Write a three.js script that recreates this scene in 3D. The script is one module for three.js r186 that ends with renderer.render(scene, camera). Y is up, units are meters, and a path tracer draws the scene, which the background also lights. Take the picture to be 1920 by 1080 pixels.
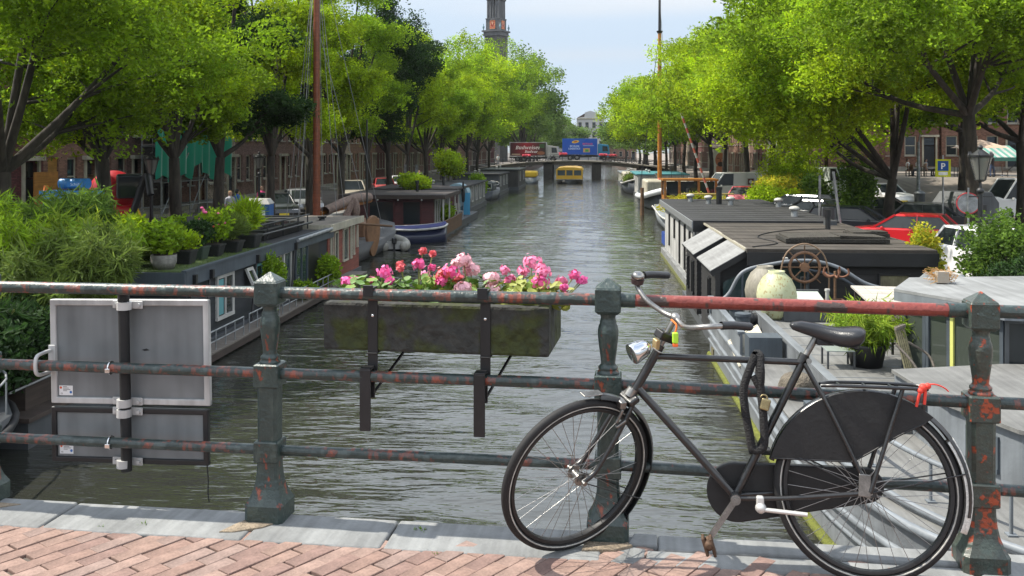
import * as THREE from 'three';
import { mergeGeometries, mergeVertices } from 'three/addons/utils/BufferGeometryUtils.js';
import { RoundedBoxGeometry } from 'three/addons/geometries/RoundedBoxGeometry.js';
import { MarchingCubes } from 'three/addons/objects/MarchingCubes.js';

// ---------- camera, sky, sun, exposure (canal runs along -z, water at y = 0, metres) ----------
const scene = new THREE.Scene();
const camera = new THREE.PerspectiveCamera(2 * Math.atan(798 / 1750) * 180 / Math.PI, 1920 / 1596, 0.1, 3000);
camera.position.set(0, 5.0, 0);
camera.rotation.y = 4.57 * Math.PI / 180;
camera.setViewOffset(1920, 1596, 0, 516, 1920, 1080);          // level camera with a lowered frame: verticals stay vertical
const renderer = new THREE.WebGLRenderer({ antialias: true });
renderer.toneMapping = THREE.LinearToneMapping;
renderer.toneMappingExposure = 1.6;
renderer.shadowMap.enabled = true;
const SUN = new THREE.Vector3(-Math.cos(0.96) * Math.cos(0.16), Math.sin(0.96), -Math.cos(0.96) * Math.sin(0.16));

// seeded random numbers and tileable noise
function rng(seed) { let a = seed >>> 0; return () => { a = (a + 0x6D2B79F5) | 0; let t = Math.imul(a ^ (a >>> 15), 1 | a); t = (t + Math.imul(t ^ (t >>> 7), 61 | t)) ^ t; return ((t ^ (t >>> 14)) >>> 0) / 4294967296; }; }
const R = rng(7);
const rr = (a, b, r = R) => a + (b - a) * r();
const PERM = (() => { const r = rng(99), p = new Float32Array(65536); for (let i = 0; i < 65536; i++) p[i] = r(); return p; })();
function vn(x, y, px, py, seed = 0) {
  let xi = Math.floor(x), yi = Math.floor(y); const fx = x - xi, fy = y - yi;
  const u = fx * fx * (3 - 2 * fx), v = fy * fy * (3 - 2 * fy);
  const h = (i, j) => { i = ((i % px) + px) % px; j = ((j % py) + py) % py; return PERM[(i * 251 + j * 7919 + seed * 1013) & 65535]; };
  const a = h(xi, yi), b = h(xi + 1, yi), c = h(xi, yi + 1), d = h(xi + 1, yi + 1);
  return a + (b - a) * u + (c - a) * v + (a - b - c + d) * u * v;
}
function fbm(u, v, fx, fy, oct = 4, seed = 0) { let s = 0, a = 0.5, t = 0; for (let o = 0; o < oct; o++) { s += a * vn(u * fx, v * fy, fx, fy, seed + o * 17); t += a; a *= 0.5; fx *= 2; fy *= 2; } return s / t; }
const sm = (a, b, x) => { const t = Math.min(1, Math.max(0, (x - a) / (b - a))); return t * t * (3 - 2 * t); };
const mix3 = (a, b, t) => [a[0] + (b[0] - a[0]) * t, a[1] + (b[1] - a[1]) * t, a[2] + (b[2] - a[2]) * t];

// sky: pale hazy blue with thin high cloud
{
  const W = 1024, Hh = 512, d = new Float32Array(W * Hh * 4);
  for (let j = 0; j < Hh; j++) for (let i = 0; i < W; i++) {
    const el = (j + 0.5) / Hh * Math.PI - Math.PI / 2, k = Math.max(0, Math.sin(el));
    let c = mix3(mix3([0.40, 0.485, 0.585], [0.84, 0.92, 1.02], sm(0.1, 0.45, k)), [0.40, 0.52, 0.74], sm(0.45, 1, k));
    const w = 1 / (k + 0.12);
    const n = fbm(i / W, Math.min(0.999, w / 9), 7, 9, 6, 3), n2 = fbm(i / W, Math.min(0.999, w / 9), 16, 20, 5, 8);
    const cl = sm(0.42, 0.68, n * 0.75 + n2 * 0.25) * 0.75;
    { const b = 0.50 + 0.87 * sm(0.08, 0.45, k); c = mix3(c, [b, b * 1.01, b * 1.03], cl * (0.55 + 0.45 * sm(0, 0.25, k))); }
    if (el < 0) c = mix3(c, [0.30, 0.32, 0.30], sm(0, 0.1, -el));
    const o = (j * W + i) * 4; d[o] = c[0]; d[o + 1] = c[1]; d[o + 2] = c[2]; d[o + 3] = 1;
  }
  const t = new THREE.DataTexture(d, W, Hh, THREE.RGBAFormat, THREE.FloatType);
  t.mapping = THREE.EquirectangularReflectionMapping; t.magFilter = t.minFilter = THREE.LinearFilter; t.needsUpdate = true;
  scene.background = t; scene.environment = t;
}
const sun = new THREE.DirectionalLight(new THREE.Color(1.0, 0.94, 0.83), 5.0);
sun.position.copy(SUN).multiplyScalar(150).add(new THREE.Vector3(0, 0, -60)); sun.target.position.set(0, 0, -60);
sun.castShadow = true; sun.shadow.radius = 1.2; sun.shadow.mapSize.set(4096, 4096);
Object.assign(sun.shadow.camera, { left: -110, right: 110, top: 110, bottom: -110, near: 1, far: 400 });
scene.add(sun, sun.target);
scene.fog = new THREE.FogExp2(new THREE.Color(0.80, 0.87, 0.93), 0.0001);

// ---------- textures and materials ----------
function tex(w, h, fn, srgb = true) {
  const d = new Uint8Array(w * h * 4);
  for (let j = 0; j < h; j++) for (let i = 0; i < w; i++) { const c = fn(i / w, j / h, i, j), o = (j * w + i) * 4; d[o] = c[0] * 255; d[o + 1] = c[1] * 255; d[o + 2] = c[2] * 255; d[o + 3] = 255; }
  const t = new THREE.DataTexture(d, w, h); t.wrapS = t.wrapT = THREE.RepeatWrapping; t.magFilter = THREE.LinearFilter; t.minFilter = THREE.LinearMipmapLinearFilter; t.generateMipmaps = true;
  if (srgb) t.colorSpace = THREE.SRGBColorSpace; t.needsUpdate = true; return t;
}
const grey = (f, srgb = true, n = 256) => tex(n, n, (u, v, i, j) => { const g = Math.min(1, Math.max(0, f(u, v, i, j))); return [g, g, g]; }, srgb);
const TX = {
  blotch: grey((u, v) => 0.62 + 0.38 * fbm(u, v, 4, 4, 6, 1) + 0.14 * (fbm(u, v, 40, 40, 2, 5) - 0.5), true, 512),
  speck: grey((u, v) => 0.7 + 0.3 * fbm(u, v, 60, 60, 3, 2)),
  grain: grey((u, v) => 0.6 + 0.28 * fbm(u, v, 3, 48, 4, 4) + 0.2 * fbm(u, v, 6, 6, 4, 9), true, 512),
  stain: grey((u, v) => { const a = fbm(u, v, 3, 3, 6, 12), b = fbm(u, v, 12, 12, 4, 14), c = fbm(u, v, 40, 3, 3, 15); return 0.5 + 0.5 * (0.5 * a + 0.25 * b + 0.35 * c); }, true, 512),
  fine: grey((u, v) => fbm(u, v, 24, 24, 5, 6), false, 512),
  rough: grey((u, v) => fbm(u, v, 10, 10, 6, 7), false, 512),
  bark: grey((u, v) => { const a = fbm(u, v, 26, 5, 4, 21), b = fbm(u, v, 8, 8, 4, 22); return 0.35 + 0.45 * a + 0.3 * b; }, true, 256),
};
const at = (t, sx, sy = sx) => { const c = t.clone(); c.repeat.set(sx, sy); c.needsUpdate = true; return c; };
const lin = (r, g, b) => new THREE.Color().setRGB(r, g, b);
function M(c, o = {}) {
  const { rough = 0.7, metal = 0, map, s = 0.5, sy, bump, bs, bh = 0.003, ...rest } = o;
  const m = new (rest.transmission !== undefined || rest.clearcoat !== undefined ? THREE.MeshPhysicalMaterial : THREE.MeshStandardMaterial)({ color: Array.isArray(c) ? lin(...c) : c, roughness: rough, metalness: metal, ...rest });
  if (map) m.map = at(TX[map] || map, s, sy ?? s);
  if (bump) { m.bumpMap = at(TX[bump], bs ?? s, bs ?? sy ?? s); m.bumpScale = bh; }
  return m;
}

// ---------- geometry helpers ----------
function clean(g) { g = g.index ? g.toNonIndexed() : g; for (const k of Object.keys(g.attributes)) if (!['position', 'normal', 'uv'].includes(k)) g.deleteAttribute(k); if (!g.attributes.uv) g.setAttribute('uv', new THREE.BufferAttribute(new Float32Array(g.attributes.position.count * 2), 2)); if (!g.attributes.normal) g.computeVertexNormals(); return g; }
function metric(g) {                                         // uv in metres, from each face's own side of the object
  const p = g.attributes.position, n = g.attributes.normal, uv = g.attributes.uv;
  for (let i = 0; i < p.count; i += 3) {
    let nx = 0, ny = 0, nz = 0; for (let k = 0; k < 3; k++) { nx += n.getX(i + k); ny += n.getY(i + k); nz += n.getZ(i + k); }
    nx = Math.abs(nx); ny = Math.abs(ny); nz = Math.abs(nz);
    for (let k = i; k < i + 3; k++) { const x = p.getX(k), y = p.getY(k), z = p.getZ(k); if (ny >= nx && ny >= nz) uv.setXY(k, x, z); else if (nx >= nz) uv.setXY(k, z, y); else uv.setXY(k, x, y); }
  }
  return g;
}
function geo(gs, keep) { const a = gs.flat(9).filter(Boolean).map(clean); const g = a.length > 1 ? mergeGeometries(a) : a[0]; return keep ? g : metric(g); }
const tmpE = new THREE.Euler(), tmpM = new THREE.Matrix4(), tmpQ = new THREE.Quaternion();
const mv = (g, x = 0, y = 0, z = 0, rx = 0, ry = 0, rz = 0) => g.applyMatrix4(tmpM.compose(new THREE.Vector3(x, y, z), tmpQ.setFromEuler(tmpE.set(rx, ry, rz)), new THREE.Vector3(1, 1, 1)));
const B = (w, h, d, x, y, z, rx, ry, rz) => mv(new THREE.BoxGeometry(w, h, d), x, y, z, rx, ry, rz);
const RB = (w, h, d, r, x, y, z, rx, ry, rz) => mv(new RoundedBoxGeometry(w, h, d, 2, r), x, y, z, rx, ry, rz);
const C = (rt, rb, h, x, y, z, seg = 12, rx, ry, rz) => mv(new THREE.CylinderGeometry(rt, rb, h, seg), x, y, z, rx, ry, rz);
const SP = (r, x, y, z, sx = 1, sy = 1, sz = 1, seg = 12) => { const g = new THREE.SphereGeometry(r, seg, Math.max(6, seg * 0.7 | 0)); g.scale(sx, sy, sz); return g.translate(x, y, z); };
const V = (x, y, z) => new THREE.Vector3(x, y, z);
const TUBE = (pts, r, seg = 6, n, closed = false) => new THREE.TubeGeometry(pts.length === 2 ? new THREE.LineCurve3(V(...pts[0]), V(...pts[1])) : new THREE.CatmullRomCurve3(pts.map(p => V(...p)), closed), n ?? (pts.length === 2 ? 1 : pts.length * 5), r, seg, closed);
function BAR(a, b, r, seg = 8, r2 = r) { const A = V(...a), Bv = V(...b), d = Bv.clone().sub(A), l = d.length(); const g = new THREE.CylinderGeometry(r2, r, l, seg); g.applyQuaternion(new THREE.Quaternion().setFromUnitVectors(V(0, 1, 0), d.normalize())); return g.translate((A.x + Bv.x) / 2, (A.y + Bv.y) / 2, (A.z + Bv.z) / 2); }
function BEAM(a, b, w, h) { const A = V(...a), Bv = V(...b), d = Bv.clone().sub(A), l = d.length(); const g = new THREE.BoxGeometry(w, h, l); const m = new THREE.Matrix4().lookAt(Bv, A, Math.abs(d.y) > 0.99 * l ? V(0, 0, 1) : V(0, 1, 0)); g.applyMatrix4(m); return g.translate((A.x + Bv.x) / 2, (A.y + Bv.y) / 2, (A.z + Bv.z) / 2); }
const LATHE = (prof, x = 0, y = 0, z = 0, seg = 24) => new THREE.LatheGeometry(prof.map(p => new THREE.Vector2(p[0], p[1])), seg).translate(x, y, z);
function shape(pts, holes = []) { const s = new THREE.Shape(pts.map(p => new THREE.Vector2(...p))); for (const h of holes) s.holes.push(new THREE.Path(h.map(p => new THREE.Vector2(...p)))); return s; }
const EX = (pts, depth, o = {}) => new THREE.ExtrudeGeometry(Array.isArray(pts) ? shape(pts, o.holes) : pts, { depth, bevelEnabled: !!o.bevel, bevelSize: o.bevel || 0, bevelThickness: o.bevel || 0, bevelSegments: 2, curveSegments: o.curve || 12 });
function HULL(rings, capA = true, capB = true) {             // loft between rings of equal point counts
  const n = rings[0].length, pos = [];
  const tri = (a, b, c) => pos.push(...a, ...b, ...c);
  for (let i = 0; i < rings.length - 1; i++) for (let k = 0; k < n; k++) { const k2 = (k + 1) % n, a = rings[i][k], b = rings[i][k2], c = rings[i + 1][k], d = rings[i + 1][k2]; tri(a, c, b); tri(b, c, d); }
  const cap = (r, f) => { const m = r.reduce((s, p) => [s[0] + p[0] / n, s[1] + p[1] / n, s[2] + p[2] / n], [0, 0, 0]); for (let k = 0; k < n; k++) f ? tri(m, r[k], r[(k + 1) % n]) : tri(m, r[(k + 1) % n], r[k]); };
  if (capA) cap(rings[0], true); if (capB) cap(rings[rings.length - 1], false);
  const g = new THREE.BufferGeometry(); g.setAttribute('position', new THREE.BufferAttribute(new Float32Array(pos), 3)); g.computeVertexNormals(); return g;
}
const smooth = (g, a = 0) => { g = g.clone(); for (const k of Object.keys(g.attributes)) if (k !== 'position') g.deleteAttribute(k); g = mergeVertices(g, 1e-4); g.computeVertexNormals(); return g; };

// ---------- objects ----------
const taken = new Map();
function numbered(n) { const k = taken.get(n) || 0; taken.set(n, k + 1); return k ? n + '_' + String(k).padStart(3, '0') : n; }
const shadow = o => { o.castShadow = o.receiveShadow = true; return o; };
function thing(name, label, category, pos = [0, 0, 0], ry = 0, group) { const o = new THREE.Group(); o.name = numbered(name); o.position.set(...pos); o.rotation.y = ry; o.userData = { label, category }; if (group) o.userData.group = group; scene.add(o); return o; }
function P(parent, name, m, ...gs) { const o = shadow(new THREE.Mesh(geo(gs), m)); o.name = name; parent.add(o); return o; }
function PK(parent, name, m, ...gs) { const o = shadow(new THREE.Mesh(geo(gs, true), m)); o.name = name; parent.add(o); return o; }   // keeps its own uv
function ST(name, m, ...gs) { const o = shadow(new THREE.Mesh(geo(gs), m)); o.name = numbered(name); o.userData = { kind: 'structure' }; scene.add(o); return o; }
function copyOf(src, pos, ry, label, scale) { const o = src.clone(); o.name = numbered(src.name.replace(/_\d{3}$/, '')); o.userData = { ...src.userData }; o.position.set(...pos); o.rotation.y = ry; if (label) o.userData.label = label; if (scale) o.scale.setScalar(scale); scene.add(o); return o; }
function textPanel(w, h, draw, res = 256) { const c = document.createElement('canvas'); c.width = Math.round(res * Math.max(1, w / h)); c.height = Math.round(res * Math.max(1, h / w)); const x = c.getContext('2d'); draw(x, c.width, c.height); const t = new THREE.CanvasTexture(c); t.colorSpace = THREE.SRGBColorSpace; return new THREE.MeshStandardMaterial({ map: t, roughness: 0.6 }); }

const K = {
  glass: M([0.02, 0.025, 0.028], { rough: 0.04, metal: 0 }),
  carGlass: M([0.02, 0.025, 0.028], { rough: 0.2 }),
  glassG: M([0.03, 0.05, 0.05], { rough: 0.05 }),
  white: M([0.72, 0.71, 0.67], { rough: 0.5, map: 'stain', s: 0.35 }),
  cream: M([0.66, 0.61, 0.48], { rough: 0.55, map: 'stain', s: 0.4 }),
  black: M([0.018, 0.018, 0.02], { rough: 0.45, map: 'blotch', s: 0.8 }),
  iron: M([0.03, 0.032, 0.034], { rough: 0.5, map: 'blotch', s: 2, bump: 'fine', bs: 6, bh: 0.0015 }),
  steel: M([0.55, 0.55, 0.54], { rough: 0.32, metal: 1, map: 'blotch', s: 2 }),
  galv: M([0.45, 0.47, 0.48], { rough: 0.5, metal: 0.6, map: 'blotch', s: 2 }),
  chrome: M([0.72, 0.72, 0.72], { rough: 0.12, metal: 1 }),
  felt: M([0.055, 0.055, 0.058], { rough: 0.95, map: 'stain', s: 0.3, bump: 'fine', bs: 2, bh: 0.004 }),
  feltBrown: M([0.095, 0.08, 0.065], { rough: 0.95, map: 'stain', s: 0.3, bump: 'fine', bs: 2, bh: 0.004 }),
  woodGrey: M([0.22, 0.19, 0.16], { rough: 0.85, map: 'grain', s: 0.5, sy: 1.2, bump: 'fine', bs: 3, bh: 0.002 }),
  woodDark: M([0.07, 0.05, 0.04], { rough: 0.8, map: 'grain', s: 0.5, sy: 1.2 }),
  woodBrown: M([0.20, 0.11, 0.055], { rough: 0.7, map: 'grain', s: 0.6, sy: 1.2 }),
  teak: M([0.48, 0.19, 0.035], { rough: 0.4, map: 'grain', s: 0.6, sy: 1.2 }),
  rubber: M([0.014, 0.014, 0.015], { rough: 0.75, map: 'speck', s: 3 }),
  navy: M([0.025, 0.034, 0.05], { rough: 0.55, map: 'stain', s: 0.5 }),
  slate: M([0.10, 0.125, 0.15], { rough: 0.6, map: 'stain', s: 0.4 }),
  greyPaint: M([0.27, 0.30, 0.33], { rough: 0.55, map: 'stain', s: 0.35, bump: 'fine', bs: 1, bh: 0.002 }),
  greyDark: M([0.11, 0.12, 0.13], { rough: 0.6, map: 'stain', s: 0.35 }),
  leaf: M([1, 1, 1], { rough: 1, transmission: 0.45, specularIntensity: 0.25, thickness: 0, side: THREE.DoubleSide }),
  bark: M([0.075, 0.062, 0.048], { rough: 0.95, map: 'bark', s: 0.6, bump: 'bark', bs: 0.6, bh: 0.03 }),
  terracotta: M([0.32, 0.13, 0.07], { rough: 0.85, map: 'blotch', s: 3 }),
  skin: M([0.45, 0.27, 0.19], { rough: 0.6 }),
};

// ---------- water ----------
{
  const rows = [-8]; let s = 2; while (s < 420) { rows.push(s); s += Math.max(0.09, s * 0.0055); }
  const x0 = -14.4, x1 = 9, nx = 170, pos = [], uv = [], idx = [], r = rng(31), waves = [];
  for (let i = 0; i < 22; i++) { let wl = 0.32 * Math.pow(9, r()), a = rr(-1, 1, r); a *= 0.2 + 0.5 * Math.abs(a); waves.push([2 * Math.PI / wl * Math.sin(a), 2 * Math.PI / wl * Math.cos(a), r() * 6.3, wl]); }
  rows.forEach((s, j) => { const step = j ? rows[j] - rows[j - 1] : 1; for (let i = 0; i <= nx; i++) { const x = x0 + (x1 - x0) * i / nx; let h = 0; if (j > 0) { const patch = 0.45 + 1.1 * vn(x * 0.22 + 50, s * 0.12 + 9, 999, 999, 4); for (const [kx, kz, ph, wl] of waves) { const f = sm(2.2, 5, wl / Math.max(step, 0.14)); if (f > 0) h += f * 0.0033 * Math.pow(wl, 0.85) * patch * Math.sin(kx * (x + 0.25 * Math.sin(s * 0.9)) + kz * (s + 0.3 * Math.sin(x * 0.7)) + ph); } } pos.push(x, h, -s); uv.push(x, s); } });
  for (let j = 0; j < rows.length - 1; j++) for (let i = 0; i < nx; i++) { const a = j * (nx + 1) + i, b = a + nx + 1; idx.push(a, a + 1, b, a + 1, b + 1, b); }
  const g = new THREE.BufferGeometry(); g.setAttribute('position', new THREE.Float32BufferAttribute(pos, 3)); g.setAttribute('uv', new THREE.Float32BufferAttribute(uv, 2)); g.setIndex(idx); g.computeVertexNormals();
  const ripple = grey((u, v) => 0.5 * fbm(u, v, 5, 7, 3, 40) + 0.5 * fbm(u, v, 9, 14, 4, 44), false, 512);
  const m = M([0.024, 0.025, 0.02], { rough: 0.03, clearcoat: 0 }); m.ior = 1.9; m.bumpMap = at(ripple, 0.2, 0.5); m.bumpScale = 0.07;
  const w = new THREE.Mesh(g, m); w.name = 'canal_water'; w.userData = { kind: 'structure' }; w.receiveShadow = true; scene.add(w);
  ST('canal_bed', M([0.05, 0.05, 0.035], { rough: 1 }), B(24, 0.2, 430, -2.7, -2.4, -205));
}

// ---------- quays and street ----------
const street = M([0.17, 0.145, 0.125], { rough: 0.9, map: 'stain', s: 0.12, bump: 'fine', bs: 1.2, bh: 0.006 });
const quayBrick = M([0.13, 0.085, 0.065], { rough: 0.9, map: 'stain', s: 0.3, bump: 'rough', bs: 0.8, bh: 0.02 });
const coping = M([0.33, 0.32, 0.30], { rough: 0.85, map: 'stain', s: 0.4 });
const LQ = -14.3, RQ = 8.9, QY = 1.2;
ST('street', street, B(600, 1.4, 1300, LQ - 300.4, QY - 0.7, -450));
ST('quay_wall', quayBrick, B(0.4, 4, 430, LQ - 0.2, QY - 2.05, -205));
ST('quay_coping', coping, B(0.5, 0.18, 430, LQ - 0.1, QY + 0.09, -205));
ST('quay_wall', quayBrick, B(0.4, 4, 430, RQ + 0.2, QY - 2.05, -205));
ST('quay_coping', coping, B(0.5, 0.18, 430, RQ + 0.1, QY + 0.09, -205));
const groundR = (x, s) => QY + 1.8 * sm(53, 72, s) * sm(15, 23, x) * (1 - sm(110, 150, s));
{
  const pos = [], uv = [], idx = [], xs = [RQ + 0.4, 10, 12, 15, 16, 17, 18, 19, 20, 21, 22, 23, 25, 30, 40, 60, 120, 600], ss = [-150, 0, 20, 40, 50]; for (let s = 53; s <= 73; s += 1) ss.push(s); ss.push(90, 110, 120, 130, 140, 150, 200, 400, 1100);
  for (const s of ss) for (const x of xs) { pos.push(x, groundR(x, s), -s); uv.push(x, s); }
  for (let j = 0; j < ss.length - 1; j++) for (let i = 0; i < xs.length - 1; i++) { const a = j * xs.length + i, b = a + xs.length; idx.push(a, a + 1, b, a + 1, b + 1, b); }
  const g = new THREE.BufferGeometry(); g.setAttribute('position', new THREE.Float32BufferAttribute(pos, 3)); g.setAttribute('uv', new THREE.Float32BufferAttribute(uv, 2)); g.setIndex(idx); g.computeVertexNormals();
  const o = shadow(new THREE.Mesh(g, M([0.36, 0.31, 0.26], { rough: 0.9, map: 'stain', s: 0.1, bump: 'fine', bs: 1.2, bh: 0.006 }))); o.name = 'square'; o.userData = { kind: 'structure' }; scene.add(o);
}
ST('ground', street, B(1400, 0.3, 900, 0, QY - 0.16, -872));

// ---------- the bridge underfoot ----------
const DECK = 3.35, railTurn = -0.056, railAt = [0.092, DECK, -4.02];
const stoneK = M([0.335, 0.345, 0.345], { rough: 0.75, map: 'stain', s: 0.9, bump: 'rough', bs: 2.5, bh: 0.006 });
{
  const deck = new THREE.Group(); deck.name = 'bridge_deck'; deck.userData = { kind: 'structure' }; deck.position.set(...railAt); deck.rotation.y = railTurn; scene.add(deck);
  P(deck, 'slab', M([0.16, 0.13, 0.11], { rough: 1, map: 'stain', s: 0.7, bump: 'fine', bs: 5, bh: 0.004 }), B(26, 0.6, 9.5, -2, -0.319, 4.75));
  P(deck, 'abutment', quayBrick, B(2.4, 3.6, 9.4, -14.6, -2.45, 4.75), B(2.4, 3.6, 9.4, 10.4, -2.45, 4.75));
  // kerb stones along the parapet, with worn edges and a gap between each
  const r = rng(5);
  const stone = (a, b, z0 = -0.045, z1 = 0.25, top = 0) => { const g = new RoundedBoxGeometry(b - a, 0.16, z1 - z0, 3, 0.014); const p = g.attributes.position; for (let i = 0; i < p.count; i++) { p.setY(i, p.getY(i) + 0.004 * (vn(p.getX(i) * 7 + a * 3, p.getZ(i) * 9, 999, 999, 2) - 0.5)); p.setZ(i, p.getZ(i) + 0.008 * (vn(p.getX(i) * 5 + a, 3, 999, 999, 5) - 0.5)); } g.computeVertexNormals(); return P(deck, 'stone', stoneK, mv(g, (a + b) / 2, -0.08 + top, (z0 + z1) / 2, 0, 0, rr(-0.003, 0.003, r))); };
  const cuts = [-9, -7.6, -6.2, -4.9, -3.66, -2.47, -1.54, -0.93, -0.02];
  for (let i = 0; i < cuts.length - 1; i++) stone(cuts[i] + 0.004, cuts[i + 1] - 0.004, -0.045, 0.25, rr(-0.004, 0.003, r));
  stone(0.21, 1.43, -0.045, 0.1, -0.002); stone(0.16, 1.43, 0.108, 0.25, -0.006); stone(1.45, 2.6); stone(2.61, 3.9); stone(3.91, 5.4); stone(5.41, 7.5);
  // the broken corner by the middle post
  const chunk = (pts, top) => P(deck, 'stone', stoneK, EX(pts, 0.1, { bevel: 0.008 }).rotateX(Math.PI / 2).translate(0, top, 0));
  chunk([[-0.012, -0.03], [0.10, -0.03], [0.07, 0.06], [-0.01, 0.09]], -0.02); chunk([[0.115, -0.03], [0.2, -0.03], [0.2, 0.07], [0.09, 0.07]], -0.006); chunk([[-0.01, 0.105], [0.075, 0.085], [0.15, 0.11], [0.14, 0.24], [-0.01, 0.24]], -0.012);
  const mortar = M([0.36, 0.29, 0.21], { rough: 1, map: 'blotch', s: 4, bump: 'rough', bs: 8, bh: 0.012 });
  P(deck, 'mortar', mortar, EX([[-1.60, 0.06], [-1.46, 0.075], [-1.50, 0.13], [-1.60, 0.19], [-1.66, 0.2], [-1.63, 0.12]], 0.006, { bevel: 0.003 }).rotateX(Math.PI / 2).translate(0, 0.0045, 0), EX([[-3.0, 0.02], [-2.72, 0.03], [-2.86, 0.12], [-3.02, 0.2]], 0.006, { bevel: 0.003 }).rotateX(Math.PI / 2).translate(0, 0.0045, 0), EX([[-0.09, 0.08], [0.08, 0.07], [0.1, 0.1], [0.03, 0.15], [-0.1, 0.17]], 0.012, { bevel: 0.003 }).rotateX(Math.PI / 2).translate(0, 0.0045, 0));
  // clay paving bricks, laid slantwise
  const tones = [[0.36, 0.235, 0.19], [0.33, 0.21, 0.17], [0.39, 0.262, 0.217], [0.35, 0.245, 0.21], [0.30, 0.19, 0.16]].map(c => M(c, { rough: 0.85, map: 'blotch', s: 3, bump: 'rough', bs: 5, bh: 0.004 }));
  const shapes = [0, 1, 2].map(k => { const l = 0.2 - 0.002 * k, w = 0.071; const g = EX([[-l / 2 + 0.004, -w / 2 + 0.004], [l / 2 - 0.004, -w / 2 + 0.004], [l / 2 - 0.004, w / 2 - 0.004], [-l / 2 + 0.004, w / 2 - 0.004]], 0.045, { bevel: 0.004 }).rotateX(Math.PI / 2); return metric(clean(g)); });
  const ca = Math.cos(Math.PI / 3), sa = Math.sin(Math.PI / 3), rest = [];
  for (let b = -84; b < 84; b++) for (let a = -28; a < 28; a++) {
    const u = (a + (b % 2 ? 0.5 : 0) + rr(-0.05, 0.05, r)) * 0.2045, w = b * 0.0745, x = u * ca + w * sa, z = -u * sa + w * ca + 1.4;
    if (z < 0.16 || z > 2.6 || x < -4.6 || x > 3.4) continue;
    const y = -0.008 + rr(-0.004, 0.003, r), ry = Math.PI / 3 + rr(-0.012, 0.012, r), k = (r() * 3) | 0, t = (r() * tones.length) | 0;
    if (z < 0.84 && x > -2.5 && x < 1.6) { const o = shadow(new THREE.Mesh(shapes[k], tones[t])); o.name = 'brick'; o.position.set(x, y, z); o.rotation.set(rr(-0.008, 0.008, r), ry, rr(-0.008, 0.008, r)); deck.add(o); }
    else rest.push(mv(shapes[k].clone(), x, y, z, 0, ry, 0));
  }
  const more = P(deck, 'bricks', tones[0], rest); more.userData.kind = 'stuff';
}
function weed(pos, n, size, label) {
  const t = thing('weed_tuft', label, 'weed', pos), r = rng(pos[0] * 991 + 77 | 0), gs = [];
  for (let i = 0; i < n; i++) { const a = r() * 6.28, l = size * rr(0.5, 1, r), g = new THREE.PlaneGeometry(size * 0.22, l, 1, 2); g.translate(0, l / 2, 0); const p = g.attributes.position; for (let k = 0; k < p.count; k++) { const q = p.getY(k) / l; p.setZ(k, q * q * l * 0.5); if (q > 0.9) p.setX(k, p.getX(k) * 0.2); } g.computeVertexNormals(); gs.push(mv(g, rr(-1, 1, r) * size, 0, rr(-0.5, 0.5, r) * size, rr(0.2, 1.0, r), a, 0)); }
  P(t, 'leaves', M([0.16, 0.27, 0.03], { rough: 0.8, transmission: 0.3, thickness: 0, side: THREE.DoubleSide }), gs);
}

// ---------- bridge railing: cast posts and three rows of pipe ----------
const paintTex = tex(1024, 512, (u, v) => { const n = fbm(u, v, 8, 4, 6, 51), n2 = fbm(u, v, 40, 20, 4, 55), f = fbm(u, v, 120, 60, 2, 57); const k = n * 0.65 + n2 * 0.35; let c = mix3([0.13, 0.19, 0.185], [0.20, 0.255, 0.24], f); c = mix3(c, [0.30, 0.34, 0.31], sm(0.55, 0.75, fbm(u, v, 18, 9, 4, 60)) * 0.45); if (k > 0.65) c = mix3(c, mix3([0.46, 0.22, 0.16], [0.36, 0.18, 0.13], f), sm(0.65, 0.675, k)); if (k > 0.71) c = mix3(c, [0.52, 0.26, 0.16], sm(0.71, 0.73, k)); return c; });
const paintRustTex = tex(512, 512, (u, v) => { const n = fbm(u, v, 11, 11, 6, 71), n2 = fbm(u, v, 24, 24, 4, 75), f = fbm(u, v, 90, 90, 2, 77); const k = n * 0.6 + n2 * 0.4; let c = mix3([0.17, 0.22, 0.205], [0.27, 0.31, 0.28], f); c = mix3(c, [0.20, 0.20, 0.17], sm(0.4, 0.6, fbm(u, v, 12, 12, 4, 79)) * 0.5); if (k > 0.575) c = mix3(c, [0.40, 0.20, 0.14], sm(0.575, 0.6, k)); if (k > 0.615) c = mix3(c, [0.58, 0.25, 0.13], sm(0.615, 0.64, k)); return c; });
const primerTex = tex(512, 256, (u, v) => { const n = fbm(u, v, 10, 5, 6, 81), f = fbm(u, v, 80, 40, 2, 83); let c = mix3([0.45, 0.18, 0.15], [0.53, 0.24, 0.20], f); if (n > 0.62) c = mix3(c, [0.28, 0.22, 0.2], sm(0.62, 0.68, n)); return c; });
const pm = (t, s, sy) => { const m = new THREE.MeshPhysicalMaterial({ color: 0xffffff, roughness: 0.42, clearcoat: 0.25, clearcoatRoughness: 0.35 }); m.map = at(t, s, sy ?? s); m.bumpMap = at(TX.rough, 7); m.bumpScale = 0.0035; return m; };
const railTex = tex(1024, 512, (u, v) => { const n = fbm(u, v, 10, 5, 6, 151), n2 = fbm(u, v, 48, 24, 4, 155), f = fbm(u, v, 120, 60, 2, 157), k = n * 0.55 + n2 * 0.45; let c = mix3([0.12, 0.17, 0.165], [0.19, 0.24, 0.23], f); c = mix3(c, [0.33, 0.37, 0.36], sm(0.55, 0.72, fbm(u, v, 22, 11, 4, 160)) * 0.5); c = mix3(c, mix3([0.47, 0.27, 0.23], [0.33, 0.19, 0.16], f), sm(0.525, 0.575, k) * 0.85); if (k > 0.62) c = mix3(c, [0.50, 0.25, 0.18], sm(0.62, 0.645, k)); return c; });
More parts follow.
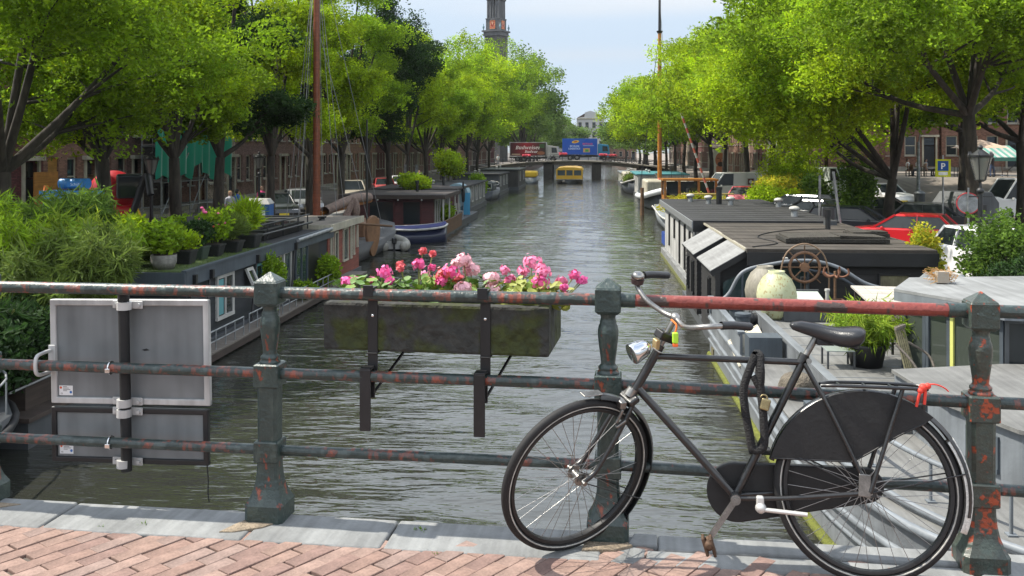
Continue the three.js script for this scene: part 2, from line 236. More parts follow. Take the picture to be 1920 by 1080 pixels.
const paintRail = pm(railTex, 1.15), paint = pm(paintTex, 1.3), paintRust = pm(paintRustTex, 2.2), primer = pm(primerTex, 1.4), paintDark = pm(paintTex, 1.9);
function sqLoft(prof, ch = 0.12) {                            // square section with small chamfers, profile of [y, half width]
  return HULL(prof.map(([y, h]) => { const c = h * ch; return [[-h + c, y, h], [h - c, y, h], [h, y, h - c], [h, y, -h + c], [h - c, y, -h], [-h + c, y, -h], [-h, y, -h + c], [-h, y, h - c]].reverse(); }));
}
function postGeo() {
  return [
    sqLoft([[0, 0.088], [0.075, 0.088], [0.083, 0.083], [0.105, 0.071], [0.14, 0.058], [0.18, 0.05], [0.225, 0.046], [0.262, 0.045]], 0.2),
    sqLoft([[0.258, 0.052], [0.262, 0.056], [0.345, 0.056], [0.351, 0.052]], 0.06),
    sqLoft([[0.35, 0.045], [0.48, 0.045], [0.6, 0.046]], 0.3),
    sqLoft([[0.592, 0.052], [0.597, 0.057], [0.69, 0.057], [0.696, 0.05]], 0.06),
    LATHE([[0, 0.69], [0.046, 0.69], [0.047, 0.698], [0.045, 0.706], [0.038, 0.71], [0.042, 0.716], [0.042, 0.724], [0.036, 0.73], [0.0305, 0.738], [0.033, 0.765], [0.0385, 0.805], [0.0435, 0.85], [0.0445, 0.875], [0.041, 0.897], [0.035, 0.91], [0.036, 0.917], [0.033, 0.923], [0.031, 0.935], [0.036, 0.95], [0.042, 0.96], [0, 0.962]], 0, 0, 0, 28),
    sqLoft([[0.952, 0.041], [0.96, 0.049], [0.966, 0.0545], [1.058, 0.0545], [1.063, 0.051], [1.066, 0.05], [1.103, 0.003]], 0.05),
  ];
}
const railing = thing('bridge_railing', 'dark green rust-spotted railing with baluster posts and three rows of pipe', 'railing', railAt, railTurn);
{
  const postXs = [-2.93, -1.516, 0.0, 1.48, 2.95, -4.37, -5.87, 4.45, 5.95], zOf = x => x > 0 ? 0.055 * x + (x > 1.6 ? 0.02 * (x - 1.6) : 0) : 0, pg = geo(postGeo());
  postXs.forEach((x, i) => { const o = shadow(new THREE.Mesh(pg, i === 3 ? paintRust : paintDark)); o.name = 'post'; o.position.set(x, i === 3 ? -0.015 : 0, zOf(x)); railing.add(o); if (i === 3 || i === 1) for (const dx of [-0.028, 0.028]) P(o, 'rivet', i === 3 ? paintRust : paintDark, SP(0.006, dx, 1.02, 0.0545, 1, 1, 0.5, 8)); });
  const xs = [-5.87, -4.37, -2.93, -1.516, 0, 1.48, 2.95, 4.45, 5.95];
  for (let i = 0; i < xs.length - 1; i++) for (const [y, r] of [[1.01, 0.0265], [0.647, 0.0245], [0.302, 0.023]]) {
    const red = y > 1 && xs[i] === 0, a = xs[i] + 0.05, b = xs[i + 1] - 0.05, n = 24, g = new THREE.CylinderGeometry(r, r, b - a, 20, n, true).rotateZ(Math.PI / 2), p = g.attributes.position;
    for (let k = 0; k < p.count; k++) { const q = vn(p.getX(k) * 9 + 40 + i * 13, p.getY(k) * 60 + 7 + y * 9, 999, 999, 3) - 0.5; p.setY(k, p.getY(k) + q * 0.0022); p.setZ(k, p.getZ(k) + q * 0.0022); } g.computeVertexNormals();
    mv(g, (a + b) / 2, y, (zOf(xs[i]) + zOf(xs[i + 1])) / 2, 0, -Math.atan2(zOf(xs[i + 1]) - zOf(xs[i]), b - a), 0); const rail = P(railing, 'rail', red ? primer : paintRail, g);
    if (red) for (const x of [a + 0.02, b - 0.03]) P(rail, 'sleeve', paintDark, C(r + 0.004, r + 0.004, 0.09, x, y, zOf(x), 20, 0, 0, Math.PI / 2));
  }
}
const onRail = (x, y, z) => V(x, y, z).applyAxisAngle(V(0, 1, 0), railTurn).add(V(...railAt)).toArray();

// ---------- the two sign plates seen from behind ----------
{
  const t = thing('road_sign', 'two grey sign plates seen from behind, white frame above black frame, strapped to railing', 'sign', onRail(-2.25, 0, -0.052), railTurn);
  const plate = M([0.27, 0.29, 0.30], { rough: 0.5, metal: 0, map: 'stain', s: 0.6 }), al = M([0.78, 0.78, 0.77], { rough: 0.45, metal: 0.1, map: 'stain', s: 0.8 });
  const pole = P(t, 'pole', K.rubber, C(0.0245, 0.0245, 0.80, 0.005, 0.555, 0, 20, 0, 0, 0.02));
  P(pole, 'cap', K.rubber, C(0.026, 0.027, 0.03, -0.003, 0.965, 0, 20));
  const frame = (w, h, m, b) => [RB(w, b, 0.026, 0.006, 0, h / 2 - b / 2, 0), RB(w, b, 0.026, 0.006, 0, -h / 2 + b / 2, 0), RB(b, h, 0.0262, 0.006, -w / 2 + b / 2, 0, 0), RB(b, h, 0.0262, 0.006, w / 2 - b / 2, 0, 0)];
  const sticker = textPanel(0.07, 0.046, (x, w, h) => { x.fillStyle = '#d9dadb'; x.fillRect(0, 0, w, h); x.fillStyle = '#d2562c'; x.beginPath(); x.arc(w * 0.12, h * 0.22, h * 0.13, 0, 7); x.fill(); x.fillStyle = '#2a63a8'; x.beginPath(); x.arc(w * 0.85, h * 0.68, h * 0.14, 0, 7); x.fill(); x.fillStyle = '#333'; x.font = `bold ${h * 0.2 | 0}px sans-serif`; x.fillText('CE', w * 0.1, h * 0.9); for (let k = 0; k < 4; k++) x.fillRect(w * 0.28, h * (0.1 + k * 0.14), w * (0.3 + 0.12 * (k % 3)), h * 0.05); });
  for (const [name, cy, w, h, fm, b, lab] of [['sign_plate', 0.70, 0.80, 0.495, al, 0.03, 'white framed plate'], ['sign_plate', 0.305, 0.79, 0.262, K.black, 0.026, 'black framed plate']]) {
    const pl = P(t, name, plate, B(w - 0.02, h - 0.02, 0.004, 0, 0, 0)); pl.position.set(0.0, cy, -0.052); pl.rotation.z = 0.018; pl.userData.label = lab;
    P(pl, 'frame', fm, frame(w, h, fm, b));
    const s = PK(pl, 'sticker', sticker, new THREE.PlaneGeometry(0.07, 0.046)); s.position.set(-w / 2 + 0.072, -h / 2 + 0.06, 0.0035);
    P(pl, 'scuff', K.black, EX([[0.06, 0.02], [0.085, 0.026], [0.1, 0.018], [0.075, 0.014]].map(p => [p[0], p[1] * (h > 0.4 ? 1 : 0)]), 0.0006).translate(0, -0.01, 0.0024));
  }
  const clamp = y => [RB(0.15, 0.036, 0.007, 0.003, 0, y, -0.031), C(0.0335, 0.0335, 0.036, 0, y, 0, 20), ...[-0.058, 0.058].map(x => C(0.009, 0.009, 0.012, x, y, -0.022, 8, Math.PI / 2))];
  for (const y of [0.925, 0.472, 0.425, 0.19]) P(t, 'clamp', al, clamp(y));
  P(t, 'rail_clip', al, RB(0.035, 0.13, 0.006, 0.003, -0.385, 0.66, -0.03), TUBE([[-0.388, 0.70, -0.02], [-0.388, 0.70, 0.03], [-0.388, 0.69, 0.08], [-0.388, 0.645, 0.088], [-0.388, 0.61, 0.075], [-0.388, 0.6, -0.02]], 0.009, 8, 24));
  for (const y of [0.647, 0.302]) P(t, 'hose_clamp', K.chrome, mv(new THREE.TorusGeometry(0.0285, 0.004, 8, 20), -0.035, y, 0.052, 0, Math.PI / 2, 0), RB(0.024, 0.02, 0.02, 0.003, -0.03, y - 0.006, 0.084));
  P(t, 'cord', K.rubber, TUBE([[0.385, 0.18, -0.05], [0.393, 0.12, -0.045], [0.39, 0.05, -0.05], [0.395, 0.01, -0.05]], 0.003, 5));
}

// ---------- planter box and geraniums ----------
const planterAt = onRail(-0.77, 0, -0.0), planterTurn = railTurn - 0.035;
{
  const t = thing('planter_box', 'dark mossy stone planter box hung on the railing by black straps', 'planter', planterAt, planterTurn);
  const mossT = tex(512, 256, (u, v) => { const n = fbm(u, v, 8, 4, 5, 91), f = fbm(u, v, 40, 20, 3, 92); let c = mix3([0.15, 0.155, 0.15], [0.25, 0.25, 0.235], f); return mix3(c, mix3([0.15, 0.17, 0.07], [0.25, 0.28, 0.10], f), sm(0.46, 0.64, n) * 0.9); });
  const stone = new THREE.MeshStandardMaterial({ roughness: 0.85, map: at(mossT, 0.9, 1.8), bumpMap: at(TX.rough, 1.6), bumpScale: 0.03 });
  const cz = -0.25;
  const rim = [[-0.5, -0.2], [0.5, -0.2], [0.5, 0.2], [-0.5, 0.2]], inn = [[-0.46, -0.16], [-0.46, 0.16], [0.46, 0.16], [0.46, -0.16]];
  P(t, 'box', stone, EX(rim, 0.19, { bevel: 0.014, holes: [inn] }).rotateX(-Math.PI / 2).translate(0, 0.762, cz), B(0.95, 0.03, 0.35, 0, 0.775, cz));
  P(t, 'soil', M([0.04, 0.03, 0.022], { rough: 1, bump: 'rough', bs: 6, bh: 0.02 }), B(0.93, 0.02, 0.33, 0, 0.925, cz));
  for (const x of [-0.283, 0.232]) {
    const s = P(t, 'strap', K.black, RB(0.046, 0.36, 0.008, 0.003, x, 0.83, -0.0335), RB(0.046, 0.05, 0.008, 0.003, x, 1.03, 0.034), TUBE([[x, 1.03, -0.034], [x, 1.045, -0.022], [x, 1.048, 0], [x, 1.045, 0.022], [x, 1.01, 0.034]], 0.0045, 4), B(0.046, 0.006, 0.062, x, 1.0405, 0), RB(0.046, 0.006, 0.42, 0.002, x, 0.742, -0.23));
    P(s, 'screw', K.chrome, SP(0.007, x, 0.91, -0.029, 1, 1, 0.5, 10));
    P(t, 'lower_strap', K.black, RB(0.05, 0.27, 0.01, 0.003, x - 0.014, 0.545, 0.03), RB(0.05, 0.01, 0.068, 0.003, x - 0.014, 0.682, 0), RB(0.05, 0.14, 0.01, 0.003, x - 0.014, 0.612, -0.031), RB(0.012, 0.25, 0.05, 0.002, x - 0.034, 0.545, 0.006));
    P(t, 'brace', K.black, BAR([x, 0.56, -0.04], [x + 0.09, 0.74, -0.38], 0.007));
  }
}
{
  const pinks = [[0.78, 0.13, 0.36], [0.80, 0.24, 0.42], [0.82, 0.50, 0.55], [0.72, 0.14, 0.16], [0.85, 0.16, 0.44]].map(c => M(c, { rough: 0.7, transmission: 0.25, thickness: 0, side: THREE.DoubleSide }));
  const lm = [[0.11, 0.23, 0.03], [0.18, 0.30, 0.03], [0.30, 0.33, 0.05]].map(c => M(c, { rough: 0.7, transmission: 0.3, thickness: 0, side: THREE.DoubleSide }));
  const stemM = M([0.16, 0.18, 0.05], { rough: 0.8 });
  const leafG = (s, r) => { const g = new THREE.CircleGeometry(s, 9); const p = g.attributes.position; for (let i = 0; i < p.count; i++) { const x = p.getX(i), y = p.getY(i), q = Math.hypot(x, y) / s; p.setZ(i, s * (0.3 * q * q + 0.12 * Math.sin(i * 2.4) * q)); } g.computeVertexNormals(); return g; };
  // [x along planter, height of flower, pink, size, kind] : loose = airy ivy geranium, ball = full head
  const plants = [
    ['magenta geranium blooming at the planter end beside the strap', [[-0.455, 1.035, 4, 0.035, 0], [-0.27, 1.09, 4, 0.04, 0], [-0.36, 1.03, 0, 0.03, 0]], -0.36, 0],
    ['coral pink geranium with tall thin stems, second in the planter', [[-0.11, 1.125, 0, 0.032, 0], [-0.13, 1.17, 3, 0.015, 0], [-0.22, 1.11, 3, 0.02, 0], [-0.12, 1.05, 1, 0.028, 0]], -0.15, 0],
    ['red-pink geranium with loose petals in the middle of the planter', [[0.01, 1.075, 3, 0.055, 0], [-0.03, 1.03, 3, 0.03, 0], [0.05, 1.1, 0, 0.045, 0]], 0.0, 1],
    ['pale pink geranium with full round flower heads in the planter', [[0.075, 1.135, 2, 0.043, 1], [0.1, 1.085, 2, 0.046, 1], [0.095, 1.015, 2, 0.05, 1], [0.2, 1.04, 2, 0.05, 1], [0.225, 1.0, 2, 0.045, 1]], 0.13, 0],
    ['bright pink geranium with a spreading cluster above yellow-green leaves', [[0.40, 1.13, 1, 0.06, 0], [0.35, 1.08, 1, 0.035, 0], [0.27, 1.09, 1, 0.025, 0], [0.47, 1.1, 1, 0.04, 0], [0.46, 1.06, 0, 0.045, 0]], 0.38, 2],
    ['small pink geranium leaning out at the mossy end of the planter', [[0.6, 1.085, 0, 0.03, 0], [0.64, 1.06, 4, 0.02, 0], [0.54, 1.05, 1, 0.03, 0]], 0.5, 2],
  ];
  plants.forEach(([label, heads, cx, lt], pi) => {
    const r = rng(400 + pi), base = V(Math.min(cx, 0.44), 0.935, -0.24 + rr(-0.06, 0.06, r)), wp = base.clone().applyAxisAngle(V(0, 1, 0), planterTurn).add(V(...planterAt));
    const t = thing('geranium', label, 'flower', wp.toArray(), planterTurn, 'geraniums in the planter box');
    const leaves = [[], [], []], stems = [];
    for (const [hx, hy, pk, sz0, ball] of [...heads, ...heads.slice(0, 3).map((q, i) => [q[0] + rr(-0.07, 0.07, r), q[1] - rr(0.0, 0.06, r), q[2], q[3] * 0.5, 0])]) { const sz = sz0 * 0.86;
      const h = V(hx - Math.min(cx, 0.44), hy - 0.935, rr(-0.1, 0.1, r)); stems.push(TUBE([[h.x * 0.3, 0, h.z * 0.2], [h.x * 0.7, h.y * 0.5, h.z * 0.6], [h.x, h.y - sz * 0.3, h.z]], 0.0028, 5, 8));
      const gs = [], n = ball ? 95 : Math.round(30 + sz * 500);
      for (let i = 0; i < n; i++) { const d = V(rr(-1, 1, r), rr(-0.6, 1, r), rr(-1, 1, r)).normalize(), k = sz * (ball ? rr(0.75, 1, r) : rr(0.3, 1.15, r)); const g = new THREE.CircleGeometry(ball ? 0.013 : 0.0115, 6); g.scale(0.75, 1, 1); g.translate(0, 0.008, 0); const p = g.attributes.position; for (let q = 0; q < p.count; q++) p.setZ(q, (p.getY(q) - 0.006) ** 2 * 14); g.applyQuaternion(new THREE.Quaternion().setFromUnitVectors(V(0, 0, 1), d)); g.applyMatrix4(new THREE.Matrix4().makeRotationAxis(d, r() * 6.3)); gs.push(g.translate(h.x + d.x * k, h.y + d.y * k * 0.8, h.z + d.z * k)); }
      P(t, 'flower_head', pinks[pk], gs);
    }
    for (let i = 0; i < 95; i++) { const a = r() * 6.28, q = Math.sqrt(r()) * (0.13), y = rr(0.0, 0.12, r) * (1.2 - q * 3), x = Math.cos(a) * q * 1.25, z = Math.sin(a) * q; const g = mv(leafG(rr(0.014, 0.028, r)), x, y, z, -1.57 + rr(-0.9, 0.9, r), rr(-0.7, 0.7, r), r() * 6); leaves[Math.min(2, Math.max(0, lt + (r() < 0.3 ? 1 : 0) - (r() < 0.2 ? 1 : 0)))].push(g); if (i % 5 === 0) stems.push(BAR([x * 0.3, 0, z * 0.3], [x, y, z], 0.002, 4)); }
    leaves.forEach((l, i) => l.length && P(t, 'leaves', lm[i], l)); P(t, 'stems', stemM, stems);
  });
}

// ---------- the bicycle ----------
{
  const A = V(1.075, DECK - 0.006, -3.66), Fp = V(-0.095, DECK - 0.006, -3.79), dir = Fp.clone().sub(A).normalize(), lean = 7 * Math.PI / 180;
  const bike = thing('bicycle', 'old black roadster bicycle with skirt guard and chain case leaning on the railing', 'bicycle', A.toArray());
  const side = V(0, 1, 0).cross(dir).normalize();              // u forwards, v up, w towards the left-hand side (viewer)
  const up = V(0, Math.cos(lean), 0).addScaledVector(side, (side.z > 0 ? -1 : 1) * Math.sin(lean)); const w = dir.clone().cross(up).normalize();
  bike.quaternion.setFromRotationMatrix(new THREE.Matrix4().makeBasis(dir, up, w));
  bike.scale.setScalar(0.98);
  const near = w.z > 0 ? 1 : -1;                               // sign of local z that faces the viewer
  const bk = M([0.016, 0.016, 0.017], { rough: 0.32, map: 'stain', s: 2, clearcoat: 0.5, clearcoatRoughness: 0.3, bump: 'rough', bs: 12, bh: 0.001 });
  const bkM = M([0.02, 0.02, 0.021], { rough: 0.5, map: 'blotch', s: 3 }), dull = M([0.42, 0.41, 0.39], { rough: 0.38, metal: 0.9, map: 'blotch', s: 6 }), rusty = M([0.13, 0.075, 0.045], { rough: 0.7, metal: 0.4, map: 'blotch', s: 8 });
  const leather = M([0.02, 0.021, 0.024], { rough: 0.28, bump: 'fine', bs: 20, bh: 0.0006 }), vinyl = M([0.012, 0.012, 0.013], { rough: 0.6, map: 'stain', s: 3, bump: 'rough', bs: 5, bh: 0.0012 });
  const sidewall = M([0.55, 0.54, 0.5], { rough: 0.8, map: 'blotch', s: 6 });
  const z = v => v * near;
  // wheels
  function wheel(parent, r, name) {
    const g = new THREE.Group(); g.name = name; parent.add(g);
    const ty = P(g, 'tyre', K.rubber, new THREE.TorusGeometry(r - 0.02, 0.02, 12, 64));
    P(ty, 'reflective_band', sidewall, new THREE.TorusGeometry(r - 0.026, 0.0035, 6, 64).translate(0, 0, 0.0172), new THREE.TorusGeometry(r - 0.026, 0.0035, 6, 64).translate(0, 0, -0.0172));
    P(g, 'rim', bkM, LATHE([[r - 0.052, -0.013], [r - 0.04, -0.016], [r - 0.034, -0.013], [r - 0.044, 0], [r - 0.034, 0.013], [r - 0.04, 0.016], [r - 0.052, 0.013], [r - 0.056, 0], [r - 0.052, -0.013]], 0, 0, 0, 64).rotateX(Math.PI / 2));
    P(g, 'hub', dull, C(0.017, 0.017, 0.075, 0, 0, 0, 16, Math.PI / 2), C(0.028, 0.028, 0.004, 0, 0, 0.03, 20, Math.PI / 2), C(0.028, 0.028, 0.004, 0, 0, -0.03, 20, Math.PI / 2), C(0.007, 0.007, 0.13, 0, 0, 0, 10, Math.PI / 2), C(0.011, 0.011, 0.01, 0, 0, 0.062, 6, Math.PI / 2), C(0.011, 0.011, 0.01, 0, 0, -0.062, 6, Math.PI / 2));
    for (let i = 0; i < 36; i++) { const f = i % 2 ? 1 : -1, a = i / 36 * 6.2832, ha = a + ((i >> 1) % 2 ? 1.15 : -1.15); P(g, 'spoke', K.steel, BAR([Math.cos(ha) * 0.025, Math.sin(ha) * 0.025, 0.03 * f], [Math.cos(a) * (r - 0.052), Math.sin(a) * (r - 0.052), 0.004 * f], 0.0013, 5)); }
    return g;
  }
  const rw = wheel(bike, 0.357, 'rear_wheel'); rw.position.set(0.0, 0.357, 0);
  // steering assembly turns about the head tube
  const s0 = V(0.925, 0.672, 0), s1 = V(0.80, 0.89, 0), axis = s1.clone().sub(s0).normalize();
  const steer = -near * 0.76;
  const turn = o => { const m = new THREE.Matrix4().makeTranslation(s0.x, s0.y, s0.z).multiply(new THREE.Matrix4().makeRotationAxis(axis, steer)).multiply(new THREE.Matrix4().makeTranslation(-s0.x, -s0.y, -s0.z)); o.applyMatrix4(m); return o; };
  const hubF = V(1.155, 0.347, 0);
  const fw = wheel(bike, 0.347, 'front_wheel'); fw.position.copy(hubF); turn(fw);
  const crown = [0.935, 0.655];
  const fork = P(bike, 'fork', bk, ...[-1, 1].map(k => TUBE([[crown[0] - 0.005, crown[1] + 0.01, k * 0.03], [0.985, 0.57, k * 0.043], [1.06, 0.44, k * 0.048], [1.105, 0.375, k * 0.049], [1.155, 0.347, k * 0.049]], 0.0105, 8, 20)), RB(0.05, 0.03, 0.09, 0.01, crown[0], crown[1] + 0.01, 0, 0, 0, -0.5)); turn(fork);
  P(fork, 'crown_cover', dull, C(0.021, 0.024, 0.035, 0.93, 0.69, 0, 16, 0, 0, 0.52));
  const fenderArc = (cx, cy, r, a0, a1, n, width, m, name, parent, dp = 0.016) => { const rings = []; for (let i = 0; i <= n; i++) { const a = a0 + (a1 - a0) * i / n, ring = []; for (let k = 0; k <= 6; k++) { const q = (k / 6 - 0.5) * 2, rr2 = r - q * q * q * q * dp; ring.push([cx + Math.cos(a) * rr2, cy + Math.sin(a) * rr2, q * width]); } for (let k = 6; k >= 0; k--) { const q = (k / 6 - 0.5) * 2, rr2 = r - 0.002 - q * q * q * q * dp; ring.push([cx + Math.cos(a) * rr2, cy + Math.sin(a) * rr2, q * (width - 0.001)]); } rings.push(ring); } return P(parent, name, m, smooth(HULL(rings))); };
  const ff = fenderArc(hubF.x, hubF.y, 0.372, 1.75, 3.95, 30, 0.026, bk, 'front_mudguard', bike); turn(ff);
  P(ff, 'tip', dull, RB(0.09, 0.006, 0.04, 0.003, hubF.x - 0.03, hubF.y + 0.371, 0, 0, 0, 0.06));
  P(ff, 'stay', bk, ...[-1, 1].map(k => BAR([hubF.x, hubF.y, k * 0.055], [hubF.x - 0.325, hubF.y - 0.17, k * 0.03], 0.0028, 6)));
  P(ff, 'mud_flap', K.rubber, EX([[-0.026, 0], [0.026, 0], [0.03, -0.13], [-0.03, -0.13]], 0.004).rotateY(Math.PI / 2).translate(hubF.x - 0.268, hubF.y - 0.24, 0).rotateZ(0));
  const br = P(bike, 'front_brake', dull, RB(0.03, 0.035, 0.05, 0.006, 0.99, 0.66, z(0.02)), RB(0.012, 0.06, 0.012, 0.004, 1.01, 0.62, z(0.05), 0, 0, 0.4), RB(0.05, 0.013, 0.018, 0.005, 1.0, 0.585, z(0.05), 0, 0, -0.5)); turn(br);
  // frame
  const frame = P(bike, 'frame', bk, BAR([0.925, 0.67, 0], [0.805, 0.885, 0], 0.0185, 16), BAR([0.832, 0.838, 0], [0.245, 0.838, 0], 0.0135, 14), BAR([0.905, 0.71, 0], [0.507, 0.296, 0], 0.0165, 16), BAR([0.507, 0.296, 0], [0.225, 0.865, 0], 0.0155, 16), C(0.023, 0.023, 0.075, 0.507, 0.296, 0, 16, Math.PI / 2),
    ...[-1, 1].flatMap(k => [TUBE([[0.49, 0.296, k * 0.03], [0.3, 0.315, k * 0.05], [0.0, 0.357, k * 0.062]], 0.0095, 8), TUBE([[0.232, 0.835, k * 0.018], [0.16, 0.7, k * 0.045], [0.0, 0.36, k * 0.062]], 0.0085, 8), RB(0.05, 0.035, 0.006, 0.003, 0.0, 0.357, k * 0.062)]), C(0.02, 0.02, 0.04, 0.236, 0.852, 0, 14, 0, 0, 0.46));
  P(frame, 'seat_lug', dull, C(0.011, 0.011, 0.05, 0.215, 0.845, 0, 10, Math.PI / 2));
  P(bike, 'hub_plate', dull, RB(0.045, 0.085, 0.006, 0.004, 0.02, 0.385, z(0.07), 0, 0, 0.05)); 
  // saddle and post
  P(bike, 'seat_post', dull, BAR([0.228, 0.86, 0], [0.17, 0.965, 0], 0.0128, 14));
  { const rings = [], prof = [[0.285, 0.022, 0.99, 0.01], [0.275, 0.03, 0.999, 0.03], [0.24, 0.034, 1.004, 0.046], [0.19, 0.038, 0.998, 0.055], [0.14, 0.055, 0.988, 0.062], [0.10, 0.08, 0.984, 0.07], [0.06, 0.1, 0.987, 0.075], [0.03, 0.104, 0.99, 0.072], [0.01, 0.09, 0.987, 0.05], [0.002, 0.06, 0.98, 0.02]];
    for (const [u, hw, top, dp] of prof) { const ring = []; for (let k = 0; k < 16; k++) { const a = k / 16 * 6.2832, c = Math.cos(a), s = Math.sin(a); ring.push([u, top - dp * 0.5 + (s > 0 ? s * dp * 0.5 : s * dp * (0.5 + 0.35 * Math.abs(c))), hw * Math.sign(c) * Math.pow(Math.abs(c), 0.7)]); } rings.push(ring); }
    const sd = P(bike, 'saddle', leather, smooth(HULL(rings))); P(sd, 'clamp', K.black, RB(0.07, 0.03, 0.05, 0.006, 0.15, 0.925, 0), ...[-1, 1].flatMap(k => [BAR([0.25, 0.965, k * 0.02], [0.05, 0.92, k * 0.035], 0.004), C(0.016, 0.016, 0.05, 0.045, 0.93, k * 0.05, 12)])); }
  // handlebar on its quill, with grips, bell and lamp
  const hb = (...pts) => TUBE(pts, 0.0111, 10, 40);
  const clampP = [0.748, 1.0, 0];
  const bars = P(bike, 'handlebar', dull, BAR([0.815, 0.87, 0], clampP, 0.0125, 14), SP(0.021, clampP[0], clampP[1], 0, 1, 1, 1.3), ...[-1, 1].map(k => hb([0.748, 1.0, 0], [0.765, 1.0, k * 0.07], [0.80, 1.03, k * 0.15], [0.795, 1.068, k * 0.23], [0.74, 1.082, k * 0.268], [0.66, 1.075, k * 0.275]))); turn(bars);
  for (const k of [-1, 1]) P(bars, 'grip', leather, TUBE([[0.735, 1.083, k * 0.268], [0.69, 1.08, k * 0.272], [0.60, 1.064, k * 0.278]], 0.0165, 12, 10), SP(0.0165, 0.6, 1.064, k * 0.278));
  P(bars, 'bell', M([0.45, 0.43, 0.4], { rough: 0.2, metal: 1, map: 'blotch', s: 8 }), SP(0.029, 0.80, 1.105, z(-0.22), 1, 0.75, 1, 18)); P(bars, 'bell_base', M([0.05, 0.03, 0.03], { rough: 0.5 }), C(0.03, 0.026, 0.022, 0.80, 1.083, z(-0.22), 18));
  P(bars, 'lamp_bracket', K.black, RB(0.10, 0.035, 0.05, 0.006, 0.79, 0.925, z(0.01), 0, 0, 0.45));
  const brass = M([0.5, 0.38, 0.2], { rough: 0.5, metal: 0.7 });
  P(bars, 'bar_clip', brass, RB(0.02, 0.045, 0.03, 0.004, 0.84, 0.90, z(0.012)));
  { const prof = [[0, 0.0], [0.018, 0.003], [0.032, 0.018], [0.039, 0.04], [0.042, 0.065], [0.044, 0.075], [0.044, 0.088], [0.04, 0.09], [0, 0.092]]; const lg = LATHE(prof, 0, 0, 0, 28).rotateZ(-Math.PI / 2 - 0.35).translate(0.865, 0.895, 0); const lamp = P(bars, 'headlamp', K.chrome, lg); P(lamp, 'wire', K.white, TUBE([[0.86, 0.89, z(0.02)], [0.83, 0.87, z(0.03)], [0.81, 0.86, z(0.02)]], 0.003, 5)); }
  const tag = thing('cord_light', 'small yellow-green and orange light dangling from the bicycle handlebar', 'light', V(0.745, 0.92, z(0.05)).applyMatrix4(bike.matrix.compose(bike.position, bike.quaternion, bike.scale)).toArray());
  P(tag, 'body', M([0.45, 0.75, 0.05], { rough: 0.4 }), RB(0.024, 0.045, 0.02, 0.006, 0, 0, 0)); P(tag, 'tip', M([0.9, 0.16, 0.03], { rough: 0.4 }), RB(0.022, 0.014, 0.019, 0.004, 0, -0.029, 0)); P(tag, 'cord', M([0.8, 0.2, 0.03], { rough: 0.6 }), TUBE([[0, 0.02, 0], [0.005, 0.05, 0], [-0.015, 0.07, -0.02]], 0.004, 5));
  // chain case, crank, pedal
  const cc = []; for (let i = 0; i <= 16; i++) { const a = Math.PI * 0.5 - 0.1 + (Math.PI + 0.15) * i / 16 - Math.PI / 2 - Math.PI / 2 + Math.PI * 0.0; } 
  const ccPts = []; for (let i = 0; i <= 18; i++) { const a = -1.75 + 3.45 * i / 18; ccPts.push([0.50 + Math.cos(a) * 0.112, 0.302 + Math.sin(a) * 0.112]); } for (let i = 0; i <= 10; i++) { const a = 1.75 + 2.75 * i / 10; ccPts.push([-0.005 + Math.cos(a) * 0.062, 0.362 + Math.sin(a) * 0.062]); }
  P(bike, 'chain_case', vinyl, EX(ccPts, 0.03, { bevel: 0.006 }).translate(0, 0, near > 0 ? -0.075 : 0.045));
  const crankM = dull;
  const ck = P(bike, 'crank', crankM, BEAM([0.507, 0.296, z(0.055)], [0.612, 0.14, z(0.068)], 0.012, 0.022), C(0.02, 0.02, 0.03, 0.507, 0.296, z(0.052), 14, Math.PI / 2), C(0.011, 0.011, 0.012, 0.507, 0.296, z(0.07), 10, Math.PI / 2));
  P(ck, 'pedal', rusty, C(0.008, 0.008, 0.10, 0.613, 0.138, z(0.115), 8, Math.PI / 2), SP(0.019, 0.613, 0.138, z(0.09), 1, 1.1, 1), SP(0.019, 0.613, 0.138, z(0.145), 1, 1.1, 1), RB(0.012, 0.07, 0.07, 0.004, 0.627, 0.13, z(0.117), 0, 0, -0.3), RB(0.012, 0.07, 0.07, 0.004, 0.598, 0.13, z(0.117), 0, 0, -0.3));
  const ck2 = P(bike, 'crank', crankM, BEAM([0.507, 0.296, z(-0.085)], [0.402, 0.452, z(-0.095)], 0.012, 0.022));
  P(ck2, 'pedal', K.rubber, RB(0.09, 0.022, 0.08, 0.006, 0.4, 0.455, z(-0.145)));
  P(bike, 'kickstand', M([0.6, 0.6, 0.58], { rough: 0.45, metal: 0.5 }), SP(0.022, 0.41, 0.27, z(0.05)), BAR([0.40, 0.265, z(0.055)], [0.235, 0.262, z(0.075)], 0.0085, 10), RB(0.03, 0.05, 0.03, 0.008, 0.412, 0.29, z(0.045)));
  // rear mudguard, skirt guard, carrier
  const rm = fenderArc(0.0, 0.357, 0.385, 0.25, 3.35, 40, 0.028, bk, 'rear_mudguard', bike);
  fenderArc(0.0, 0.357, 0.3875, 2.55, 3.52, 16, 0.0285, M([0.76, 0.75, 0.70], { rough: 0.6, map: 'speck', s: 4 }), 'white_tail', rm, 0.03);
  P(rm, 'stay', bk, ...[-1, 1].map(k => BAR([0, 0.357, k * 0.07], [-0.365, 0.445, k * 0.03], 0.003, 6)), ...[-1, 1].map(k => BAR([0, 0.357, k * 0.07], [0.33, 0.5, k * 0.03], 0.003, 6)));
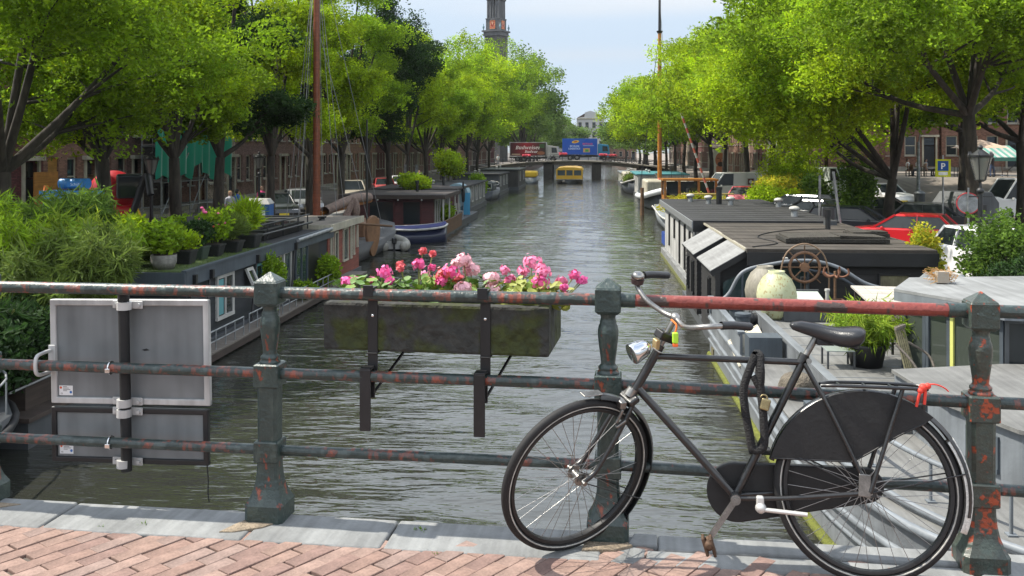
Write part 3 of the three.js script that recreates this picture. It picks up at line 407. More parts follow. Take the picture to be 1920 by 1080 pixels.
  { const sk = [[0.355, 0.462]]; for (let i = 0; i <= 18; i++) { const a = 0.28 + 1.98 * i / 18; sk.push([Math.cos(a) * 0.383, 0.357 + Math.sin(a) * 0.381]); } sk.push([-0.215, 0.628], [-0.12, 0.58], [0.0, 0.503], [0.06, 0.468]); for (const k of [-1, 1]) { const g = P(bike, 'skirt_guard', vinyl, EX(sk, 0.003, { bevel: 0.0015 }).translate(0, 0, k * 0.038 - 0.0015)); P(g, 'piping', bkM, TUBE([[0.355, 0.462, k * 0.041], [0.2, 0.464, k * 0.041], [0.06, 0.466, k * 0.041]], 0.0035, 6), TUBE([[0.06, 0.467, k * 0.041], [-0.0, 0.501, k * 0.041], [-0.12, 0.578, k * 0.041], [-0.215, 0.628, k * 0.041]], 0.0035, 6)); } }
  const rack = P(bike, 'carrier', bk, ...[-1, 1].map(k => TUBE([[0.17, 0.752, k * 0.03], [0.13, 0.757, k * 0.055], [-0.2, 0.76, k * 0.06], [-0.225, 0.758, k * 0.04]], 0.007, 8)), TUBE([[-0.222, 0.758, -0.05], [-0.228, 0.758, 0], [-0.222, 0.758, 0.05]], 0.007, 8), ...[0.1, 0.0, -0.1].map(x => BAR([x, 0.757, -0.058], [x, 0.757, 0.058], 0.005)), ...[-1, 1].map(k => BAR([0.0, 0.36, k * 0.072], [-0.13, 0.757, k * 0.06], 0.0085)), ...[-1, 1].map(k => BAR([-0.215, 0.757, k * 0.04], [-0.21, 0.66, k * 0.03], 0.006)));
  P(rack, 'rear_plate', K.black, RB(0.03, 0.05, 0.06, 0.004, -0.205, 0.672, 0));
  const m4 = bike.matrix.clone().compose(bike.position, bike.quaternion, bike.scale), W3 = (u, v, q) => V(u, v, q).applyMatrix4(m4).toArray();
  const rib = thing('ribbon', 'red ribbon knotted round the rear end of the bicycle carrier', 'ribbon', W3(-0.205, 0.765, z(0.06))), red = M([0.72, 0.05, 0.03], { rough: 0.6, transmission: 0.1, thickness: 0, side: THREE.DoubleSide });
  P(rib, 'knot', red, SP(0.016, 0, 0, 0), SP(0.012, 0.016, 0.008, 0.005), SP(0.012, -0.012, -0.01, 0.006), TUBE([[0, 0.01, 0], [0.04, 0.016, 0.01], [0.075, 0.003, 0.01], [0.09, -0.01, 0.01]], 0.0028, 5), TUBE([[-0.01, 0, 0.008], [-0.022, -0.04, 0.01], [-0.028, -0.07, 0.008]], 0.006, 5), TUBE([[0.005, -0.01, 0.01], [0.0, -0.06, 0.012]], 0.006, 5));
  // cloth-covered chain lock hung on the top tube
  const lock = thing('chain_lock', 'black cloth covered chain lock with brass padlock on the bicycle top tube', 'lock', W3(0.415, 0.84, 0)); lock.quaternion.copy(bike.quaternion);
  const cloth = M([0.016, 0.016, 0.017], { rough: 0.9, bump: 'rough', bs: 22, bh: 0.012 });
  P(lock, 'chain_sleeve', cloth, TUBE([[0.01, 0.02, z(0.02)], [0.03, -0.03, z(0.03)], [0.055, -0.11, z(0.03)], [0.05, -0.2, z(0.03)], [0.035, -0.28, z(0.03)], [0.02, -0.345, z(0.03)], [-0.015, -0.335, z(0.035)], [-0.02, -0.24, z(0.035)], [-0.012, -0.14, z(0.04)], [-0.005, -0.05, z(0.035)], [-0.01, 0.015, z(0.02)], [0.0, 0.025, z(-0.01)], [0.01, 0.02, z(0.02)]], 0.0165, 8, 70), TUBE([[-0.005, 0.02, z(0.02)], [-0.012, -0.04, z(0.045)], [-0.005, -0.1, z(0.04)], [0.02, -0.06, z(0.04)]], 0.014, 8, 20));
  P(lock, 'padlock', M([0.45, 0.37, 0.2], { rough: 0.4, metal: 0.8, map: 'blotch', s: 10 }), RB(0.036, 0.045, 0.02, 0.006, -0.025, -0.165, z(0.055), 0, 0, 0.25), mv(new THREE.TorusGeometry(0.013, 0.0035, 6, 14, Math.PI), -0.02, -0.142, z(0.055), 0, 0, 0.25));
}
[[-0.72, 4.02, 10, 0.03, 'small green weed tuft growing on the kerb edge between posts'], [-1.95, 3.98, 7, 0.022, 'tiny green weed in the paving joint near the sign plates'], [-0.62, 3.79, 5, 0.014, 'tiny moss tuft in the brick paving joint under the planter'], [-2.12, 3.94, 6, 0.02, 'tiny green weed in the brick joint beside the kerb'], [1.28, 3.56, 6, 0.02, 'small weed on the kerb behind the bicycle rear wheel']].forEach(([x, s, n, sz, l]) => weed([x, DECK - 0.004, -s], n, sz, l));

// ---------- foliage helpers ----------
function leafShape(l, w, droop = 0.3, fold = 0.25) { // one leaf, root at origin, along +y
  const g = new THREE.BufferGeometry(), z1 = -droop * l * 0.3, z2 = -droop * l;
  g.setAttribute('position', new THREE.Float32BufferAttribute([0, 0, 0, w / 2, l * 0.45, z1 + fold * w, 0, l * 0.5, z1, 0, 0, 0, 0, l * 0.5, z1, -w / 2, l * 0.45, z1 + fold * w, w / 2, l * 0.45, z1 + fold * w, 0, l, z2, 0, l * 0.5, z1, -w / 2, l * 0.45, z1 + fold * w, 0, l * 0.5, z1, 0, l, z2], 3)); g.computeVertexNormals(); return g;
}
function clumpGeo(n, l, w, spread, seed, flat = 0.5, droop = 0.3) {
  const r = rng(seed), gs = [];
  for (let i = 0; i < n; i++) { const g = leafShape(l * rr(0.7, 1.1, r), w * rr(0.8, 1.1, r), droop); gs.push(mv(g, rr(-1, 1, r) * spread, rr(-1, 1, r) * spread * 0.7, rr(-1, 1, r) * spread, rr(0.3, 2.2, r) * flat + 0.6, r() * 6.283, rr(-0.5, 0.5, r))); }
  return geo(gs);
}
const CL = { elm: [1, 2, 3].map(s => clumpGeo(9, 0.19, 0.11, 0.26, s)), elmFar: [4, 5].map(s => clumpGeo(9, 0.34, 0.2, 0.5, s)), bamboo: [6, 7].map(s => clumpGeo(9, 0.24, 0.03, 0.07, s, 0.9, 0.5)), small: [8, 9].map(s => clumpGeo(9, 0.07, 0.045, 0.09, s)), grassy: [10].map(s => clumpGeo(9, 0.22, 0.018, 0.05, s, 0.35, 0.3)) };
function cloud(parent, name, kind, pts, color, seed, size = 1) { // pts: [x,y,z,(scale)]; color(i,p,r) -> [r,g,b]
  const r = rng(seed), out = [], gs = CL[kind];
  gs.forEach((g, gi) => {
    const mine = pts.filter((_, i) => i % gs.length === gi); if (!mine.length) return;
    const im = new THREE.InstancedMesh(g, K.leaf, mine.length), m = new THREE.Matrix4(), q = new THREE.Quaternion(), e = new THREE.Euler(), c = new THREE.Color();
    mine.forEach((p, i) => { const s = (p[3] || 1) * size * rr(0.75, 1.25, r); m.compose(V(p[0], p[1], p[2]), q.setFromEuler(e.set(rr(-0.5, 0.5, r), r() * 6.283, rr(-0.5, 0.5, r))), V(s, s, s)); im.setMatrixAt(i, m); const k = color(i, p, r); im.setColorAt(i, c.setRGB(k[0], k[1], k[2])); });
    im.name = name; im.userData.kind = 'stuff'; shadow(im); parent.add(im); out.push(im);
  });
  return out;
}
const tint = (a, b, j = 0.42) => (i, p, r) => { const k = mix3(a, b, r()), f = (1 + rr(-j, j, r)) * (p[4] || 1); return [k[0] * f, k[1] * f, k[2] * f]; };
const GREEN = { lime: tint([0.40, 0.52, 0.012], [0.26, 0.40, 0.012]), mid: tint([0.16, 0.28, 0.012], [0.26, 0.39, 0.014]), dark: tint([0.018, 0.045, 0.011], [0.035, 0.08, 0.014]), olive: tint([0.11, 0.17, 0.03], [0.16, 0.22, 0.04]), bamboo: tint([0.16, 0.28, 0.02], [0.30, 0.38, 0.035]), yellow: tint([0.60, 0.48, 0.03], [0.28, 0.38, 0.03]), shrub: tint([0.06, 0.12, 0.018], [0.14, 0.235, 0.025]), far: tint([0.11, 0.19, 0.035], [0.16, 0.25, 0.04]) };
const blob = (n, cx, cy, cz, rx, ry, rz, r, shell = 0.5) => { const a = []; for (let i = 0; i < n; i++) { const d = V(rr(-1, 1, r), rr(-1, 1, r), rr(-1, 1, r)); if (d.length() > 1) { i--; continue; } const l = d.length() || 1, k = shell + (1 - shell) * l; d.multiplyScalar(k / l * Math.pow(l, 0.4)); a.push([cx + d.x * rx, cy + d.y * ry, cz + d.z * rz]); } return a; };
function bush(name, label, category, pos, w, h, d, n, kind, col, seed, opt = {}) {
  const t = thing(name, label, category, pos, 0, opt.group), r = rng(seed), pts = [], stems = [];
  const lumps = opt.lumps || 7;
  for (let k = 0; k < lumps; k++) { const a = k / lumps * 6.28 + r(), q = k ? rr(0.25, 0.65, r) : 0, cy = h * rr(0.35, 0.75, r), s = rr(0.3, 0.5, r); pts.push(...blob(Math.round(n / lumps), Math.cos(a) * q * w / 2, cy, Math.sin(a) * q * d / 2, w * s * 0.75, h * s * 0.8, d * s * 0.75, r)); stems.push(BAR([Math.cos(a) * q * w * 0.15, 0, Math.sin(a) * q * d * 0.15], [Math.cos(a) * q * w / 2, cy, Math.sin(a) * q * d / 2], 0.012 * (opt.stem || 1), 5)); }
  for (const p of pts) if (p[1] < 0.05) p[1] = 0.05 + r() * 0.1;
  cloud(t, 'foliage', kind, pts, GREEN[col], seed + 1, opt.size || 1);
  P(t, 'stems', opt.stemM || K.bark, stems); return t;
}
function bambooClump(label, pos, w, h, n, seed, col = 'bamboo', opt = {}) {
  const t = thing(opt.name || 'bamboo', label, 'bamboo', pos, 0, opt.group), r = rng(seed), canes = [], pts = [], N = opt.canes || 26;
  for (let i = 0; i < N; i++) { const a = r() * 6.28, q = Math.sqrt(r()) * 0.3 * w, l = h * rr(0.6, 1.0, r), ox = Math.cos(a) * q, oz = Math.sin(a) * q, bend = w * rr(0.12, 0.5, r), p = k => [ox + Math.cos(a) * bend * k * k, l * k * (1 - 0.16 * k * k), oz + Math.sin(a) * bend * k * k]; canes.push(TUBE([p(0), p(0.5), p(0.8), p(1)], opt.thin || 0.007, 5, 8)); const m = Math.round(n / N); for (let k = 0; k < m; k++) { const f = Math.pow(rr(0.1, 1, r), 0.7), b = p(f), sp = w * 0.09; pts.push([b[0] + rr(-sp, sp, r), b[1] + rr(-sp, sp, r), b[2] + rr(-sp, sp, r)]); } }
  cloud(t, 'foliage', 'bamboo', pts, GREEN[col], seed + 5, opt.size || 1); P(t, 'canes', M([0.20, 0.22, 0.06], { rough: 0.7 }), canes); return t;
}
// ---------- window, siding and boat helpers ----------
function win(parent, x, y, z, ry, w, h, fm, nx = 1, ny = 1, bar = 0.06, pm2 = K.glass) {
  const f = P(parent, 'window', fm, B(w, bar, 0.06, 0, h / 2 - bar / 2, 0), B(w, bar, 0.07, 0, -h / 2 + bar / 2, 0.005), B(bar, h - bar * 2, 0.06, -w / 2 + bar / 2, 0, 0), B(bar, h - bar * 2, 0.06, w / 2 - bar / 2, 0, 0), ...Array.from({ length: nx - 1 }, (_, i) => B(bar * 0.7, h - bar * 2, 0.05, -w / 2 + w * (i + 1) / nx, 0, 0)), ...Array.from({ length: ny - 1 }, (_, i) => B(w - bar * 2, bar * 0.7, 0.045, 0, -h / 2 + h * (i + 1) / ny, 0)));
  f.position.set(x, y, z); f.rotation.y = ry; P(f, 'pane', pm2, B(w - bar, h - bar, 0.012, 0, 0, -0.012)); return f;
}
function siding(parent, m, len, y0, y1, bh, pos, ry, one = true) { // lapped boards on a wall facing local +z
  const n = Math.round((y1 - y0) / bh), g = metric(clean(mv(new THREE.BoxGeometry(len, bh * 0.99, 0.02), 0, 0, 0, -0.13, 0, 0))), all = [];
  for (let i = 0; i < n; i++) { const y = y0 + (i + 0.5) * (y1 - y0) / n, mm = Array.isArray(m) ? m[i % m.length] : m; if (one) { const o = shadow(new THREE.Mesh(g, mm)); o.name = 'board'; o.position.set(pos[0], y, pos[2]); o.rotation.y = ry; parent.add(o); } else all.push(mv(g.clone(), pos[0], y, pos[2], 0, ry, 0)); }
  if (!one) { const o = P(parent, 'siding', Array.isArray(m) ? m[0] : m, all); o.userData.kind = 'stuff'; }
}
// boat hull from stations [z, half width, sheer height, keel width factor]; bow towards the last station
function boatHull(st, depth = 0.5) { return smooth(HULL(st.map(([z, hw, top, kf = 0.75, bot = -depth]) => { const ring = []; for (let k = 0; k <= 8; k++) { const q = k / 8, a = q * Math.PI; const s = Math.sin(a), c = Math.cos(a); ring.push([c * hw * (kf + (1 - kf) * (1 - s)), top - (top - bot) * Math.pow(s, 0.6), z]); } return ring; }))); }

// ---------- left bank: navy houseboat with a roof garden ----------
const navyBoards = [[0.034, 0.04, 0.048], [0.027, 0.033, 0.04], [0.042, 0.046, 0.054]].map(c => M(c, { rough: 0.75, map: 'grain', s: 0.4, sy: 1.4 }));
{
  const t = thing('houseboat', 'dark navy timber houseboat with a green roof garden and white windows', 'houseboat', [-11.7, 0, -27]);
  P(t, 'hull', K.greyDark, B(4.9, 0.95, 12.6, 0, -0.15, -0.3));
  P(t, 'walls', K.navy, B(4.58, 1.65, 12.2, 0, 1.15, -0.4));
  siding(t, navyBoards, 9.2, 0.34, 1.9, 0.195, [2.305, 0, 0.95], Math.PI / 2); siding(t, navyBoards, 4.55, 0.34, 1.9, 0.195, [0, 0, 5.715], 0);
  P(t, 'fascia', K.slate, B(0.07, 0.34, 12.7, 2.40, 1.99, -0.35), B(4.9, 0.34, 0.07, -0.02, 1.99, 6.04), B(0.12, 0.05, 12.8, 2.40, 2.185, -0.35));
  P(t, 'roof', K.felt, B(4.75, 0.1, 12.4, -0.02, 2.09, -0.35));
  P(t, 'turf', M([0.12, 0.19, 0.04], { rough: 1, map: 'stain', s: 0.7, bump: 'rough', bs: 4, bh: 0.04 }), B(4.5, 0.03, 6.6, -0.02, 2.155, 2.6));
  const gp = []; { const r = rng(61); for (let i = 0; i < 1500; i++) gp.push([rr(-2.2, 2.2, r), 2.16, rr(-0.6, 5.8, r), 0.3]); } cloud(t, 'grass', 'grassy', gp, GREEN.olive, 62);
  const w1 = win(t, 2.35, 1.24, 3.45, Math.PI / 2, 1.15, 1.15, K.white, 2, 1, 0.09); P(w1, 'blind', M([0.1, 0.28, 0.30], { rough: 0.6 }), B(0.4, 0.9, 0.02, -0.32, 0, -0.001));
  const w2 = win(t, 2.47, 1.52, 1.8, Math.PI / 2, 0.5, 0.5, K.white, 1, 1, 0.09); w2.rotation.set(-0.42, Math.PI / 2, 0, 'YXZ');
  win(t, 2.35, 1.52, 0.95, Math.PI / 2, 0.55, 0.5, M([0.06, 0.16, 0.17], { rough: 0.6 }), 1, 1, 0.07);
  win(t, 2.36, 1.08, -0.55, Math.PI / 2, 0.75, 1.6, K.cream, 1, 1, 0.09, K.glassG); win(t, 2.36, 1.08, -1.55, Math.PI / 2, 0.8, 1.6, K.white, 1, 1, 0.09, K.glassG);
  P(t, 'door', K.black, B(0.05, 1.65, 1.2, 2.33, 1.1, -4.4)); win(t, 2.37, 1.1, -3.0, Math.PI / 2, 1.3, 1.6, K.slate, 2, 1, 0.06, K.glassG);
  for (const z of [5.6, 4.6, 1.35, -2.1]) P(t, 'strut', K.black, BAR([2.42, 1.85, z], [2.5, 0.25, z + 0.6], 0.035, 6)), P(t, 'bracket', K.black, B(0.12, 0.22, 0.12, 2.46, 1.95, z));
  // plank walkway just above the water
  for (let i = 0; i < 60; i++) P(t, 'plank', K.woodGrey, B(0.66, 0.04, 0.195, 2.66, 0.235 + (i % 3) * 0.002, 6.1 - i * 0.2));
  P(t, 'stringer', K.woodDark, B(0.08, 0.16, 12, 2.95, 0.13, 0.1));
  for (const [a, b] of [[6.0, 3.6], [3.2, 0.8], [0.5, -2.0], [-2.4, -4.9]]) P(t, 'handrail', K.galv, BAR([2.9, 0.72, a], [2.9, 0.72, b], 0.02), BAR([2.9, 0.47, a], [2.9, 0.47, b], 0.016), ...[0, 0.25, 0.5, 0.75, 1].map(k => BAR([2.9, 0.25, a + (b - a) * k], [2.9, 0.72, a + (b - a) * k], 0.016)));
  // glazed roof hatch with rails
  P(t, 'roof_hatch', K.black, B(2.3, 0.26, 4.0, 0.45, 2.3, -3.6), B(2.4, 0.06, 4.1, 0.45, 2.45, -3.6)); P(t, 'hatch_glass', K.glass, B(2.0, 0.02, 3.4, 0.45, 2.485, -3.6));
  P(t, 'hatch_rail', K.iron, ...[-1.5, -3, -4.6, -5.7].map(z => BAR([1.75, 2.2, z], [1.75, 2.72, z], 0.025)), BAR([1.75, 2.7, -0.8], [1.75, 2.7, -5.9], 0.028), BAR([1.85, 2.42, -0.6], [1.85, 2.42, -5.9], 0.04), ...[0, 1, 2, 3].map(k => BAR([-0.6, 2.6 + k * 0.01, -1.8 - k * 1.2], [1.75, 2.68, -1.6 - k * 1.25], 0.02)));
  P(t, 'gutter', K.galv, BAR([2.5, 2.12, -2.2], [2.5, 2.16, -6.2], 0.06, 10));
}
// the red clapboard houseboat behind it
{
  const t = thing('houseboat', 'red clapboard houseboat with cream window frames and a flat cream-edged roof', 'houseboat', [-11.5, 0, -35.6]);
  const red = M([0.30, 0.085, 0.06], { rough: 0.7, map: 'grain', s: 0.4, sy: 1.2 });
  P(t, 'hull', K.greyDark, B(4.4, 0.8, 4.9, 0, -0.2, 0)); P(t, 'walls', red, B(4.2, 2.0, 4.6, 0, 1.2, 0));
  siding(t, red, 4.62, 0.2, 2.1, 0.13, [2.115, 0, 0], Math.PI / 2, false); siding(t, red, 4.2, 0.2, 2.1, 0.13, [0, 0, 2.315], 0, false);
  P(t, 'roof', M([0.30, 0.26, 0.21], { rough: 0.95, map: 'stain', s: 0.3 }), B(4.5, 0.1, 5.0, 0, 2.24, 0)); P(t, 'fascia', K.cream, B(0.05, 0.26, 5.1, 2.27, 2.17, 0), B(4.5, 0.26, 0.05, 0, 2.17, 2.53));
  for (const [z, w, h, y] of [[1.9, 0.3, 1.75, 1.1], [1.25, 0.5, 1.75, 1.1], [-0.1, 0.75, 1.3, 1.35], [-0.95, 0.22, 1.3, 1.35], [-1.4, 0.22, 1.2, 1.4], [-1.95, 0.2, 0.9, 1.5]]) win(t, 2.15, y, z, Math.PI / 2, w, h, K.cream, 1, 1, 0.07);
  P(t, 'roof_vent', K.iron, C(0.1, 0.14, 0.1, 1.3, 2.34, 0.2), C(0.18, 0.16, 0.06, 1.3, 2.42, 0.2)); P(t, 'landing', K.woodGrey, B(0.7, 0.06, 2.4, 2.6, 0.25, 0.9));
}
// pots on the roof garden
{
  const potM = [M([0.33, 0.32, 0.29], { rough: 0.9, map: 'blotch', s: 3 }), M([0.03, 0.032, 0.034], { rough: 0.6, map: 'blotch', s: 3 }), M([0.04, 0.06, 0.045], { rough: 0.6 })];
  const spots = [[-10.06, 21.55, 0.30, 0.34, 0, 'round', 'green shrub with pale stems in a round grey pot on the roof', 'mid', 0.75, 0.7], [-9.99, 22.6, 0.24, 0.34, 1, 'sq', 'yellow-green shrub in a black tapered pot on the roof', 'lime', 0.5, 0.45], [-10.1, 23.6, 0.26, 0.34, 2, 'sq', 'dark green shrub in a dark green pot on the roof', 'dark', 0.6, 0.5], [-9.98, 24.35, 0.26, 0.32, 1, 'sq', 'leafy plant with red and pink flowers in a black roof pot', 'mid', 0.75, 0.75], [-9.84, 25.3, 0.28, 0.32, 1, 'sq', 'grassy green plant in a wide black trough on the roof', 'olive', 0.7, 0.6], [-9.8, 26.5, 0.32, 0.4, 1, 'sq', 'spiky yellow-green plant in the tallest black roof pot', 'lime', 0.65, 0.75]];
  spots.forEach(([x, s, r0, h, pm3, sh, label, col, w, ph], i) => {
    const p = thing('plant_pot', ['round grey concrete pot on the roof garden', 'small black tapered pot on the roof edge', 'dark green plastic pot between black roof pots', 'black tapered pot holding a flowering plant on the roof', 'wide black trough on the roof edge', 'tall square black pot beside the roof hatch'][i], 'pot', [x, 2.172, -s], 0, 'pots on the roof garden');
    P(p, 'body', potM[pm3], sh === 'round' ? LATHE([[0, 0], [r0 * 0.78, 0], [r0 * 0.98, h * 0.5], [r0, h], [r0 * 0.9, h], [r0 * 0.88, h * 0.85], [0, h * 0.85]]) : sqLoft([[0, r0 * 0.72], [h * 0.85, r0 * 0.92], [h * 0.86, r0], [h, r0]], 0.1)); P(p, 'soil', K.woodDark, C(r0 * 0.8, r0 * 0.8, 0.02, 0, h + 0.001, 0, 16));
    const b = bush('potted_plant', label, 'plant', [x, 2.172 + h, -s], w, ph * [1, 0.85, 1.05, 1.1, 0.9, 1.1][i], w * [1.1, 0.9, 0.8, 1, 1.2, 0.9][i], [150, 230, 170, 190, 200, 150][i], i === 5 || i === 4 ? 'grassy' : 'small', col, 700 + i, { group: 'plants in the roof garden pots', size: [2.3, 1.3, 2.0, 1.6, 1.7, 2.2][i], lumps: [5, 8, 6, 7, 6, 5][i] });
    if (i === 3) { const r = rng(5), gs = []; for (let k = 0; k < 14; k++) gs.push(SP(rr(0.03, 0.055, r), rr(-0.35, 0.3, r), rr(0.4, 1.0, r), rr(-0.2, 0.3, r), 1, 0.8, 1, 7)); P(b, 'flowers', M([0.75, 0.12, 0.28], { rough: 0.7 }), gs); P(b, 'flowers', M([0.7, 0.07, 0.05], { rough: 0.7 }), SP(0.06, 0.0, 0.42, 0.3), SP(0.05, 0.08, 0.5, 0.28)); }
  });
  bush('shrub', 'rounded green shrub by the glass door of the navy houseboat', 'shrub', [-9.0, 0.25, -32.0], 0.8, 0.95, 0.9, 420, 'small', 'mid', 720, { size: 1.8 });
  bush('climber', 'climbing plant trained up the wall of the navy houseboat', 'plant', [-9.2, 0.25, -26.6], 0.5, 1.7, 1.0, 500, 'small', 'mid', 721, { size: 1.6 });
  bush('shrub', 'low green pot plant on the plank walkway', 'plant', [-8.95, 0.25, -29.0], 0.5, 0.5, 0.5, 200, 'small', 'mid', 722, { size: 1.5 });
  bush('shrub', 'low orange-flecked grasses behind the round grey roof pot', 'plant', [-11.0, 2.17, -21.9], 1.6, 0.5, 0.9, 500, 'grassy', 'olive', 723, { size: 1.3 });
  for (const [x, s, h, c, l] of [[-11.6, 26, 0.9, 'mid', 'leafy shrub in the middle of the roof garden'], [-12.4, 24.2, 1.0, 'lime', 'yellow-green shrub at the back of the roof garden'], [-11.2, 28.2, 0.9, 'olive', 'grey-green shrub beside the black roof hatch']]) bush('shrub', l, 'shrub', [x, 2.17, -s], 1.5, h, 1.3, 600, 'small', c, 730 + s | 0, { size: 1.9 });
  const ch = thing('deck_chair', 'black folding chair on the roof garden behind the pots', 'chair', [-10.9, 2.17, -25.4], 0.5); P(ch, 'seat', K.black, RB(0.5, 0.05, 0.5, 0.02, 0, 0.42, 0)); P(ch, 'backrest', K.black, RB(0.5, 0.5, 0.05, 0.02, 0, 0.72, -0.26, -0.2)); for (const [a, b] of [[-1, -1], [1, -1], [-1, 1], [1, 1]]) P(ch, 'leg', K.black, BAR([a * 0.22, 0, b * 0.22], [a * 0.22, 0.42, b * 0.2], 0.015));
}
// bamboo and the grey boat in the near corner
[['tall feathery bamboo over the navy houseboat bow, fullest of the row', -10.95, 19.6, 1.9, 3.2, 2400, 800], ['broad bamboo clump beside the quay behind the others', -12.9, 21.2, 2.6, 3.55, 2600, 801], ['bright arching bamboo clump nearest the grey boat', -10.3, 17.3, 2.3, 2.9, 2500, 802], ['bamboo clump with drooping tips by the quay wall', -12.4, 17.4, 2.6, 3.7, 2600, 803], ['low bamboo spilling over the grey boat roof edge', -10.6, 15.4, 1.5, 1.7, 1000, 804]].forEach(([l, x, s, w, h, n, sd], i) => bambooClump(l, [x, 0.95, -s], w, h, n, sd, ['bamboo', 'shrub', 'olive', 'mid', 'dark'][i], { group: 'bamboo row', size: [1.15, 1.3, 1.25, 1.1, 1.2][i] }));
{
  const d = thing('garden_raft', 'dark timber raft carrying the bamboo in front of the navy houseboat', 'raft', [-11.6, 0, -18.2]); P(d, 'float', K.greyDark, B(4.6, 0.8, 6.6, 0, 0.05, 0)); P(d, 'deck', K.woodDark, B(4.7, 0.08, 6.7, 0, 0.49, 0)); P(d, 'bed', K.woodDark, B(4.2, 0.5, 5.8, -0.1, 0.74, 0));
  P(d, 'handrail', K.galv, TUBE([[1.9, 0.9, 3.2], [2.2, 1.05, 2.2], [2.3, 1.1, 0.5], [2.3, 1.1, -2.5]], 0.025, 6)); 
  bush('shrub', 'dark rounded laurel beneath the bamboo', 'shrub', [-10.0, 0.5, -15.2], 2.0, 1.6, 1.6, 1500, 'small', 'dark', 740, { size: 2.0 });
  const b = thing('cabin_cruiser', 'grey cabin boat with slanted glass and rubber bumper rail by the bridge', 'boat', [-10.9, 0, -11]);
  P(b, 'hull', M([0.09, 0.095, 0.10], { rough: 0.35, map: 'stain', s: 0.4 }), boatHull([[7, 1.9, 0.75, 0.85], [2, 2.15, 0.75, 0.85], [-1.5, 2.15, 0.8, 0.8], [-3.0, 1.9, 0.85, 0.7], [-3.9, 1.2, 0.92, 0.5], [-4.2, 0.35, 0.95, 0.3]])); P(b, 'deck', K.greyPaint, EX([[-1.85, -7], [1.85, -7], [2.1, 1.5], [1.85, 3.0], [1.15, 3.85], [0.3, 4.1], [-0.3, 4.1], [-1.15, 3.85], [-1.85, 3.0], [-2.1, 1.5]], 0.04).rotateX(-Math.PI / 2).translate(0, 0.80, 0));
  P(b, 'bumper', K.rubber, TUBE([[1.93, 0.62, 7], [2.19, 0.62, 2], [2.19, 0.64, -1.5], [1.92, 0.7, -3], [1.2, 0.78, -3.95], [0.3, 0.82, -4.25]], 0.06, 8));
  P(b, 'cabin', K.greyPaint, HULL([[[-1.7, 0.82, 7], [1.75, 0.82, 7], [1.45, 2.0, 7], [-1.4, 2.0, 7]], [[-1.7, 0.82, -2.0], [1.75, 0.82, -2.0], [1.45, 2.0, -1.2], [-1.4, 2.0, -1.2]]])); P(b, 'windscreen', K.glassG, HULL([[[1.79, 0.95, -1.75], [1.79, 0.95, 1.2], [1.52, 1.9, 1.2], [1.52, 1.9, -1.05]], [[1.72, 0.95, -1.75], [1.72, 0.95, 1.2], [1.45, 1.9, 1.2], [1.45, 1.9, -1.05]]]));
  P(b, 'guard_rail', K.galv, TUBE([[2.05, 1.35, 3], [2.1, 1.35, -1.5], [1.8, 1.4, -3], [1.1, 1.45, -3.8]], 0.018, 6), ...[[2.07, 1], [2.1, -1.4], [1.8, -3], [1.12, -3.75]].map(([x, z]) => BAR([x, 0.8, z], [x, 1.36, z], 0.014)));
  const v = thing('mushroom_vent', 'grey mushroom vent pipe standing among the bamboo', 'vent', [-9.35, 0.53, -16.8]); P(v, 'pipe', K.galv, C(0.13, 0.13, 1.0, 0, 0.5, 0, 14)); P(v, 'cap', K.galv, C(0.03, 0.28, 0.12, 0, 1.1, 0, 16), C(0.28, 0.28, 0.03, 0, 1.03, 0, 16));
}
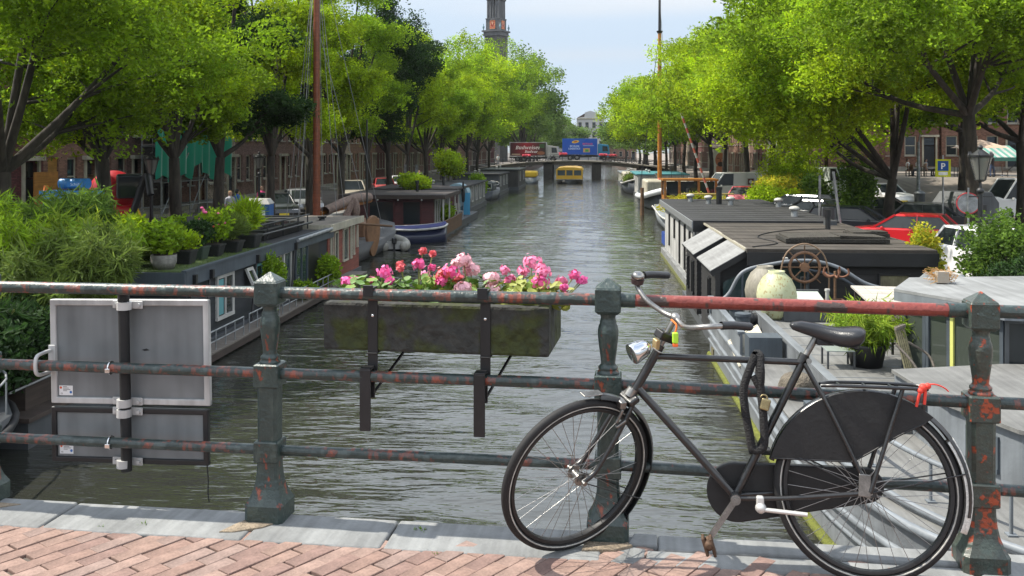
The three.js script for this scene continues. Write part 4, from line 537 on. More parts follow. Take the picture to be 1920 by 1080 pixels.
// ---------- sailing barge with mast, dinghy, blue boat, maroon houseboat ----------
function rigging(parent, m, pairs, r = 0.012) { for (const [a, b] of pairs) P(parent, 'stay', m, BAR(a, b, r, 5)); }
{
  const t = thing('sailing_barge', 'old sailing barge with tall brown mast, leeboard and furled sail', 'sailing boat', [-11.9, 0, -43.5]);
  const steel = M([0.10, 0.10, 0.105], { rough: 0.6, map: 'stain', s: 0.4 }), mastM = M([0.27, 0.075, 0.03], { rough: 0.45, map: 'grain', s: 0.6, sy: 0.3 }), rust = M([0.33, 0.17, 0.09], { rough: 0.6, map: 'stain', s: 1.2 });
  P(t, 'hull', steel, boatHull([[6, 0.5, 1.4, 0.6], [5.4, 1.5, 1.2, 0.7], [4, 2.0, 0.95, 0.85], [0, 2.15, 0.75, 0.9], [-4, 2.1, 0.8, 0.9], [-7, 1.4, 1.05, 0.7], [-7.8, 0.4, 1.2, 0.5]])); P(t, 'deck', K.woodDark, B(3.7, 0.08, 11, 0, 0.72, -0.5)); P(t, 'cabin', rust, RB(2.6, 0.75, 3.4, 0.08, -0.2, 1.1, -3), B(2.0, 0.5, 2.0, 0, 1.0, 1.8));
  P(t, 'mast', mastM, BAR([-0.75, 0.7, 0.5], [-0.75, 15.5, 0.5], 0.185, 16, 0.13)); P(t, 'boom', K.teak, BAR([-0.7, 2.0, 0.1], [0.3, 2.3, -6], 0.11, 10)); P(t, 'furled_sail', M([0.38, 0.27, 0.22], { rough: 0.9, map: 'stain', s: 1.5, bump: 'rough', bs: 3, bh: 0.05 }), TUBE([[-0.5, 2.1, 0.0], [-0.1, 2.4, -1.6], [0.1, 2.55, -3.5], [0.3, 2.5, -5.6]], 0.24, 10), SP(0.35, 0.9, 2.2, -0.4, 0.6, 1.4, 0.5), HULL([[[0.2, 1.5, 0.2], [0.6, 1.4, 0.2], [0.6, 1.5, 0.1], [0.2, 1.6, 0.1]], [[0.75, 2.75, -0.3], [0.95, 2.7, -0.3], [0.95, 2.75, -0.4], [0.75, 2.8, -0.4]]]));
  const lee = []; for (let i = 0; i <= 20; i++) { const a = i / 20 * 6.283; lee.push([Math.sin(a) * 0.45 * (1 - 0.35 * Math.cos(a)) + 0, Math.cos(a) * -0.92]); } const lb = P(t, 'leeboard', M([0.36, 0.19, 0.10], { rough: 0.45, map: 'stain', s: 1.0 }), EX(lee, 0.09, { bevel: 0.03 })); lb.position.set(2.0, 1.05, 1.0); lb.rotation.y = 1.15;
  P(t, 'bow_rail', K.woodBrown, BAR([0.6, 1.75, 2.0], [3.1, 1.55, 1.6], 0.05), BAR([-1.5, 0.9, 5.2], [1.2, 1.0, 5.4], 0.05)); P(t, 'chimney', K.iron, BAR([1.3, 0.8, -1.0], [1.25, 6.5, -1.2], 0.05, 8, 0.04));
  const wire = M([0.25, 0.25, 0.25], { rough: 0.6, metal: 0.5 });
  rigging(t, wire, [[[-0.75, 14.5, 0.5], [-1.95, 0.9, 1.6]], [[-0.75, 14.5, 0.5], [-1.95, 0.9, 0.6]], [[-0.75, 13, 0.5], [-1.95, 0.9, -0.4]], [[-0.75, 14.5, 0.5], [0.35, 0.9, 0.7]], [[-0.75, 14.5, 0.5], [0.55, 0.9, -0.1]], [[-0.75, 11, 0.5], [1.9, 0.9, 0.4]], [[-0.75, 15, 0.5], [2.0, 0.9, -1.6]], [[-0.75, 15.2, 0.5], [0, 1.4, 5.8]], [[-0.6, 13, 0.5], [-0.45, 1.5, 0.6]]], 0.013);
  P(t, 'fairlead', K.teak, BAR([-1.98, 0.8, 0.9], [-1.98, 1.5, 0.95], 0.09, 8));
  const d = thing('inflatable_dinghy', 'grey inflatable dinghy with outboard floating by the leeboard', 'dinghy', [-9.75, 0, -46.6], 0.25); const tubeM = M([0.50, 0.48, 0.42], { rough: 0.6, map: 'stain', s: 1 });
  P(d, 'tube', tubeM, TUBE([[-0.5, 0.22, 1.0], [-0.62, 0.24, 0.2], [-0.5, 0.32, -0.9], [0, 0.42, -1.35], [0.5, 0.32, -0.9], [0.62, 0.24, 0.2], [0.5, 0.22, 1.0]], 0.24, 12, 40), SP(0.24, -0.5, 0.22, 1.0), SP(0.24, 0.5, 0.22, 1.0)); P(d, 'transom', K.white, B(0.9, 0.4, 0.05, 0, 0.28, 0.75)); P(d, 'floor', K.greyDark, B(0.9, 0.05, 1.8, 0, 0.12, -0.2)); P(d, 'outboard', K.black, RB(0.24, 0.3, 0.3, 0.06, 0, 0.52, 0.92), B(0.1, 0.5, 0.1, 0, 0.15, 0.95));
  const b = thing('open_boat', 'navy blue open boat with white gunwale and blue canvas cover', 'boat', [-10.0, 0, -50.2], -1.16);
  const st = [[-2.4, 0.5, 0.95, 0.6], [-2.1, 0.95, 0.85, 0.7], [-1, 1.25, 0.75, 0.75], [0.3, 1.3, 0.75, 0.75], [1.4, 1.05, 0.85, 0.65], [2.2, 0.45, 1.0, 0.4], [2.5, 0.06, 1.08, 0.2]]; P(b, 'hull', M([0.012, 0.016, 0.045], { rough: 0.3 }), boatHull(st));
  for (const k of [-1, 1]) P(b, 'gunwale', K.white, TUBE(st.map(s => [k * s[1], s[2] + 0.02, s[0]]), 0.06, 6, 30)); P(b, 'canvas_cover', M([0.04, 0.045, 0.16], { rough: 0.85, bump: 'rough', bs: 1.5, bh: 0.05 }), smooth(HULL(st.map(([z, hw, top]) => [[-hw, top, z], [-hw * 0.5, top + 0.1, z], [0, top + 0.15, z], [hw * 0.5, top + 0.1, z], [hw, top, z], [0, top - 0.05, z]].reverse()))));
}
{
  const t = thing('houseboat', 'maroon houseboat with dark flat roof and plank fence along its deck', 'houseboat', [-11.2, 0, -60]);
  const mar = M([0.10, 0.018, 0.02], { rough: 0.6, map: 'grain', s: 0.4, sy: 1.4 });
  P(t, 'hull', K.greyDark, B(6.2, 0.8, 16.5, 0, 0.05, -1)); P(t, 'walls', mar, B(5.2, 1.75, 14, -0.4, 1.3, -1.5)); siding(t, mar, 5.2, 0.45, 2.1, 0.14, [-0.4, 0, 5.52], 0, false);
  P(t, 'roof', M([0.085, 0.07, 0.065], { rough: 0.9, map: 'stain', s: 0.3 }), B(6.3, 0.1, 7, -0.2, 2.35, 2.6), B(6.0, 0.1, 7.6, -0.3, 2.42, -4.9)); P(t, 'fascia', K.woodDark, B(6.3, 0.16, 0.06, -0.2, 2.24, 6.1), B(0.06, 0.16, 7, 2.93, 2.24, 2.6));
  win(t, -0.9, 1.35, 5.56, 0, 1.6, 1.4, mar, 1, 1, 0.1); win(t, 0.9, 1.3, 5.56, 0, 1.2, 1.5, mar, 1, 1, 0.1);
  for (let i = 0; i < 6; i++) win(t, 2.24, 1.35, 4.8 - i * 0.95, Math.PI / 2, 0.75, 1.5, K.white, 1, 1, 0.08);
  for (const z of [5.9, 3.5, 1.0, -0.6]) P(t, 'post', K.white, B(0.08, 1.8, 0.08, 2.85, 1.35, z)); for (let i = 0; i < 34; i++) P(t, 'fence_board', K.woodBrown, B(0.03, 0.78, 0.2, 3.1, 0.52, 6.9 - i * 0.215)); P(t, 'fence_cap', K.woodBrown, B(0.1, 0.04, 7.4, 3.1, 0.93, 3.3));
  for (const [x, z] of [[0.7, 2.6], [0.6, -2.2], [0.9, -6.8]]) P(t, 'flue', K.black, C(0.09, 0.09, 0.62, x, 2.75, z), C(0.13, 0.13, 0.16, x, 3.05, z)); P(t, 'lamp', K.white, ...[-2.2, -1, 0.2, 1.6].map(x => SP(0.05, x, 2.1, 6.12)));
  bush('shrub', 'bright fern-like shrub on the maroon houseboat roof', 'shrub', [-11.4, 2.4, -61.5], 2.2, 0.9, 1.6, 700, 'small', 'lime', 750, { size: 2.6 }); bush('shrub', 'green plants on the deck behind the plank fence', 'shrub', [-8.7, 0.5, -57.5], 0.7, 1.0, 2.2, 500, 'small', 'mid', 751, { size: 2.2 });
  const sh = thing('deck_shed', 'teal blue shed with pale curved top on a houseboat deck', 'shed', [-9.2, 0.45, -66.5]); P(sh, 'walls', M([0.10, 0.25, 0.34], { rough: 0.6, map: 'stain', s: 0.5 }), B(1.3, 1.6, 1.6, 0, 0.8, 0)); P(sh, 'roof', M([0.24, 0.36, 0.42], { rough: 0.6 }), C(0.85, 0.85, 1.7, 0, 1.35, 0, 20, Math.PI / 2)); P(sh, 'door', M([0.06, 0.3, 0.5], { rough: 0.5 }), B(0.5, 1.6, 0.05, 0.72, 0.75, 0.85), B(0.06, 1.7, 1.0, 0.7, 0.75, 0.3));
  const um = thing('parasol', 'closed black parasol on a houseboat deck by the teal shed', 'parasol', [-8.5, 0.4, -64]); P(um, 'pole', K.steel, C(0.025, 0.025, 2.4, 0, 1.2, 0)); P(um, 'canopy', K.black, LATHE([[0, 2.5], [0.06, 2.35], [0.13, 1.6], [0.1, 1.1], [0.03, 1.0], [0, 1.0]]));
  const cs = thing('garden_chair', 'white slatted garden chair on the houseboat deck', 'chair', [-8.6, 0.45, -62.6], 0.6); P(cs, 'seat', K.white, B(0.45, 0.04, 0.45, 0, 0.45, 0)); P(cs, 'backrest', K.white, ...[0, 1, 2, 3].map(k => B(0.06, 0.5, 0.03, -0.18 + k * 0.12, 0.72, -0.22))); for (const [a, b2] of [[-1, -1], [1, -1], [-1, 1], [1, 1]]) P(cs, 'leg', K.white, B(0.04, 0.45, 0.04, a * 0.2, 0.22, b2 * 0.2));
}
function plainBoat(label, x, s, w, len, h, wallM, roofM, opt = {}) { // simple moored houseboat, its long side along the canal
  const t = thing('houseboat', label, 'houseboat', [x, 0, -s], 0, opt.group); P(t, 'hull', opt.hull || K.greyDark, B(w + 0.2, 0.8, len + 0.4, 0, 0.0, 0)); P(t, 'walls', wallM, B(w, h, len, 0, 0.4 + h / 2, 0)); P(t, 'roof', roofM, B(w + 0.35, 0.12, len + 0.4, 0, 0.46 + h, 0)); const side = x < 0 ? 1 : -1, n = opt.n || 4;
  for (let i = 0; i < n; i++) win(t, side * (w / 2 + 0.03), 0.5 + h * 0.55, len / 2 - (i + 0.5) * len / n, side * Math.PI / 2, opt.ww || 0.7, h * (opt.wh || 0.6), opt.fm || K.white, opt.nx || 1, 1, 0.08); win(t, 0, 0.5 + h * 0.55, len / 2 + 0.03, 0, w * 0.4, h * 0.5, opt.fm || K.white, 2, 1, 0.08);
  for (let i = 0; i < (opt.vents || 2); i++) P(t, 'roof_vent', K.white, C(0.1, 0.12, 0.25, -w * 0.2, 0.6 + h, -len / 4 + i * len / 3), SP(0.17, -w * 0.2, 0.75 + h, -len / 4 + i * len / 3, 1, 0.6, 1)); return t;
}
plainBoat('pale grey houseboat with tall white windows beyond the teal shed', -11.6, 77, 4.6, 17, 1.75, M([0.24, 0.25, 0.24], { rough: 0.7, map: 'stain', s: 0.4 }), K.felt, { n: 6, ww: 1.0, wh: 0.75 });
plainBoat('charcoal houseboat with boxy cabin, nearer of two grey ones before the far bridge', -11.9, 108, 4.6, 12, 1.9, K.greyDark, K.felt, { n: 3 });
plainBoat('charcoal houseboat with plain sides beside the far bridge', -10.9, 124, 4.6, 14, 2.1, M([0.085, 0.08, 0.075], { rough: 0.8, map: 'stain', s: 0.3 }), K.greyDark, { n: 2 });
bush('shrub', 'ivy-green hedge at the end of the pale grey houseboat', 'shrub', [-10.2, 0.4, -87.5], 1.4, 2.2, 2.2, 600, 'small', 'mid', 760, { size: 3 });
bush('shrub', 'light green leafy shrub on a roof before the far bridge', 'shrub', [-12.2, 2.2, -82], 2.4, 2.6, 2.4, 700, 'small', 'lime', 761, { size: 3.2 });
{ const t = thing('motor_launch', 'dark motor launch with white rails moored before the charcoal houseboats', 'boat', [-10.6, 0, -97]); P(t, 'hull', K.greyDark, boatHull([[4, 1.3, 0.9], [0, 1.6, 0.85], [-3, 1.3, 1.0], [-4.4, 0.2, 1.2]])); P(t, 'cabin', K.greyDark, RB(2.2, 0.9, 3.4, 0.15, 0, 1.3, 0.6)); win(t, 0.2, 1.35, 2.33, 0, 1.5, 0.55, K.white, 2, 1, 0.06); P(t, 'rail', K.white, TUBE([[1.3, 1.5, 3.6], [1.4, 1.45, 0], [1.1, 1.6, -3], [0.2, 1.7, -4.2]], 0.03, 5));
  const y = thing('yellow_boat', 'yellow covered boat moored beside the far bridge pier', 'boat', [-8.6, 0, -143]); P(y, 'hull', K.greyPaint, boatHull([[4, 1.2, 0.9], [0, 1.4, 0.9], [-4, 0.8, 1.1], [-4.8, 0.1, 1.3]])); P(y, 'canopy', M([0.75, 0.48, 0.03], { rough: 0.6 }), RB(2.2, 0.9, 5, 0.3, 0, 1.4, 0.6)); }

// ---------- right bank: the grey steel barge below the bridge ----------
const bargeDeck = M([0.25, 0.25, 0.24], { rough: 0.7, map: 'stain', s: 0.5, bump: 'fine', bs: 3, bh: 0.003 });
{
  const t = thing('barge_houseboat', 'grey steel barge houseboat with rounded stern rails and glazed deckhouse', 'houseboat', [5.7, 0, -16]);
  const L = (x, s, y) => [x - 5.7, y, 16 - s], out = [[3.0, 23.1], [3.0, 18], [3.0, 13], [3.1, 11.8], [3.4, 10.6], [3.9, 9.7], [4.7, 8.9], [5.8, 8.4], [7, 8.2], [8.5, 8.1]];
  const poly = o => [...out.map(([x, s]) => [x - 5.7 + (o ? Math.max(0, o) : 0), s - 16]), [8.5 - 5.7, 23.1 - 16]];
  const steelH = M([0.25, 0.27, 0.29], { rough: 0.55, map: 'stain', s: 0.3, bump: 'fine', bs: 1.5, bh: 0.003 }), moss = M([0.17, 0.19, 0.03], { rough: 1, map: 'blotch', s: 2, bump: 'rough', bs: 4, bh: 0.03 });
  const slab = (pts, y0, y1, m, name) => P(t, name, m, EX(pts, y1 - y0).rotateX(-Math.PI / 2).translate(0, y0, 0));
  slab(poly(0), -0.6, 0.92, steelH, 'hull');
  P(t, 'weed_line', moss, TUBE(out.slice(0, 8).map(([x, s]) => L(x - 0.005, s, 0.03)), 0.075, 8, 60));
  for (const [y, o, r] of [[0.93, 0.0, 0.055], [0.62, -0.03, 0.045], [0.40, -0.02, 0.03]]) P(t, 'rub_rail', K.greyPaint, TUBE(out.map(([x, s]) => L(x + o, s, y)), r, 8, 60));
  P(t, 'side_deck', bargeDeck, EX(poly(0.06).map(([x, z]) => [x, z]), 0.03).rotateX(-Math.PI / 2).translate(0, 0.92, 0));
  // raised deck with coaming
  P(t, 'coaming', steelH, B(0.06, 0.42, 9.3, -1.88, 1.14, -2.4), B(0.16, 0.05, 9.3, -1.84, 1.37, -2.4)); P(t, 'deck', bargeDeck, B(4.6, 0.3, 9.3, 0.45, 1.1, -2.4));
  for (let i = 0; i < 10; i++) P(t, 'deck_seam', K.greyPaint, B(4.55, 0.006, 0.02, 0.45, 1.253, 1.9 - i * 0.85));
  P(t, 'bulwark', K.greyPaint, B(0.05, 0.5, 4.6, -2.66, 1.14, -5.0), B(0.14, 0.05, 4.6, -2.66, 1.40, -5.0)); P(t, 'locker', K.slate, B(0.62, 0.5, 0.5, -2.3, 1.18, -2.35), B(0.5, 0.4, 0.45, -2.25, 1.1, 2.1));
  // curved guard rail round the stern
  const gr = out.slice(2).map(([x, s]) => [x + 0.55 * (x < 7 ? 1 : 0.3), s + 0.5]); P(t, 'guard_rail', K.greyPaint, TUBE([L(3.55, 14.6, 1.42), ...gr.map(([x, s]) => L(x, s, 1.42))], 0.032, 8, 60), TUBE([L(3.3, 14.2, 1.12), ...out.slice(2).map(([x, s]) => L(x + 0.22, s + 0.2, 1.02))], 0.045, 8, 60)); for (const [x, s] of gr) P(t, 'stanchion', K.greyPaint, BAR(L(x, s, 0.93), L(x, s, 1.42), 0.02, 6)), P(t, 'bolt_plate', K.greyPaint, B(0.1, 0.02, 0.1, ...L(x, s, 0.96)));
  // aft cabin below, with arched dark windows
  const aft = [[4.6, 14.4], [4.7, 12.6], [5.1, 11.4], [5.9, 10.7], [7.2, 10.4], [8.3, 10.3], [8.3, 14.9], [6.4, 14.9]]; P(t, 'aft_cabin', K.greyPaint, EX(aft.map(([x, s]) => [x - 5.7, s - 16]), 0.75).rotateX(-Math.PI / 2).translate(0, 0.93, 0)); P(t, 'aft_roof', bargeDeck, EX(aft.map(([x, s]) => [x - 5.76, s - 16.05]), 0.05).rotateX(-Math.PI / 2).translate(0, 1.68, 0));
  for (const [a, b] of [[[4.6, 14.4], [4.7, 12.6]], [[4.7, 12.6], [5.1, 11.4]], [[5.1, 11.4], [5.9, 10.7]]]) { const mx = (a[0] + b[0]) / 2, ms = (a[1] + b[1]) / 2, an = Math.atan2(-(b[1] - a[1]), b[0] - a[0]); const w = win(t, mx - 5.7, 1.3, 16 - ms, Math.atan2(-(b[1] - a[1]) * -1, 0) * 0 + (-an), 0.55, 0.45, K.slate, 1, 1, 0.06); w.rotation.y = Math.atan2(-(b[1] - a[1]) * 1, -(b[0] - a[0]) * -1) * 0 - Math.PI / 2 + Math.atan2(b[0] - a[0], -(b[1] - a[1])); }
  // glazed deckhouse
  const dh = [[6.16, 17.9], [5.45, 16.6], [6.42, 14.95], [10.0, 14.3], [10.0, 18.6]], roof = [[6.05, 18.1], [5.3, 16.62], [6.35, 14.78], [10.2, 14.1], [10.2, 18.8]], flat = a => a.map(([x, s]) => [x - 5.7, s - 16]);
  P(t, 'deckhouse_roof', M([0.34, 0.35, 0.35], { rough: 0.8, map: 'stain', s: 0.3 }), EX(flat(roof), 0.05).rotateX(-Math.PI / 2).translate(0, 2.56, 0)); P(t, 'roof_edge', K.greyPaint, EX(flat(roof), 0.15).rotateX(-Math.PI / 2).translate(0.0, 2.405, 0));
  P(t, 'deckhouse_floor', K.greyDark, EX(flat(dh), 0.25).rotateX(-Math.PI / 2).translate(0, 0.93, 0)); P(t, 'inner_wall', K.greyDark, B(3.0, 1.3, 0.1, 2.6, 1.75, -0.6));
  const wallSeg = (a, b, y0, y1, n, fm, gm) => { const A = L(a[0], a[1], 0), Bb = L(b[0], b[1], 0), len = Math.hypot(Bb[0] - A[0], Bb[2] - A[2]), ry = Math.atan2(-(Bb[2] - A[2]), Bb[0] - A[0]); for (let i = 0; i < n; i++) { const k = (i + 0.5) / n; win(t, A[0] + (Bb[0] - A[0]) * k, (y0 + y1) / 2, A[2] + (Bb[2] - A[2]) * k, ry, len / n - 0.005, y1 - y0, fm[i % fm.length], 1, 1, 0.06, gm); } };
  const lime = M([0.55, 0.56, 0.16], { rough: 0.5 }), pane = M([0.05, 0.06, 0.05], { rough: 0.03 });
  wallSeg(dh[0], dh[1], 1.2, 2.4, 2, [K.slate], pane); wallSeg(dh[1], dh[2], 1.2, 2.4, 4, [K.slate, K.slate, lime, K.slate], pane); wallSeg(dh[2], dh[3], 1.45, 2.4, 3, [K.greyDark], K.glass); { const A = L(6.42, 14.93, 0), Bb = L(10, 14.28, 0); P(t, 'panel', K.navy, BEAM([A[0], 1.2, A[2]], [Bb[0], 1.2, Bb[2]], 0.06, 0.5)); P(t, 'panel', K.greyPaint, BEAM([L(5.45, 16.6, 0)[0], 1.06, L(5.45, 16.6, 0)[2]], [A[0], 1.06, A[2]], 0.06, 0.27)); }
  P(t, 'porthole_lamp', M([0.5, 0.38, 0.12], { rough: 0.35, metal: 0.8 }), LATHE([[0, 0], [0.05, 0.01], [0.08, 0.08], [0.085, 0.12], [0, 0.125]]).rotateX(1.2).translate(...L(5.75, 14.9, 1.05)));
  // things standing on her deck
  const deckY = 1.25;
  const vm = tex(256, 256, (u, v) => { const n = fbm(u, v, 5, 4, 5, 31), f = fbm(u, v, 30, 20, 3, 33); let c = mix3([0.74, 0.75, 0.62], [0.60, 0.62, 0.46], n); c = mix3(c, [0.50, 0.38, 0.20], sm(0.55, 0.8, f) * 0.6); return c; }), vaseM = M([1, 1, 1], { rough: 0.55, map: vm, s: 1.1 });
  [[4.22, 21.2, 1.16, 'cream glazed stoneware jar on the barge deck, in front of its twin', vaseM], [4.08, 21.8, 1.2, 'darker brown-grey stoneware jar standing behind the cream jar', M([0.38, 0.35, 0.28], { rough: 0.6, map: 'stain', s: 1.2 })]].forEach(([x, s, k, l, m]) => { const o = thing('stoneware_jar', l, 'jar', [x, deckY, -s], 0, 'stoneware jars on the barge'); P(o, 'body', m, LATHE([[0, 0], [0.2, 0], [0.27, 0.08], [0.36, 0.3], [0.38, 0.45], [0.35, 0.62], [0.27, 0.78], [0.18, 0.86], [0.15, 0.89], [0.16, 0.92], [0.13, 0.92], [0.12, 0.86], [0, 0.8]].map(p => [p[0] * k, p[1] * k]), 0, 0, 0, 36)); });
  const sw = thing('ship_wheel', 'wooden spoked ship steering wheel inside an iron hoop on the barge', 'steering wheel', [5.15, deckY, -22.6]); const wc = 0.98; P(sw, 'rim', M([0.24, 0.12, 0.06], { rough: 0.6, map: 'grain', s: 2 }), new THREE.TorusGeometry(0.35, 0.035, 8, 40).translate(0, wc, 0), C(0.11, 0.11, 0.1, 0, wc, 0, 16, Math.PI / 2)); for (let i = 0; i < 8; i++) { const a = i / 8 * 6.283; P(sw, 'spoke', K.woodBrown, BAR([0, wc, 0], [Math.cos(a) * 0.52, wc + Math.sin(a) * 0.52, 0], 0.017, 6)); } P(sw, 'hoop', M([0.2, 0.13, 0.08], { rough: 0.7 }), TUBE([[-0.52, 0.02, 0], [-0.56, 0.8, 0], [-0.4, 1.34, 0], [0, 1.54, 0], [0.4, 1.34, 0], [0.56, 0.8, 0], [0.52, 0.02, 0]], 0.02, 6)); P(sw, 'stand', K.iron, B(0.12, 0.75, 0.12, 0, 0.36, -0.12));
  const bul = thing('bow_rail', 'pale curved bow rail arching behind the ship wheel', 'rail', [5.3, 1.05, -22.95]); { const pts = [[-2.3, 0.15], [-1.9, 0.45], [-1.55, 1.0], [-0.9, 1.2], [0, 1.3], [0.7, 1.15], [1.4, 0.75], [2.6, 0.5], [2.9, 0.4]]; P(bul, 'rail', K.greyPaint, TUBE(pts.map(([x, y]) => [x, y, 0.03]), 0.045, 8, 50)); P(bul, 'lower_rail', K.slate, TUBE(pts.slice(4).map(([x, y]) => [x, y - 0.22, 0.03]), 0.035, 8, 30)); P(bul, 'stanchion', K.slate, ...pts.filter((_, i) => i % 2 === 0).map(([x, y]) => BAR([x, 0, 0.03], [x, y, 0.03], 0.03))); }
  const an = thing('grapnel_anchor', 'rusty grapnel anchor with curled hooks on the barge deck', 'anchor', [5.75, deckY, -22.2]); P(an, 'shaft', K.woodBrown, C(0.03, 0.03, 0.95, 0, 0.47, 0)); P(an, 'hooks', M([0.16, 0.07, 0.04], { rough: 0.9 }), ...[0, 1, 2, 3, 4].map(i => { const a = i * 1.256 + 0.3, c = Math.cos(a), s = Math.sin(a); return TUBE([[0, 0.85, 0], [c * 0.18, 0.82, s * 0.18], [c * 0.3, 0.9, s * 0.3], [c * 0.28, 1.02, s * 0.28]], 0.022, 6); }));
  const pb = thing('parasol_stand', 'white round parasol base with short tube on the barge deck', 'parasol stand', [5.5, deckY, -21.9]); P(pb, 'disc', K.white, LATHE([[0, 0], [0.3, 0], [0.31, 0.06], [0.26, 0.12], [0.06, 0.15], [0.06, 0.18], [0, 0.18]])); P(pb, 'tube', K.white, C(0.045, 0.045, 0.4, 0, 0.36, 0), C(0.06, 0.06, 0.05, 0, 0.55, 0));
  const sk = thing('skylight', 'glass cold frame skylight behind the stoneware jars', 'skylight', [4.85, deckY, -21.6]); P(sk, 'frame', K.greyDark, B(1.1, 0.22, 0.06, 0, 0.12, 0.75), B(1.1, 0.5, 0.06, 0, 0.25, -0.7), B(0.06, 0.3, 1.4, 0.55, 0.16, 0), B(0.06, 0.3, 1.4, -0.55, 0.16, 0)); P(sk, 'glass', M([0.45, 0.5, 0.45], { rough: 0.1 }), B(1.04, 0.02, 1.4, 0, 0.33, 0, 0.18));
  const wn = thing('anchor_winch', 'grey anchor winch with bollards at the barge side', 'winch', [3.45, 0.95, -21.4]); P(wn, 'bollard', K.slate, C(0.16, 0.14, 0.5, -0.1, 0.25, 0.1), C(0.18, 0.18, 0.06, -0.1, 0.52, 0.1), C(0.16, 0.14, 0.45, -0.05, 0.22, 0.7), C(0.18, 0.18, 0.06, -0.05, 0.47, 0.7)); P(wn, 'drum', K.iron, C(0.12, 0.12, 0.5, 0.4, 0.3, 0.2, 14, 0, 0, Math.PI / 2), C(0.17, 0.17, 0.05, 0.2, 0.3, 0.2, 14, 0, 0, Math.PI / 2), C(0.17, 0.17, 0.05, 0.6, 0.3, 0.2, 14, 0, 0, Math.PI / 2), B(0.5, 0.2, 0.3, 0.4, 0.1, 0.2));
  const tb = thing('long_table', 'long whitewashed plank table on the barge deck', 'table', [6.2, deckY, -20.0], -0.12); for (let i = 0; i < 4; i++) P(tb, 'plank', M([0.55, 0.51, 0.45], { rough: 0.85, map: 'grain', s: 0.5, sy: 1.4 }), B(0.24, 0.04, 2.6, -0.37 + i * 0.247, 0.72, 0)); for (const [a, b] of [[-1, -1], [1, -1], [-1, 1], [1, 1]]) P(tb, 'leg', K.woodDark, B(0.06, 0.7, 0.06, a * 0.4, 0.35, b * 1.15)); P(tb, 'rail', K.woodDark, B(0.05, 0.08, 2.3, -0.4, 0.25, 0), B(0.05, 0.08, 2.3, 0.4, 0.25, 0));
  const bn = thing('bench', 'low whitewashed bench in front of the long table', 'bench', [5.45, deckY, -19.2], -0.12); P(bn, 'seat', M([0.5, 0.47, 0.41], { rough: 0.85, map: 'grain', s: 0.5, sy: 1.4 }), B(0.35, 0.04, 1.9, 0, 0.42, 0)); for (const z of [-0.8, 0.8]) P(bn, 'leg', K.woodDark, B(0.3, 0.4, 0.05, 0, 0.2, z));
  const cr = thing('wooden_crate', 'brown slatted wooden crate under the long table end', 'crate', [5.55, deckY, -21.8]); P(cr, 'slat', K.woodBrown, ...[0, 1, 2].flatMap(k => [B(0.6, 0.08, 0.02, 0, 0.06 + k * 0.12, 0.2), B(0.6, 0.08, 0.02, 0, 0.06 + k * 0.12, -0.2), B(0.02, 0.08, 0.4, -0.3, 0.06 + k * 0.12, 0), B(0.02, 0.08, 0.4, 0.3, 0.06 + k * 0.12, 0)])); P(cr, 'bottom', K.woodBrown, B(0.58, 0.02, 0.38, 0, 0.012, 0));
  const pt = thing('plant_pot', 'large black plastic pot on the barge deck', 'pot', [4.86, deckY, -16.7]); P(pt, 'body', K.black, LATHE([[0, 0], [0.26, 0], [0.33, 0.34], [0.36, 0.34], [0.36, 0.4], [0.32, 0.4], [0.3, 0.33], [0, 0.33]])); bambooClump('feathery yellow-green bamboo in the large black pot on the barge', [4.86, deckY + 0.33, -16.7], 1.05, 0.85, 420, 850, 'bamboo', { name: 'potted_bamboo', canes: 20, size: 0.85, thin: 0.004 });
  const fc = thing('slatted_chair', 'folded grey wooden slatted chair leaning beside the bamboo pot', 'chair', [5.22, deckY, -15.75], 0.9); for (let i = 0; i < 5; i++) P(fc, 'slat', M([0.27, 0.25, 0.15], { rough: 0.9, map: 'grain', s: 1 }), B(0.05, 0.85, 0.025, -0.16 + i * 0.08, 0.46, -0.02, -0.25)); P(fc, 'rail', K.woodGrey, B(0.42, 0.05, 0.03, 0, 0.84, -0.1), B(0.42, 0.05, 0.03, 0, 0.1, 0.08)); P(fc, 'leg', K.woodGrey, TUBE([[-0.22, 0.0, 0.35], [-0.2, 0.3, 0.2], [-0.2, 0.6, -0.1]], 0.02, 6), TUBE([[0.22, 0.0, 0.4], [0.35, 0.35, 0.25], [0.2, 0.6, -0.1]], 0.02, 6));
  const gb = thing('glass_box', 'small glass cold frame beside the black bamboo pot', 'cold frame', [4.35, deckY, -16.6]); P(gb, 'frame', K.greyDark, ...[[-0.22, -0.2], [0.22, -0.2], [-0.22, 0.2], [0.22, 0.2]].map(([x, z]) => B(0.03, 0.3, 0.03, x, 0.15, z))); P(gb, 'glass', M([0.3, 0.34, 0.32], { rough: 0.08 }), B(0.46, 0.015, 0.42, 0, 0.305, 0));
  const st = thing('boulder', 'rough grey-brown boulder on the barge side deck', 'stone', [3.45, 0.95, -15.6]); { const g = new THREE.IcosahedronGeometry(0.27, 3), p = g.attributes.position; for (let i = 0; i < p.count; i++) { const k = 0.8 + 0.4 * vn(p.getX(i) * 6 + 9, p.getY(i) * 6 + p.getZ(i) * 5, 99, 99, 6); p.setXYZ(i, p.getX(i) * k * 1.2, p.getY(i) * k * 0.9, p.getZ(i) * k); } P(st, 'rock', M([0.20, 0.17, 0.13], { rough: 0.95, map: 'blotch', s: 2, bump: 'rough', bs: 4, bh: 0.03 }), smooth(g).translate(0, 0.2, 0)); }
